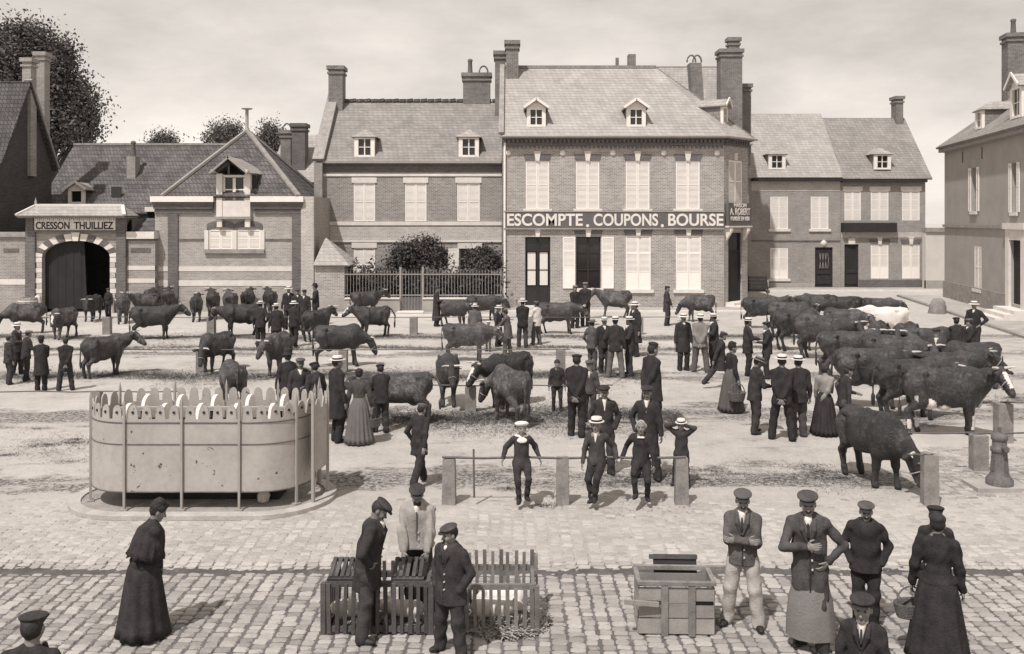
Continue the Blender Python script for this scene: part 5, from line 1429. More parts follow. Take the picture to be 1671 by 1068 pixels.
# ------------------------------------------------------------------ slatted pens and wooden box in the foreground
def pen(label, px0, px1, yf, depth, h, n, mt, hb, lids=False):
    x0, x1 = X(px0, yf), X(px1, yf)
    t = tag(empty('slatted_crate', ((x0 + x1) / 2, yf, 0)), label, 'crate', 'slatted livestock crates'); w = (x1 - x0) / 2
    for y, hh in ((0.0, h), (depth, hb)):
        for z in (0.03, hh * 0.96 if y == 0 else hh * 0.72): box_part('rail', mt, t, -w, w, y - 0.012, y + 0.028, z, z + 0.06)
        for k in range(n):
            x = -w + 0.02 + k * (2 * w - 0.07) / (n - 1); dz = rnd.uniform(-0.015, 0.03)
            box_part('slat', mt, t, 0, 0.042 + rnd.uniform(-.006, .006), y - 0.034, y - 0.013, 0.02, hh + dz + (0.05 if y else -0.0))
            sl_ = t.children[-1]; sl_.location.x = x; sl_.rotation_euler.y = rnd.uniform(-0.022, 0.022)
    for s in (-1, 1):
        for z in (0.03, h * 0.9): box_part('rail', mt, t, s * (w - 0.02) - 0.02, s * (w - 0.02) + 0.02, 0.03, depth - 0.015, z, z + 0.06)
        for k in range(4):
            y = 0.12 + k * (depth - 0.2) / 3.5; box_part('slat', mt, t, s * (w + 0.005) - 0.011, s * (w + 0.005) + 0.011, y, y + 0.05, 0.02, h)
        for y in (0.0, depth): box_part('corner_post', mt, t, s * (w + 0.022) - 0.028 , s * (w + 0.022) + 0.028, y - 0.03, y + 0.04, 0.0, max(h, hb if y else h) + 0.02)
    if lids:
        for xx, ln in ((-w + 0.02, 0.32), (w - 0.42, 0.36)):
            ld_ = MB().box(0, ln, 0, 0.04, 0, 0.03).build('lid', mt, t, (xx, 0.0, h + 0.04), (math.radians(14), 0, 0)); box_part('batten', mt, ld_, 0, ln, 0.36, 0.40, 0, 0.03)
            for k in range(5): box_part('batten', mt, ld_, 0.01 + k * ln / 5, 0.05 + k * ln / 5, 0.02, 0.38, 0.032, 0.05)
    return t
pen('dark slatted livestock crate between the two men on the left', 531, 700, 10.22, 0.62, 0.55, 13, M_crate_dk, 0.55, True)
pen('weathered slatted crate with tall back holding white piglets', 757, 873, 10.26, 0.66, 0.50, 9, M_crate, 0.62)
def heap(c, r):
    def f(g, n):
        a = g.uniform(0, 2 * np.pi, n); q = np.sqrt(g.random(n))
        return np.stack([c[0] + r[0] * q * np.cos(a), c[1] + r[1] * q * np.sin(a), c[2] + r[2] * (1 - q) * g.random(n)], 1)
    return f
o = blades('straw_heap', 3600, heap((X(822, 10.5), 10.5, 0), (0.50, 0.40, 0.16)), 0.14, M_straw, None, 9, 0.05); tag(o, 'loose straw spilling round the piglet crate', 'straw')
o = blades('straw_heap', 2200, heap((X(628, 10.5), 10.5, 0), (0.52, 0.24, 0.12)), 0.13, M_straw, None, 10, 0.03); tag(o, 'straw bedding inside the dark slatted crate', 'straw')

xb, yb = X(1104, 10.18), 10.18
bx = tag(empty('wooden_box', (xb, yb, 0), math.radians(-2)), 'open plank box with upright battens beside the man in white trousers', 'box')
w = 0.415
for k, (za, zb) in enumerate(((0.02, 0.19), (0.20, 0.36), (0.37, 0.53))):
    box_part('plank', M_box, bx, -w, w, 0, 0.022, za, zb - 0.008)
    box_part('plank', M_box, bx, -w, w, 0.44, 0.462, za, zb - 0.008)
    for s in (-1, 1): box_part('plank', M_box, bx, s * w - 0.011, s * w + 0.011, 0.024, 0.438, za, zb - 0.008)
for x in (-0.17, 0.13): box_part('batten', M_crate, bx, x, x + 0.075, -0.024, -0.002, 0.0, 0.56)
box_part('rim', M_crate, bx, -w - 0.02, w + 0.02, -0.03, 0.03, 0.565, 0.60); box_part('rim', M_crate, bx, -w - 0.02, w + 0.30, 0.43, 0.48, 0.565, 0.61)
for s in (-1, 1): box_part('rim', M_crate, bx, s * w - 0.025, s * w + 0.025, 0.032, 0.428, 0.567, 0.6)
box_part('slot', M_hole, bx, -w + 0.02, -0.175, -0.004, -0.0005, 0.345, 0.385); box_part('slot', M_hole, bx, 0.21, w - 0.01, -0.004, -0.0005, 0.345, 0.385)
box_part('floor', M_crate_dk, bx, -w + 0.02, w - 0.02, 0.03, 0.43, 0.02, 0.05)
lid = MB().box(-0.25, 0.25, 0, 0.03, 0.0, 0.22).build('lid', M_dkwood, bx, (0.06, 0.50, 0.49), (math.radians(-24), 0, 0)); box_part('batten', M_crate_dk, lid, -0.30, 0.26, -0.02, -0.001, 0.165, 0.215)
MB().bar((-0.58, -0.08, 0.40), (-0.2, -0.04, 0.36), 0.03, 0.05).build('carrying_bar', M_box, bx)
# ------------------------------------------------------------------ cattle
HERD = 'cattle standing in the market'
cow_no = 0
def cow(label, px, py, head, pose='level', turn=0.0, mt=None, face=None, s=0.95, horns=True, udder=True, bull=False, tail='down', category='cow', patches=False):
    """px, py: photo point under the middle of the animal; head: heading in degrees (0 right, 90 away, 270 towards the lens)"""
    global cow_no
    cow_no += 1
    r = random.Random(cow_no * 13)
    x, y = G(px, py)
    ppm = FPX / y * 0.613 * s
    h = min(max(1.35 / ppm, 0.022), 0.042)
    head += math.degrees(math.atan2(y, x)) - 90.0        # headings are read against the line of sight
    t = tag(empty('bull' if bull else 'cow', (x, y, 0), math.radians(head)), label, category, HERD)
    t.scale = ((0.89 if bull else r.uniform(0.84, 0.93)) * s, s * (1.08 if bull else r.uniform(0.93, 1.03)), s * (1.0 if bull else r.uniform(0.96, 1.03)))
    if not bull: turn += r.uniform(-12, 12)
    S = Solid(); W = vec(0, 1, 0)
    bl = 1.12 if bull else 1.0
    S.cap((-0.60, 0, 0.96), (0.42, 0, 0.94), 0.275 * bl, 0.275 * bl, 0.12, 0, (W, 0.86))
    S.ell((-0.08, 0, 0.80), (0.60, 0.28 * bl, 0.295), None, 0.12)
    S.ell((0.46, 0, 0.88), (0.26, 0.24 * bl, 0.37), None, 0.12)
    S.ell((-0.68, 0, 0.98), (0.24, 0.235, 0.28), None, 0.10)
    S.cap((-0.80, 0, 1.245), (0.40, 0, 1.215 + 0.06 * bull), 0.035, 0.05, 0.06)
    S.ell((0.42, 0, 1.14), (0.20, 0.13, 0.16), None, 0.1)
    for q in (-1, 1):
        S.ell((-0.53, q * 0.235, 1.18), (0.11, 0.05, 0.065), None, 0.035); S.ell((0.36, q * 0.19, 0.98), (0.10, 0.06, 0.24), None, 0.05)
        S.ell((-0.30, q * 0.20, 1.05), (0.14, 0.05, 0.10), None, 0.08)
        S.ell((-0.86, q * 0.11, 1.10), (0.05, 0.04, 0.05), None, 0.06)
    # neck and head
    if pose == 'up': p = vec(1.02, 0, 1.42); dv = vec(0.85, 0, -0.42)
    elif pose == 'low': p = vec(1.04, 0, 0.80); dv = vec(0.45, 0, -0.9)
    elif pose == 'graze': p = vec(0.98, 0, 0.66); dv = vec(0.36, 0, -0.93)
    elif pose == 'mid': p = vec(1.08, 0, 1.05); dv = vec(0.62, 0, -0.78)
    else: p = vec(1.08, 0, 1.24); dv = vec(0.78, 0, -0.62)
    a = math.radians(turn); piv = vec(0.55, 0, 0)
    def rz(v): return vec(v[0] * math.cos(a) - v[1] * math.sin(a), v[0] * math.sin(a) + v[1] * math.cos(a), v[2])
    p = rz(p - piv) + piv
    dv = unit(rz(rz(dv) if abs(turn) > 30 else dv)); sd = unit(np.cross(vec(0, 0, 1), dv)); upv = np.cross(dv, sd)
    nb = vec(0.52, 0, 1.04); nm = nb * 0.5 + p * 0.5 + vec(0.0, 0, -0.03)
    S.chain([nb, nm, p - dv * 0.04 - upv * 0.03], [0.25 * bl, 0.18 * bl, 0.125], 0.09, 0, (unit(sd), 0.72))
    S.cap(nb + vec(0.14, 0, -0.24), nm + vec(0.02, 0, -0.17), 0.08, 0.05, 0.08)
    S.chain([p, p + dv * 0.20, p + dv * 0.42], [0.135, 0.112, 0.085], 0.05, 0, (sd, 0.84))
    S.cap(p + dv * 0.06 - upv * 0.08, p + dv * 0.38 - upv * 0.06, 0.07, 0.052, 0.05)
    S.ell(p + dv * 0.475 - upv * 0.012, (0.065, 0.072, 0.07), np.stack([dv, sd, upv], 1), 0.03, 2)
    if face:
        S.cap(p + dv * 0.10 + upv * 0.085, p + dv * 0.40 + upv * 0.052, 0.058, 0.048, 0.015, 1)
    for q in (-1, 1):
        S.ell(p + dv * 0.12 + sd * q * 0.088 + upv * 0.05, (0.035, 0.025, 0.025), np.stack([dv, sd, upv], 1), 0.02)
        e = unit(sd * q * 1.0 - dv * 0.15 - upv * 0.12)
        S.ell(p - dv * 0.02 + sd * q * 0.20 + upv * 0.01, (0.115, 0.055, 0.022), np.stack([e, unit(dv), np.cross(e, unit(dv))], 1), 0.02, 1 if face == 'ears' else 0)
    # legs
    jit = [r.uniform(-0.13, 0.13) for _ in range(4)]
    for i, q in enumerate((-1, 1)):
        fx = 0.42 + jit[i]; hx = -0.66 + jit[2 + i]
        S.chain([(0.40, q * 0.17, 0.92), (0.41, q * 0.165, 0.68), (0.42 + jit[i] * 0.5, q * 0.15, 0.40), (fx, q * 0.15, 0.12), (fx + 0.02, q * 0.15, 0.05)], [0.15, 0.115, 0.068, 0.046, 0.055], 0.05)
        S.ell((fx + 0.03, q * 0.15, 0.035), (0.07, 0.05, 0.045), None, 0.015, 3)
        S.chain([(-0.62, q * 0.14, 0.98), (-0.52, q * 0.18, 0.66), (-0.78 + jit[2 + i] * 0.5, q * 0.15, 0.46), (hx - 0.06, q * 0.15, 0.13), (hx - 0.03, q * 0.15, 0.05)], [0.20, 0.125, 0.062, 0.048, 0.055], 0.05)
        S.ell((-0.58, q * 0.15, 0.82), (0.19, 0.085, 0.24), None, 0.06)
        S.ell((hx - 0.02, q * 0.15, 0.035), (0.07, 0.05, 0.045), None, 0.015, 3)
    if udder and not bull: S.ell((-0.42, 0, 0.57), (0.17, 0.12, 0.12), None, 0.05, 0)
    if patches:
        S.ell((-0.36, 0, 0.62), (0.17, 0.27, 0.14), None, 0.02, 1); S.ell((-0.08, 0, 0.56), (0.15, 0.20, 0.10), None, 0.02, 1); S.ell((0.62, 0, 0.66), (0.08, 0.07, 0.12), None, 0.02, 1)
        for q in (-1, 1):
            S.cap((-0.72 + jit[2 if q < 0 else 3], q * 0.15, 0.26), (-0.70 + jit[2 if q < 0 else 3], q * 0.15, 0.13), 0.058, 0.056, 0.01, 1); S.ell((-0.60, q * 0.225, 0.76), (0.08, 0.075, 0.13), None, 0.02, 1)
        S.cap((0.42 + jit[0], -0.15, 0.40), (0.42 + jit[0], -0.15, 0.18), 0.066, 0.052, 0.01, 1)
    # tail
    if tail == 'swing': tp = [(-0.88, 0, 1.18), (-1.02, 0.02, 1.12), (-1.16, 0.12, 0.86), (-1.10, 0.16, 0.55)]
    else: tp = [(-0.86, 0, 1.20), (-0.955, 0, 1.10), (-0.985, 0.02, 0.80), (-0.97, 0.03, 0.50)]
    tr = max(0.026, h * 0.8)
    S.chain(tp, [0.05, tr, tr, tr], 0.03); S.cap(tp[-1], vec(*tp[-1]) + vec(0, 0, -0.18), 0.045, 0.03, 0.03)
    mt = mt or (M_coatK if r.random() < 0.6 else M_coatB)
    me = join_shells('body', [S.shell(h, 0.011, 8.0, cow_no)], [mt, M_blaze, M_muzzle, M_hoof])
    mesh_obj('body', me, t)
    if horns:
        for q in (-1, 1):
            b0 = p - dv * 0.06 + sd * q * 0.07 + upv * 0.08
            pts = [b0, b0 + sd * q * 0.13 + upv * 0.03 + dv * 0.01, b0 + sd * q * 0.21 + upv * 0.10 + dv * 0.07]
            MB().tube([tuple(v) for v in pts], [0.030, 0.024, 0.008], 7).build('horn', M_horn, t)
    if ppm > 22:
        c0 = p + dv * 0.26
        pts = [tuple(c0 + sd * 0.108 * math.cos(w) + upv * (0.122 * math.sin(w) - 0.022)) for w in np.linspace(0, 2 * math.pi, 13)]
        MB().tube(pts, 0.010, 5, cap=False).build('halter', M_rope, t)
    return t

# left side of the square
cow('dark cow at the left edge behind the men, side-on by the barrel', 40, 545, 178, 'low')
cow('white-faced cow looking left beside the guard stone of the gate', 102, 553, 238, 'mid', 20, face='blaze')
cow('dark cow with pale horns standing inside the open half of the gate', 150, 524, 250, 'mid', 15)
cow('dark cow seen from behind just right of the arched gate', 201, 527, 86, 'level')
cow('black cow with white muzzle looking back over the yard wall row', 236, 517, 190, 'level', 30, face='blaze', s=0.85)
cow('cow facing the yard wall, left neighbour of the white-tailed one', 247, 512, 80)
cow('cow with white-streaked tail facing the barn wall', 274, 513, 92)
cow('big horned cow walking right before the row facing the barn', 252, 554, 352, 'level', -8, s=1.0)
cow('leftmost of the four cows facing the barn, narrow rear view', 321, 524, 88, s=0.92)
cow('second of the four cows facing the barn', 347, 520, 92, s=1.0)
cow('third of the four cows facing the barn', 375, 516, 98)
cow('fourth of the four cows facing the barn, half hidden', 405, 513, 84)
cow('cow with head lowered left among the men before the barn', 392, 549, 186, 'mid', -10, s=1.0)
cow('cow behind the straw-hatted men before the barn', 440, 515, 100)
cow('cow rump standing right of the crowd of hats before the lodge', 518, 556, 50, s=0.95)
cow('three-quarter cow grazing beside the post of the long rail', 352, 606, 232, 'low', 12)
cow('big black cow heading right behind the coated men at left', 172, 614, 36, 'level', -40, s=0.95)
cow('cow turned towards the lens with head hanging left above the urinal', 454, 611, 252, 'mid', -28)
cow('black cow standing side-on with head down right of the urinal crowd', 556, 598, 356, 'low', -6, s=1.0)
cow('white-faced cow looking left in front of the garden gate', 608, 551, 208, 'level', -18, face='blaze', s=0.95, tail='swing')
cow('cow standing behind the white-faced one at the garden railing', 598, 516, 15, s=0.95)
cow('cow hidden up to its rump behind the urinal crest', 379, 664, 100, 'low', s=0.9)
# middle
cow('cow beside the long-robed person at the railing', 742, 534, 325, 'mid', -10)
cow('dark cow behind the grey-coated men near the drainpipe', 790, 524, 8, 'mid')
cow('dark cow heading right, head low, behind the front-facing cow', 764, 590, 352, 'mid', -15, s=1.0)
cow('cow facing straight to the lens with pale horns', 731, 660, 271, 'mid', 0, s=0.96)
cow('cow with hanging tail seen side-on beside the woman in pleated skirt', 650, 692, 184, 'level', 0, M_coatB, s=0.92, tail='swing')
cow('farther of the paired cows at the middle rail, white blaze', 828, 664, 228, 'mid', -20, face='blaze', s=1.0)
cow('nearer of the paired cows at the middle rail, rump to the lens', 832, 690, 116, 'low', 40, M_coatB, s=0.95)
cow('brown cow side-on behind the man in white jacket', 912, 545, 354, 'mid', -6, s=1.0)
cow('black cow standing across the bank front behind two capped men', 1002, 519, 176, 'level', 8, s=1.0)
cow('stooping cow with white muzzle beneath the fourth bank window', 1140, 525, 196, 'low', -18, M_coatB, face='blaze')
# herd on the right
cow('cow farthest left in the herd, rump towards the bank steps', 1246, 536, 12, 'level', s=1.08)
cow('farthest small cow at the back of the herd', 1330, 523, 188, 'mid', 10, s=0.95)
cow('cow with raised curling tail at the back of the herd', 1374, 530, 192, 'low', 0, s=1.0, tail='swing')
cow('lean dark cow stretched out behind the white one', 1436, 529, 4, 'mid', s=0.9)
cow('white-backed cow standing out in the middle of the herd', 1440, 560, 183, 'mid', 0, M_coatW, s=1.08)
cow('second cow from the bank side in the back rank of the herd', 1292, 552, 348, 'low', s=1.1)
cow('cow at the left of the herd behind the boatered reader', 1302, 572, 24, 'low', s=1.08)
cow('broad cow in the herd with legs showing above the straw hats', 1346, 588, 344, 'mid', -20, s=1.15)
cow('cow squeezed between the broad cow and the white-backed one', 1380, 566, 325, 'mid', 0, M_coatB, s=1.1)
cow('cow in the herd facing the lens, left of the face-on pair', 1432, 596, 262, 'mid', 8, M_coatB, s=1.05)
cow('cow in the herd facing the lens, right of the face-on pair', 1476, 598, 255, 'mid', -6, s=1.05)
cow('cow in the thick of the herd below the face-on pair', 1392, 622, 18, 'low', 15, s=1.15)
cow('cow behind the jacketed dealer at the right of the herd', 1516, 604, 20, 'level', s=1.05)
cow('cow in the second rank right of the thick of the herd', 1462, 634, 338, 'mid', -25, M_coatB, s=1.12)
cow('big cow in the front rank behind the woman with pale bodice', 1424, 666, 22, 'mid', 20, s=1.15)
cow('cow close beside the spotted one in the front rank', 1488, 684, 30, 'mid', -15, s=1.12)
cow('cow wedged behind the shoulders of the white-patched cow', 1540, 662, 8, 'level', 0, M_coatB, s=1.08)
cow('white-patched cow with white face tied at the right-hand post', 1546, 711, 8, 'level', -32, M_coatK, face='blaze', s=1.12, patches=True)
cow('horned cow facing left before the group of men at right', 1582, 634, 208, 'mid', 12, s=1.0)
cow('heavy black bull grazing at the post in the right foreground', 1424, 788, 306, 'graze', 24, M_coatK, s=0.98, bull=True, category='bull')

# tether of the bull and of the white-faced cow
def rope(label, pts, r=0.011):
    o = MB().tube(pts, r, 5).build('tether_rope', M_rope); tag(o, label, 'rope', 'tether ropes')
x, y = G(1486, 806); x2, y2 = G(1517, 823)
rope('rope tying the grazing bull to the stone post', [(x, y, 0.55), ((x + x2) / 2, (y + y2) / 2, 0.58), (x2 - 0.05, y2, 0.72)])
x, y = G(1628, 700); x2, y2 = G(1637, 722)
rope('rope tying the white-faced cow to its post', [(10.55, 19.5, 0.98), (10.4, 19.3, 0.80), (x2 + 0.05, y2 - 0.08, 0.82)])

# ------------------------------------------------------------------ piglets in the crate
def piglet(label, x, y, head, s=0.55):
    t = tag(empty('piglet', (x, y, 0.06), math.radians(head)), label, 'piglet', 'white piglets in the crates'); t.scale = (s, s, s)
    S = Solid()
    S.cap((-0.32, 0, 0.30), (0.28, 0, 0.29), 0.19, 0.17, 0.06); S.ell((-0.02, 0, 0.26), (0.36, 0.18, 0.19), None, 0.05)
    S.chain([(0.34, 0, 0.33), (0.50, 0, 0.32), (0.66, 0, 0.25)], [0.15, 0.12, 0.06], 0.05); S.ell((0.71, 0, 0.23), (0.03, 0.058, 0.055), None, 0.02)
    for q in (-1, 1):
        S.ell((0.44, q * 0.11, 0.44), (0.05, 0.02, 0.09), None, 0.02)
        S.chain([(0.24, q * 0.11, 0.24), (0.25, q * 0.12, 0.12), (0.26, q * 0.12, 0.02)], [0.08, 0.05, 0.035], 0.03); S.chain([(-0.32, q * 0.11, 0.26), (-0.28, q * 0.12, 0.14), (-0.34, q * 0.12, 0.02)], [0.11, 0.055, 0.035], 0.03)
    S.chain([(-0.50, 0, 0.34), (-0.56, 0.03, 0.30), (-0.55, 0.06, 0.36)], [0.02, 0.018, 0.015], 0.01)
    mesh_obj('body', join_shells('body', [S.shell(0.024)], [M_pig]), t)
piglet('white piglet standing at the front of the tall-backed crate', X(806, 10.45), 10.44, 6, 0.52)
piglet('white piglet behind the other at the right of the tall-backed crate', X(822, 10.75), 10.72, 186, 0.50)
piglet('white piglet behind the slats of the dark crate', X(660, 10.5), 10.46, 172, 0.46)
piglet('white piglet at the left end of the dark crate', X(574, 10.5), 10.48, 5, 0.46)
# ------------------------------------------------------------------ people
def ik(a, t, l1, l2, pole):
    v = t - a; dd = np.linalg.norm(v); u = v / max(dd, 1e-6); dd = min(dd, l1 + l2 - 0.003)
    x = (l1 * l1 - l2 * l2 + dd * dd) / (2 * dd); hh = math.sqrt(max(l1 * l1 - x * x, 0))
    pp = unit(pole - u * (pole @ u))
    return a + u * x + pp * hh, a + u * dd

def rot(yaw=0, pitch=0, roll=0):
    return np.array(Euler((math.radians(roll), math.radians(pitch), math.radians(yaw)), 'XYZ').to_matrix())

ARMS = {  # hand (forward, outward, up), elbow pole (forward, outward, up)
    'down': ((0.05, 0.27, 0.80), (-1, 0.5, 0)), 'behind': ((-0.17, 0.02, 0.88), (-0.4, 1, 0)), 'pocket': ((0.07, 0.20, 0.90), (-0.8, 0.9, 0)),
    'crossed': ((0.185, -0.07, 1.13), (0.0, 1, -0.9)), 'hip': ((0.07, 0.19, 0.98), (-0.5, 1, 0)), 'chest': ((0.20, 0.02, 1.17), (0, 1, -0.6)),
    'hold': ((0.33, 0.06, 1.10), (-0.3, 0.7, -1)), 'clasp': ((0.20, 0.03, 0.90), (-0.3, 1, 0)), 'rail': ((-0.04, 0.38, 0.95), (-1, 0.25, 0)),
    'brow': ((0.10, 0.12, 1.60), (0.1, 1, 0.15)), 'reach': ((0.45, 0.12, 1.08), (-0.3, 0.6, -1)), 'out': ((0.34, 0.30, 1.02), (-0.4, 0.6, -1)),
    'basket': ((0.06, 0.28, 0.84), (-1, 0.4, 0)), 'swing_f': ((0.22, 0.24, 0.86), (-1, 0.4, 0)), 'swing_b': ((-0.18, 0.25, 0.84), (-1, 0.4, 0)), 'lap': ((0.12, 0.26, 0.84), (-0.8, 1, 0)), 'work': ((0.28, 0.16, 0.86), (-0.7, 0.8, 0)),
}
LEGS = {'stand': ((0.02, 0.10, 0.0), (-0.02, 0.10, 0.0)), 'apart': ((0.04, 0.20, 0.0), (-0.02, 0.20, 0.0)), 'walk': ((0.30, 0.08, 0.0), (-0.32, 0.08, 0.06)),
        'stride': ((0.42, 0.08, 0.0), (-0.46, 0.08, 0.12)), 'hang': ((0.17, 0.09, 0.16), (0.20, 0.07, 0.10)), 'hang_crossed': ((0.24, 0.02, 0.14), (0.17, 0.05, 0.10)), 'hang_bent': ((0.05, 0.13, 0.12), (0.34, 0.09, 0.24)), 'relaxed': ((0.08, 0.13, 0.0), (-0.06, 0.11, 0.0)), 'lean': ((0.10, 0.10, 0.0), (-0.16, 0.16, 0.0))}
people_no = 0

def person(label, px, py, ty, face, top=0.035, bot=None, wear='jacket', hat='cap', hatg=0.035, arms=('down', 'down'), legs='relaxed', lean=0.0, roll=0.0,
           look=0.0, nod=0.0, shirt=True, moustache=None, beard=False, child=False, hair=None, lift=0.0, apron=None, shoe=True, group='people in the market square', hem=None, stock=1.06, bow=False, skirt_w=1.0, cape=False):
    """px, py: photo point of the feet; ty: photo row of the top of the head; face: heading the person looks along"""
    global people_no
    people_no += 1
    r = random.Random(people_no * 31 + 5)
    x, y = G(px, py)
    ht = (py - ty) * y / FPX
    s = ht / (1.74 if hat in ('cap', 'boater', 'bowler', 'kepi', 'straw', 'beret', 'tophat') else 1.70)
    if lift: s = s
    ppm = FPX / y * 0.613 * s
    h = min(max(1.0 / ppm, 0.0105), 0.034)
    bot = top if bot is None else bot
    if child: stock = min(stock, 0.95)
    woman = wear in ('dress', 'bodice')
    face += math.degrees(math.atan2(y, x)) - 90.0
    t = tag(empty('person', (x, y, lift), math.radians(face)), label, 'person', group)
    t.scale = (s, s, s)
    hd = 1.14 if child else 1.0
    PZ = 0.92
    RL = rot(0, lean, roll)
    def T(p): return RL @ (vec(*p) - vec(0, 0, PZ)) + vec(0, 0, PZ)
    m_top, m_bot = cloth(top), cloth(bot)
    # joints
    sh = [T((0, q * 0.168 * stock ** 0.5, 1.37)) for q in (1, -1)]
    el, wr, hp = [], [], []
    for i, q in enumerate((1, -1)):
        hand, pole = ARMS[arms[i]]
        tgt = T((hand[0], hand[1] * q, hand[2])); po = RL @ vec(pole[0], pole[1] * q, pole[2])
        e, w_ = ik(sh[i], tgt, 0.29, 0.26, po); el.append(e); wr.append(w_)
    hipz = 0.90
    hips = [vec(0, q * 0.092, hipz) for q in (1, -1)]
    kn, an = [], []
    for i, q in enumerate((1, -1)):
        f = LEGS[legs][i]
        k, a_ = ik(hips[i], vec(f[0], f[1] * q, f[2] + 0.085), 0.418, 0.405, vec(1, 0.12 * q, 0)); kn.append(k); an.append(a_)
    X1 = vec(1, 0, 0)
    HC = T((0.025, 0, 1.585)); HR = RL @ rot(look, nod)
    def Hd(p): return HC + HR @ (vec(*p) * hd)
    # --- body: one skin from head to foot
    B = Solid(); f_ = (X1, 0.66)
    B.cap(T((0, 0, 1.33)), T((0, 0, 1.08)), 0.145, 0.13, 0.05, 0, f_); B.cap(T((0, 0, 1.08)), (0, 0, 0.94), 0.13, 0.145, 0.05, 0, f_)
    B.cap(sh[0] * 0.9 + sh[1] * 0.1, sh[1] * 0.9 + sh[0] * 0.1, 0.042, 0.042, 0.03); B.cap(T((-0.01, 0, 1.40)), HC + HR @ vec(-0.015, 0, -0.06), 0.056, 0.052, 0.03)
    for i in range(2):
        B.chain([sh[i], el[i], wr[i]], [0.042, 0.036, 0.027], 0.03)
        B.chain([hips[i], kn[i], an[i]], [0.078, 0.05, 0.038], 0.03)
        if shoe:
            fd_ = unit(vec(1, 0.25 * (1, -1)[i], 0)); R_ = np.stack([fd_, vec(-fd_[1], fd_[0], 0), vec(0, 0, 1)], 1)
            drop = vec(0, 0, -0.045) if not legs.startswith('hang') else vec(0.0, 0, -0.05)
            B.ell(an[i] + fd_ * 0.055 + drop, (0.135, 0.05, 0.042), R_, 0.03, 1); B.cap(an[i] + vec(0, 0, 0.03), an[i] + vec(0, 0, -0.04), 0.046, 0.046, 0.03, 1)
    shells = [B.shell(max(h * 1.5, 0.017))]
    # head with face
    H = Solid(); RH = HR
    sc3 = lambda *a: tuple(v * hd for v in a)
    H.ell(Hd((-0.012, 0, 0.022)), sc3(0.096, 0.076, 0.098), RH, 0.02); H.ell(Hd((0.030, 0, -0.035)), sc3(0.062, 0.060, 0.082), RH, 0.03); H.ell(Hd((0.062, 0, -0.092)), sc3(0.028, 0.03, 0.024), RH, 0.02)
    H.cap(Hd((-0.02, 0, -0.05)), T((-0.005, 0, 1.44)), 0.054, 0.056, 0.02)
    if h < 0.026:
        H.cap(Hd((0.085, 0, 0.012)), Hd((0.113, 0, -0.028)), 0.010, 0.016, 0.012); H.cap(Hd((0.078, 0.04, 0.036)), Hd((0.078, -0.04, 0.036)), 0.014, 0.014, 0.012)
        for q in (-1, 1):
            H.ell(Hd((0.083, q * 0.032, 0.012)), (0.010, 0.011, 0.006), RH, 0.004, 2); H.ell(Hd((-0.01, q * 0.079, -0.005)), (0.022, 0.012, 0.034), RH, 0.008)
            H.ell(Hd((0.06, q * 0.04, -0.025)), (0.03, 0.025, 0.03), RH, 0.02)
        H.ell(Hd((0.091, 0, -0.064)), (0.010, 0.018, 0.004), RH, 0.004, 2)
    mo = (r.random() < 0.6) if moustache is None else moustache
    if mo and not child and not woman: H.ell(Hd((0.092, 0, -0.05)), (0.014, 0.032, 0.008), RH, 0.005, 3)
    if beard: H.ell(Hd((0.055, 0, -0.095)), (0.05, 0.055, 0.055), RH, 0.015, 3)
    hm = M_hair_f if hair == 'fair' else M_hair
    H.ell(Hd((-0.030, 0, 0.030)), sc3(0.090, 0.084, 0.096), RH, 0.006, 3)
    if hat is None and hair is None: H.ell(Hd((-0.012, 0, 0.045)), sc3(0.098, 0.086, 0.082), RH, 0.006, 3)
    if hair == 'bun': H.ell(Hd((-0.06, 0, 0.09)), (0.07, 0.075, 0.06), RH, 0.02, 3); H.ell(Hd((0.0, 0, 0.075)), (0.10, 0.092, 0.06), RH, 0.02, 3)
    if hair in ('fair', 'curls'):
        for k in range(9):
            w_ = 2 * math.pi * k / 9; H.ell(Hd((-0.02 + 0.05 * math.cos(w_), 0.085 * math.sin(w_), -0.01 + 0.03 * math.cos(k * 2.3))), (0.04, 0.035, 0.05), RH, 0.01, 3) if math.cos(w_) < 0.1 else None
    shells.append(H.shell(max(h * 0.62, 0.0075)))
    # hands with five fingers
    for i, q in enumerate((1, -1)):
        dv = unit(wr[i] - el[i]); c0 = vec(0, 0, wr[i][2]); m_ = (c0 - wr[i]); m_ = m_ - dv * (m_ @ dv); m_ = unit(m_) if np.linalg.norm(m_) > 0.02 else vec(0, -q, 0)
        a_ = np.cross(dv, m_); a_ = a_ if a_ @ vec(1, 0, 0.3) > 0 else -a_
        Hn = Solid(); R_ = np.stack([dv, a_, m_], 1)
        Hn.cap(wr[i] - dv * 0.05, wr[i] + dv * 0.01, 0.029, 0.027, 0.015); Hn.ell(wr[i] + dv * 0.05, (0.05, 0.042, 0.018), R_, 0.012)
        if h < 0.022:
            for k, ln in enumerate((0.070, 0.080, 0.074, 0.058)):
                b0 = wr[i] + dv * 0.088 + a_ * (0.030 - 0.020 * k); d1 = unit(dv + m_ * 0.35); d2 = unit(dv * 0.6 + m_ * 0.9)
                Hn.chain([b0, b0 + d1 * ln * 0.55, b0 + d1 * ln * 0.55 + d2 * ln * 0.45], [0.0095, 0.0088, 0.0078], 0.004)
            b0 = wr[i] + dv * 0.03 + a_ * 0.036; Hn.chain([b0, b0 + unit(dv * 0.7 + a_ * 0.7) * 0.04, b0 + unit(dv * 0.8 + a_ * 0.5 + m_ * 0.3) * 0.072], [0.013, 0.0105, 0.009], 0.006)
        else: Hn.ell(wr[i] + dv * 0.11 + m_ * 0.012, (0.05, 0.036, 0.016), R_, 0.012)
        if arms[i] != 'pocket': shells.append(Hn.shell(max(h * 0.5, 0.006)))
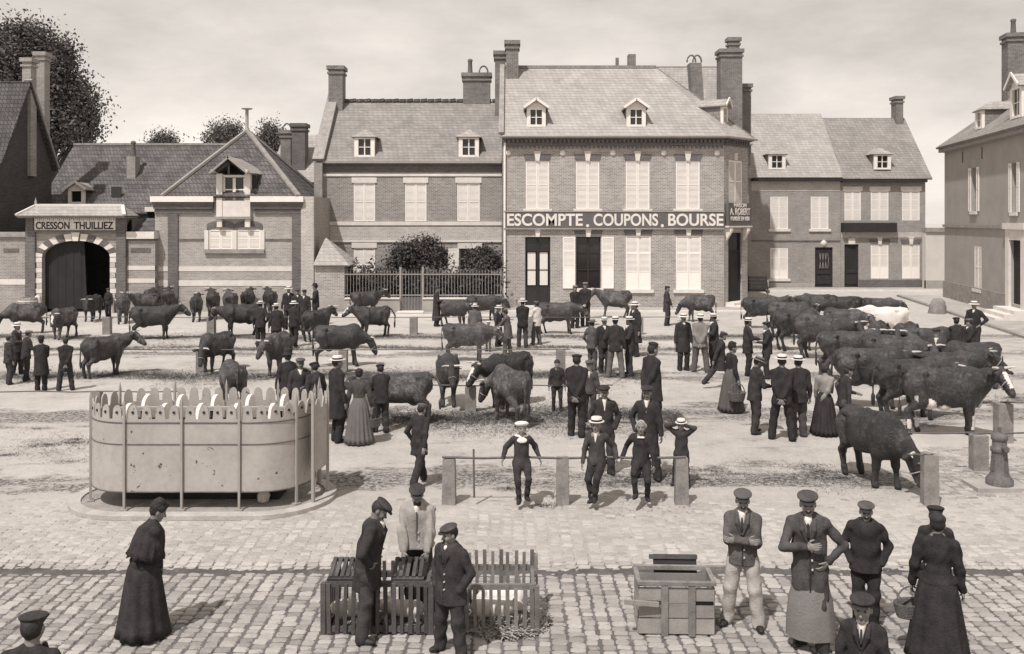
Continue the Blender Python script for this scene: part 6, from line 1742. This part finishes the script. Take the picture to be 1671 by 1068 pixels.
    mesh_obj('body', join_shells('body', shells, [M_skin, M_shoe, M_eye, hm]), t)
    # --- clothes
    sd = people_no * 1.7
    def sleeves(Sx, r0=0.066, r1=0.056, r2=0.044, k=0.02):
        for i in range(2): Sx.chain([sh[i], el[i], wr[i] - unit(wr[i] - el[i]) * 0.015], [r0, r1, r2], k)
    if not woman:
        Tr = Solid(); pw = 1.12 if wear != 'smock' else 1.18; kw_ = 0.8 if child else 1.0
        Tr.ell((0, 0, 0.92), (0.125, 0.165, 0.13), None, 0.05)
        for i in range(2): Tr.chain([hips[i] + vec(0, 0, -0.03), kn[i], an[i] + vec(-0.005, 0, -0.03)], [0.098 * pw, 0.074 * pw * kw_, 0.070 * pw * kw_ ** 1.6], 0.025)
        pass
        mesh_obj('trousers', join_shells('trousers', [Tr.shell(h, 0.010, 19, sd)], [m_bot]), t)
    st_ = stock
    if wear in ('jacket', 'coat', 'smock', 'sailor'):
        J = Solid(); fl = (X1, 0.70 + 0.06 * (st_ - 1) * 5)
        J.cap(T((0, 0, 1.30)), T((0.0, 0, 1.08)), 0.168 * st_, 0.160 * st_, 0.05, 0, fl); J.cap(sh[0] + RL @ vec(0, -0.03, 0), sh[1] + RL @ vec(0, 0.03, 0), 0.066, 0.066, 0.04)
        for q in (0, 1): J.cap(T((-0.015, 0.045 * (1, -1)[q], 1.435)), sh[q], 0.045, 0.058, 0.03)
        hz = hem if hem is not None else {'jacket': 0.74, 'coat': 0.44, 'smock': 0.70, 'sailor': 0.84}[wear]
        wid = {'jacket': 0.188, 'coat': 0.225, 'smock': 0.205, 'sailor': 0.17}[wear] * st_ * (1.14 if child else 1.0)
        J.cap(T((0.0, 0, 1.08)), (0.0, 0, hz - 0.02), 0.160 * st_, wid, 0.05, 0, (X1, 0.80)); sleeves(J, 0.066 if wear != 'smock' else 0.074, 0.056 if wear != 'smock' else 0.066, 0.046)
        J.cap(T((-0.035, 0.05, 1.445)), T((-0.035, -0.05, 1.445)), 0.042, 0.042, 0.03)
        J.cut((0, 0, hz), (0, 0, -1))
        mesh_obj(wear if wear in ('jacket', 'coat', 'smock') else 'blouse', join_shells('jacket', [J.shell(h, 0.011 if wear != 'smock' else 0.019, 18 if wear != 'smock' else 26, sd, {'smock': 0.22, 'coat': 0.35}.get(wear, 0.8))], [m_top]), t)
        if shirt:
            Q = Solid(); Q.ell(T((0.012, 0, 1.452)), (0.066, 0.066, 0.030), RL, 0.02); fx = 0.115 * st_
            Q.cap(T((fx * 0.62, 0, 1.43)), T((fx * 0.98, 0, 1.25)), 0.042, 0.012, 0.02)
            mesh_obj('shirt_collar', join_shells('shirt', [Q.shell(max(h * 0.75, 0.008))], [M_shirt]), t)
            if wear in ('jacket', 'smock') and h < 0.014:
                fx2 = fx * 1.06; Lp = Solid(); yl = vec(0, 1, 0)
                if wear == 'jacket':
                    for q in (-1, 1): Lp.chain([T((fx * 0.55, q * 0.075, 1.44)), T((fx2, q * 0.062, 1.34)), T((fx2 * 1.07, q * 0.014, 1.20))], [0.022, 0.026, 0.012], 0.015)
                    mesh_obj('lapel', join_shells('lapel', [Lp.shell(0.0085)], [m_top]), t)
                fz = 1.19 if wear == 'jacket' else 1.40
                pts = [T((fx2 * (1.06 + 0.16 * max(0, 1.19 - z)), 0.008, z)) if z > PZ else vec(fx2 * (1.06 + 0.16 * (1.19 - z)) + 0.012, 0.008, z) for z in np.linspace(fz, hz + 0.01, 6)]
                MB().tube([tuple(p_) for p_ in pts], 0.010, 5).build('jacket_opening', cloth(0.015) if top < 0.15 else cloth(0.10), t)
                for z in (1.12, 1.02, 0.92):
                    if z > hz + 0.03: MB().tube([tuple(T((fx2 * (1.1 + 0.16 * (1.19 - z)), 0.03, z))), tuple(T((fx2 * (1.1 + 0.16 * (1.19 - z)) + 0.02, 0.03, z)))], 0.011, 7).build('button', M_horn, t)
            if wear == 'jacket' and h < 0.016:
                K = Solid(); K.cap(T((fx * 0.98, 0, 1.40)), T((fx * 1.14, 0, 1.26)), 0.012, 0.016, 0.01)
                mesh_obj('necktie', join_shells('tie', [K.shell(0.008)], [cloth(0.02)]), t)
        if bow:
            Q = Solid(); Q.ell(T((0.115, 0.035, 1.40)), (0.025, 0.045, 0.025), RL, 0.01); Q.ell(T((0.115, -0.035, 1.40)), (0.025, 0.045, 0.025), RL, 0.01)
            mesh_obj('neck_bow', join_shells('bow', [Q.shell(max(h * 0.75, 0.008))], [M_shirt]), t)
        elif wear == 'sailor' and hair == 'fair':
            Q = Solid(); Q.ell(T((0.105, 0, 1.36)), (0.03, 0.11 if not bow else 0.06, 0.06 if not bow else 0.03), RL @ rot(0, -20), 0.02); Q.ell(T((-0.01, 0, 1.435)), (0.10, 0.15, 0.03), RL, 0.03)
            mesh_obj('sailor_collar', join_shells('collar', [Q.shell(max(h * 0.75, 0.008))], [M_shirt if not bow else cloth(0.5)]), t)
    if woman:
        J = Solid(); fl = (X1, 0.74)
        J.cap(T((0.005, 0, 1.30)), T((0, 0, 1.05)), 0.158 * st_, 0.125 * st_, 0.05, 0, fl); J.ell(T((0.075, 0, 1.27)), (0.075, 0.135, 0.085), RL, 0.05); J.cap(sh[0] * 0.9 + sh[1] * 0.1, sh[1] * 0.9 + sh[0] * 0.1, 0.07, 0.07, 0.05)
        J.cap(T((-0.01, 0, 1.41)), T((-0.005, 0, 1.475)), 0.07, 0.058, 0.02); sleeves(J, 0.078, 0.06, 0.042)
        if wear == 'dress': J.cap(T((0, 0, 1.05)), T((0, 0, 0.95)), 0.14, 0.21, 0.04, 0, (X1, 0.9))
        mesh_obj('bodice', join_shells('bodice', [J.shell(h, 0.009, 20, sd)], [m_top]), t)
        n = 72; ph = r.uniform(0, 6); pl = 17 if wear == 'bodice' else 11
        wob = lambda w_, z: 1 + ((0.085 if wear == 'bodice' else 0.055) * math.sin(pl * w_ + ph) + 0.035 * math.sin(7 * w_ + 2 * ph)) * min(1, max(0, (1.05 - z) * 1.4))
        zw = 1.06; sk = skirt_w
        prof = [(0.118, zw), (0.15, zw - 0.06), (0.195 * sk, 0.90), (0.225 * sk, 0.75), (0.265 * sk, 0.45), (0.31 * sk, 0.15), (0.335 * sk, 0.03), (0.32 * sk, 0.03)]
        b = MB(); b.lathe(prof, n, 0, (-0.01, 0, 0), 0.94, 1.0, True, wob); b.build('skirt', m_bot, t)
    if cape:
        b = MB(); V = []; n = 60; prof = [(0.065, 1.475), (0.12, 1.43), (0.20, 1.35), (0.235, 1.22), (0.25, 1.10), (0.28, 1.02), (0.27, 1.02)]
        for rr_, z in prof:
            for k in range(n):
                w_ = 2 * math.pi * k / n; q_ = rr_ * (1 + (0.05 * math.sin(13 * w_ + 1) + 0.03 * math.sin(21 * w_)) * max(0, 1.45 - z) * 2.4); V.append(tuple(T((q_ * math.cos(w_) * 0.86 - 0.01, q_ * math.sin(w_) * 1.02, z + 0.02 * math.sin(9 * w_) * (z < 1.05)))))
        b.add(V, [(i * n + k, i * n + (k + 1) % n, (i + 1) * n + (k + 1) % n, (i + 1) * n + k)[::-1] for i in range(len(prof) - 1) for k in range(n)], 0, True)
        b.build('cape', m_top, t)
    if apron is not None:
        b = MB(); V = []; m_ = 18; prof = [(0.12, 1.00), (0.15, 0.84), (0.20, 0.68), (0.235, 0.55), (0.255, 0.35), (0.262, 0.15)]
        for rr_, z in prof:
            for k in range(m_ + 1):
                w_ = math.radians(-110 + 220 * k / m_); q_ = rr_ * (1 + 0.03 * math.sin(9 * w_)); V.append((q_ * math.cos(w_) * 0.86, q_ * math.sin(w_), z))
        nn = m_ + 1
        b.add(V, [(i * nn + k, i * nn + k + 1, (i + 1) * nn + k + 1, (i + 1) * nn + k)[::-1] for i in range(len(prof) - 1) for k in range(m_)], 0, True)
        b.build('apron', cloth(apron), t)
    # --- hats
    R4 = Matrix(HR.tolist()).to_4x4()
    def place(o, off): o.matrix_local = Matrix.Translation(Vector(HC + HR @ vec(*off) * hd)) @ R4 @ Matrix.Scale(hd, 4)
    if hat == 'cap' or hat == 'kepi':
        Q = Solid(); kp = hat == 'kepi'
        Q.ell((-0.005, 0, 0.0), (0.103, 0.091, 0.040), None, 0.02); Q.ell((0.008, 0, 0.034 + 0.02 * kp), (0.122 - 0.02 * kp, 0.115 - 0.02 * kp, 0.034 + 0.012 * kp), rot(0, 8), 0.025)
        V, F_, mi = Q.shell(max(h * 0.7, 0.009)); o = mesh_obj('cap', np_mesh('cap', V, F_, cloth(hatg)), t); place(o, (0, 0, 0.068))
        Q = Solid(); Q.ell((0.108, 0, -0.008), (0.055, 0.068, 0.009), rot(0, 14), 0.01)
        V, F_, mi = Q.shell(max(h * 0.55, 0.007))
        if len(V): v_ = mesh_obj('visor', np_mesh('visor', V, F_, M_shoe), o)
    elif hat in ('boater', 'straw'):
        br = (0.158 if hat == 'boater' else 0.175) * (0.88 if child else 1)
        dz = 0.0 if hat == 'boater' else -0.018
        b = MB(); b.lathe([(0.095, 0.0), (br, dz), (br + 0.003, dz + 0.006), (br, dz + 0.012), (0.098, 0.012), (0.096, 0.075), (0.088, 0.085), (0.0, 0.087)], 28, 0, (0, 0, 0), 1.06, 0.96); b.lathe([(0.0, 0.002), (0.095, 0.0)], 28, 0, (0, 0, 0), 1.06, 0.96)
        o = b.build('straw_hat', M_strawhat if hatg < 0.1 else cloth(hatg), t); place(o, (0, 0, 0.062))
        MB().lathe([(0.0995, 0.014), (0.1005, 0.03), (0.0985, 0.046)], 28, 0, (0, 0, 0), 1.06, 0.96).build('hat_ribbon', M_ribbon, o)
    elif hat in ('bowler', 'tophat'):
        cr = [(0.098, 0.012), (0.1, 0.05), (0.092, 0.09), (0.06, 0.118), (0.0, 0.125)] if hat == 'bowler' else [(0.098, 0.012), (0.094, 0.10), (0.098, 0.15), (0.0, 0.152)]
        b = MB(); b.lathe([(0.09, 0.0), (0.135, 0.008), (0.142, 0.02), (0.134, 0.02)] + cr, 24, 0, (0, 0, 0), 1.08, 0.96)
        o = b.build('hat', cloth(hatg), t); place(o, (0, 0, 0.06))
    elif hat == 'beret':
        Q = Solid(); Q.ell((0, 0, 0), (0.132, 0.13, 0.05), rot(0, -10), 0.02); V, F_, mi = Q.shell(max(h * 0.7, 0.009)); o = mesh_obj('beret', np_mesh('beret', V, F_, cloth(hatg)), t); place(o, (-0.01, 0, 0.085))
    elif hat == 'bonnet':
        Q = Solid(); Q.ell((-0.02, 0, 0.03), (0.11, 0.10, 0.075), None, 0.03); Q.ell((-0.03, 0, 0.10), (0.07, 0.085, 0.05), rot(0, -10), 0.04); Q.ell((0.06, 0.02, 0.09), (0.05, 0.05, 0.035), None, 0.03)
        V, F_, mi = Q.shell(max(h * 0.7, 0.009), 0.006, 45, sd); o = mesh_obj('bonnet', np_mesh('bonnet', V, F_, cloth(hatg)), t); place(o, (0, 0, 0.03))
    return t, s, [wr[0], wr[1]]

def world_pt(t, s, p, face):
    a = t.rotation_euler.z
    return (t.location.x + s * (p[0] * math.cos(a) - p[1] * math.sin(a)), t.location.y + s * (p[0] * math.sin(a) + p[1] * math.cos(a)), t.location.z + s * p[2])

FG = 'people in the foreground'
# foreground
person('woman in black cape and long dress walking right at the lower left', 236, 1036, 822, 8, 0.022, 0.020, 'dress', 'bonnet', 0.02, ('clasp', 'clasp'), 'stand', 12, 0, 0, 12, group=FG, skirt_w=1.05, stock=1.12, cape=True)
person('capped man cut off at the bottom left corner', 52, 1345, 998, 65, 0.03, 0.03, 'jacket', 'cap', 0.045, ('down', 'down'), group=FG)
person('man in dark suit bending over the slatted crate, hand on hip', 598, 1040, 810, 350, 0.034, 0.05, 'jacket', 'cap', 0.045, ('pocket', 'hip'), 'apart', 12, 0, 0, 24, group=FG, hem=0.62, stock=1.16)
person('man in pale grey smock standing behind the slatted crates', 682, 992, 787, 262, 0.26, 0.03, 'smock', 'cap', 0.035, ('work', 'work'), 'stand', 5, 0, 10, 14, beard=True, moustache=True, group=FG, stock=1.2, hem=0.86, shirt=True)
person('stout man with white scarf and hands in pockets in front of crates', 736, 1068, 853, 232, 0.03, 0.03, 'jacket', 'cap', 0.05, ('pocket', 'pocket'), 'apart', 0, 0, -28, 8, moustache=True, group=FG, stock=1.26, hem=0.70)
person('man with folded arms and white trousers beside the plank box', 1212, 1022, 797, 266, 0.075, 0.40, 'jacket', 'cap', 0.08, ('crossed', 'crossed'), 'apart', 0, 0, 8, 8, moustache=True, group=FG, hem=0.80, stock=1.06)
person('tall man in long grey apron with hand on hip', 1322, 1057, 800, 268, 0.055, 0.045, 'jacket', 'cap', 0.05, ('hip', 'chest'), 'relaxed', 0, 2, 5, 6, apron=0.17, group=FG, hem=0.66, moustache=True, stock=1.12)
person('man all in black standing behind the child in cap', 1413, 1022, 817, 274, 0.022, 0.022, 'jacket', 'cap', 0.07, ('pocket', 'pocket'), 'stand', 0, 0, 0, 4, shirt=False, group=FG, stock=1.2, hem=0.78)
person('child in a round dark cap cut off by the bottom edge', 1408, 1235, 970, 262, 0.022, 0.022, 'jacket', 'cap', 0.03, ('down', 'down'), group=FG, child=True, bow=False, shirt=True, stock=1.1)
fw = person('woman in black dress seen from behind carrying a wicker basket', 1530, 1076, 842, 88, 0.020, 0.018, 'dress', None, 0.02, ('basket', 'down'), 'stand', 0, 0, 0, 0, hair='bun', group=FG, skirt_w=1.08, stock=1.1)
person('dark-capped person half hidden behind the woman with the basket', 1527, 1034, 824, 95, 0.025, 0.025, 'jacket', 'cap', 0.03, ('down', 'down'), group=FG, shirt=False, stock=0.88)

# the wicker basket she holds
def basket(label, p, s, rz, g=None):
    t = tag(empty('basket', p, math.radians(rz)), label, 'basket', 'market baskets'); t.scale = (s, s, s); k = M_wicker
    MB().lathe([(0.0, 0.0), (0.15, 0.0), (0.17, 0.08), (0.19, 0.2), (0.2, 0.21), (0.19, 0.22), (0.17, 0.2), (0.14, 0.03)], 32, 0, (0, 0, 0), 1.25, 0.85, True, lambda a, z: 1 + 0.018 * math.sin(16 * a + (0 if int(z * 40) % 2 else math.pi))).build('bowl', k, t)
    for j in range(8): MB().lathe([(0.152 + 0.005 * j + 0.004, 0.01 + j * 0.025), (0.162 + 0.005 * j, 0.02 + j * 0.025), (0.152 + 0.005 * j + 0.004, 0.03 + j * 0.025)], 32, 0, (0, 0, 0), 1.25, 0.85).build('weave_band', k, t)
    MB().tube([(0.22 * math.cos(a), 0, 0.2 + 0.24 * math.sin(a)) for a in np.linspace(0, math.pi, 13)], 0.012, 6).build('handle', k, t)
pw = world_pt(fw[0], fw[1], fw[2][0], 88)
basket('wicker basket held by the woman in black at lower right', (pw[0] - 0.03, pw[1], pw[2] - 0.36), 0.72, 12)

# boys on the front rail
BY = 'boys at the front rail'
def railboy(label, px, tp, **kw):
    yb = 825.0; dd = D(yb)
    feet = 0.10
    person(label, px, yb, tp, 268 + kw.pop('turn', 0), arms=kw.pop('arms', ('rail', 'rail')), legs=kw.pop('pose', 'hang'), child=True, group=BY, **kw)
railboy('boy in sailor suit with white hat and wide collar on the rail', 851, 687, top=0.05, bot=0.03, wear='sailor', hat='beret', hatg=0.62, hair='fair', shirt=False, hem=0.74, turn=8)
railboy('boy in straw boater sitting on the rail', 974, 681, turn=-14, pose='hang_crossed', arms=('rail', 'lap'), top=0.045, bot=0.025, wear='jacket', hat='boater', shirt=True, hem=0.82)
railboy('fair curly-haired child with a bow sitting on the rail', 1046, 688, top=0.03, bot=0.03, wear='jacket', hat=None, hatg=0.55, hair='fair', bow=True, arms=('lap', 'rail'), pose='hang_bent', shirt=False, hem=0.80)
person('boy in straw hat raising both hands to his eyes beside the post', 1112, 794, 684, 255, 0.03, 0.03, 'jacket', 'boater', 0.03, ('brow', 'brow'), 'apart', 0, 0, 0, 4, child=True, shirt=False, group=BY, hem=0.80)
person('youth in cap and white scarf behind the boatered boy', 986, 772, 628, 274, 0.03, 0.035, 'jacket', 'cap', 0.03, ('pocket', 'pocket'), 'relaxed', 0, 0, 0, 4, moustache=False)
person('young man in cap and open white collar behind the curly child', 1056, 782, 628, 262, 0.022, 0.022, 'jacket', 'cap', 0.035, ('down', 'pocket'), 'apart', 0, 0, 0, 4, moustache=False)
person('man in cap walking away with a long stride beside the urinal', 684, 793, 658, 55, 0.03, 0.032, 'jacket', 'cap', 0.10, ('pocket', 'swing_b'), 'walk', 6, 0, 0, 8, shirt=True, hem=0.66)
person('man in cap with hands clasped behind his back, near two boys', 941, 713, 577, 80, 0.024, 0.024, 'jacket', 'cap', 0.03, ('behind', 'behind'), 'relaxed', stock=1.08)
person('bareheaded boy in dark blouse facing the lens at the rail', 909, 672, 588, 272, 0.03, 0.035, 'jacket', None, 0.03, ('down', 'down'), 'relaxed', child=True, shirt=False, hem=0.82)
person('boy in flat cap half hidden right of the man with clasped hands', 962, 690, 588, 265, 0.05, 0.05, 'jacket', 'cap', 0.07, ('down', 'down'), 'relaxed', child=True, hem=0.8)
person('man in long dark smock and peaked cap turned right', 1064, 706, 559, 40, 0.024, 0.024, 'coat', 'kepi', 0.03, ('behind', 'behind'), 'stand', shirt=False, stock=1.1, hem=0.62)

# group with boaters in the middle
person('man in grey suit at the left of the boater group', 966, 605, 521, 60, 0.075, 0.07, 'jacket', 'boater', 0.2, ('pocket', 'down'), 'stand', shirt=False)
person('man in boater facing the lens between two suits', 986, 609, 517, 285, 0.03, 0.03, 'jacket', 'boater', 0.03, ('hip', 'down'), 'stand')
person('man in pale trousers and boater seen from behind', 1004, 617, 516, 85, 0.03, 0.13, 'jacket', 'boater', 0.05, ('pocket', 'down'), 'apart', shirt=False)
person('man in boater counting notes at the right of the boater group', 1028, 613, 516, 195, 0.025, 0.025, 'jacket', 'boater', 0.03, ('hold', 'hold'), 'apart', stock=1.08)
person('man in long black coat and straw hat behind the boater group', 1037, 582, 492, 215, 0.022, 0.022, 'coat', 'straw', 0.03, ('down', 'clasp'), 'stand', stock=1.1)
# farther back
person('man in dark jacket and white hat seen from behind before the bank', 853, 567, 487, 95, 0.028, 0.06, 'jacket', 'straw', 0.03, ('clasp', 'clasp'), 'relaxed', shirt=False, stock=1.1)
person('man in white jacket and grey cap before the bank', 876, 563, 491, 140, 0.55, 0.08, 'jacket', 'cap', 0.12, ('hold', 'hold'), 'relaxed', shirt=False)
person('man in long grey coat bending towards the cows', 829, 580, 504, 160, 0.10, 0.09, 'coat', 'cap', 0.07, ('reach', 'reach'), 'relaxed', 8, shirt=False, hem=0.62)
person('dark-suited man in straw hat facing the grey-coated one', 813, 566, 498, 330, 0.03, 0.03, 'jacket', 'straw', 0.03, ('reach', 'down'), 'stand')
person('man in grey smock and straw hat among the cows by the drainpipe', 775, 562, 496, 90, 0.12, 0.10, 'smock', 'straw', 0.03, ('down', 'down'), 'stand', shirt=False)
person('child with white bonnet half hidden behind the dark cow', 797, 574, 524, 250, 0.10, 0.08, 'jacket', 'beret', 0.6, ('down', 'down'), 'stand', child=True)
person('person in long dark robe beside the garden gate', 712, 533, 467, 350, 0.03, 0.03, 'coat', 'cap', 0.05, ('down', 'hold'), 'stand', shirt=False, hem=0.25)
person('left of two capped men standing before the bank window', 938, 536, 465, 300, 0.025, 0.025, 'jacket', 'cap', 0.2, ('clasp', 'clasp'), 'stand', shirt=False)
person('right of two capped men at the head of the black cow', 955, 533, 460, 270, 0.028, 0.03, 'jacket', 'cap', 0.16, ('clasp', 'down'), 'stand', shirt=False)
person('man with clasped hands beneath the third bank window', 1088, 532, 466, 350, 0.04, 0.04, 'jacket', 'cap', 0.05, ('clasp', 'clasp'), 'stand', shirt=False, hem=0.6)
person('small figure standing at the right jamb of the gate', 177, 519, 470, 240, 0.03, 0.03, 'jacket', 'cap', 0.05, ('down', 'down'), 'stand', shirt=False)
# left crowd
person('man at the left edge with pale cap, partly cut off', 14, 628, 546, 20, 0.035, 0.035, 'jacket', 'cap', 0.09, ('down', 'down'), 'stand', shirt=False)
person('man in dark jacket and light straw hat near the left edge', 27, 612, 526, 330, 0.035, 0.04, 'jacket', 'straw', 0.03, ('down', 'hold'), 'relaxed', shirt=True)
person('man in light cap leaning on a stick at the left', 42, 622, 538, 20, 0.03, 0.03, 'jacket', 'cap', 0.26, ('down', 'hold'), 'relaxed', 6)
person('man in long black coat and soft hat seen from behind at left', 67, 638, 549, 85, 0.02, 0.02, 'coat', 'bowler', 0.02, ('clasp', 'clasp'), 'stand', shirt=False, hem=0.50)
person('bareheaded man with hands clasped behind him at left', 107, 638, 552, 88, 0.022, 0.024, 'jacket', None, 0.02, ('behind', 'behind'), 'apart', shirt=True, hem=0.62, stock=1.1)
# hats before the barn
person('man in boater seen from behind, left of the crowd before the barn', 425, 567, 491, 80, 0.03, 0.03, 'jacket', 'boater', 0.03, ('down', 'pocket'), 'stand')
person('man in boater in the middle of the crowd before the barn', 451, 573, 495, 95, 0.026, 0.026, 'jacket', 'boater', 0.03, ('down', 'down'), 'stand', shirt=False)
person('man with white collar at the right of the crowd before the barn', 479, 566, 491, 60, 0.028, 0.028, 'jacket', 'straw', 0.03, ('clasp', 'down'), 'relaxed')
person('man in bowler hat standing apart before the brick lodge', 515, 531, 463, 190, 0.025, 0.025, 'jacket', 'bowler', 0.02, ('hold', 'down'), 'stand', shirt=False)
person('man in broad white hat at the back of the crowd', 471, 538, 467, 270, 0.03, 0.03, 'jacket', 'straw', 0.03, ('down', 'down'), 'stand')
person('man in grey cap at the back of the crowd', 485, 540, 471, 280, 0.035, 0.035, 'jacket', 'cap', 0.08, ('down', 'down'), 'stand')
person('man in dark cap at the back right of the crowd', 497, 541, 472, 250, 0.03, 0.03, 'jacket', 'cap', 0.04, ('down', 'down'), 'stand')
# beside the urinal
person('man in cap with white shirt front looking over the urinal', 490, 708, 583, 275, 0.028, 0.028, 'jacket', 'cap', 0.075, ('hold', 'down'), 'stand', moustache=True)
person('man in tall dark hat behind the urinal', 470, 690, 573, 100, 0.025, 0.025, 'jacket', 'tophat', 0.02, ('down', 'down'), 'stand', shirt=False)
person('man in dark cap bowed among the urinal group', 517, 712, 590, 120, 0.03, 0.03, 'jacket', 'cap', 0.03, ('down', 'down'), 'stand', 8, shirt=False)
person('man in boater talking with the woman in pleated skirt', 549, 722, 580, 30, 0.03, 0.03, 'coat', 'boater', 0.03, ('clasp', 'down'), 'stand', hem=0.5, stock=1.1)
wp = person('woman in grey pleated skirt seen from behind with a basket', 586, 724, 603, 88, 0.07, 0.12, 'bodice', None, 0.03, ('down', 'basket'), 'stand', hair='bun', shirt=False, stock=1.05)
pw = world_pt(wp[0], wp[1], wp[2][1], 88)
basket('dark basket on the arm of the woman in pleated skirt', (pw[0] + 0.05, pw[1], max(0.02, pw[2] - 0.42)), 0.9, 80)
person('man with white collar in front of the hanging-tailed cow', 622, 706, 594, 100, 0.022, 0.03, 'jacket', 'cap', 0.03, ('hold', 'reach'), 'relaxed', 8)
# right-hand groups
person('man in knee-length black coat and white straw hat, left of three', 1115, 605, 511, 290, 0.024, 0.024, 'coat', 'straw', 0.03, ('down', 'down'), 'stand', hem=0.56)
person('man in pale grey smock with hands behind his back', 1143, 608, 512, 85, 0.20, 0.09, 'smock', 'straw', 0.03, ('behind', 'behind'), 'apart', shirt=False, hem=0.76, stock=1.1)
person('man in boater right of the pale smock', 1165, 602, 511, 200, 0.03, 0.03, 'jacket', 'boater', 0.03, ('hold', 'down'), 'stand')
person('man striding right in a dark coat, trailing leg stretched', 1174, 634, 540, 5, 0.03, 0.032, 'coat', 'cap', 0.05, ('swing_f', 'swing_b'), 'stride', 8, shirt=True, hem=0.55)
wr_ = person('woman in black bodice and grey skirt carrying a dark bag', 1194, 672, 561, 20, 0.02, 0.10, 'bodice', 'bonnet', 0.02, ('down', 'basket'), 'stand', shirt=False)
pw = world_pt(wr_[0], wr_[1], wr_[2][1], 20)
basket('dark bag-shaped basket hanging from the black-bodiced woman', (pw[0] - 0.05, pw[1] - 0.1, max(0.02, pw[2] - 0.48)), 0.95, 20)
person('boatered man in dark suit standing before the white gap of ground', 1220, 613, 518, 10, 0.024, 0.026, 'jacket', 'boater', 0.03, ('hold', 'hold'), 'stand', hem=0.66)
person('dark-suited man at the left flank of the herd', 1252, 618, 524, 195, 0.028, 0.028, 'jacket', 'cap', 0.04, ('hold', 'down'), 'stand')
rd = person('man in straw hat reading a paper in the right-hand group', 1231, 708, 581, 25, 0.03, 0.034, 'jacket', 'straw', 0.15, ('hold', 'hold'), 'relaxed', 6, 0, 0, 16)
person('man with hands clasped behind him under a broad boater', 1276, 719, 578, 86, 0.02, 0.022, 'jacket', 'boater', 0.03, ('behind', 'behind'), 'apart', shirt=False, stock=1.12)
person('man in boater and grey trousers at the right of the readers', 1303, 713, 580, 110, 0.024, 0.05, 'jacket', 'boater', 0.03, ('down', 'down'), 'stand', stock=1.05)
person('woman in pale bodice and long black skirt beside the cows', 1346, 710, 597, 60, 0.28, 0.02, 'bodice', 'bonnet', 0.05, ('down', 'behind'), 'stand', shirt=False)
person('man in dark jacket bending beside the pale-bodiced woman', 1376, 713, 596, 25, 0.026, 0.06, 'jacket', 'cap', 0.03, ('hold', 'down'), 'relaxed', 10)
person('dealer in dark jacket and cap facing the lens amid the herd', 1528, 641, 534, 262, 0.05, 0.04, 'jacket', 'cap', 0.04, ('down', 'down'), 'stand', hem=0.68)
person('man seen from behind with arm stretched left, by right-hand steps', 1561, 606, 517, 110, 0.03, 0.03, 'jacket', 'cap', 0.03, ('reach', 'down'), 'stand', shirt=False)
person('man in grey cap and white scarf before the boatered man', 1583, 611, 519, 200, 0.03, 0.03, 'jacket', 'cap', 0.10, ('clasp', 'clasp'), 'stand')
person('man in broad straw hat by the steps of the corner house', 1590, 580, 491, 255, 0.022, 0.022, 'jacket', 'straw', 0.03, ('hip', 'down'), 'stand', stock=1.08)
# paper held by the reader
p1, p2 = world_pt(rd[0], rd[1], rd[2][0], 25), world_pt(rd[0], rd[1], rd[2][1], 25)
b = MB(); m_ = [(p1[i] + p2[i]) / 2 for i in range(3)]
b.bar((m_[0] + 0.05, m_[1] + 0.16, m_[2] + 0.03), (m_[0] + 0.02, m_[1] - 0.18, m_[2] + 0.03), 0.26, 0.006, up=(0.5, 0, 0.8))
tag(b.build('newspaper', M_shirt), 'white sheet of paper held by the straw-hatted reader', 'paper')
sx, sy = G(50, 621)
tag(MB().tube([(sx + 0.25, sy - 0.1, 0), (sx + 0.12, sy - 0.05, 0.9), (sx + 0.06, sy - 0.05, 0.95)], 0.014, 6).build('walking_stick', M_box), 'walking stick of the light-capped man at the left', 'stick')
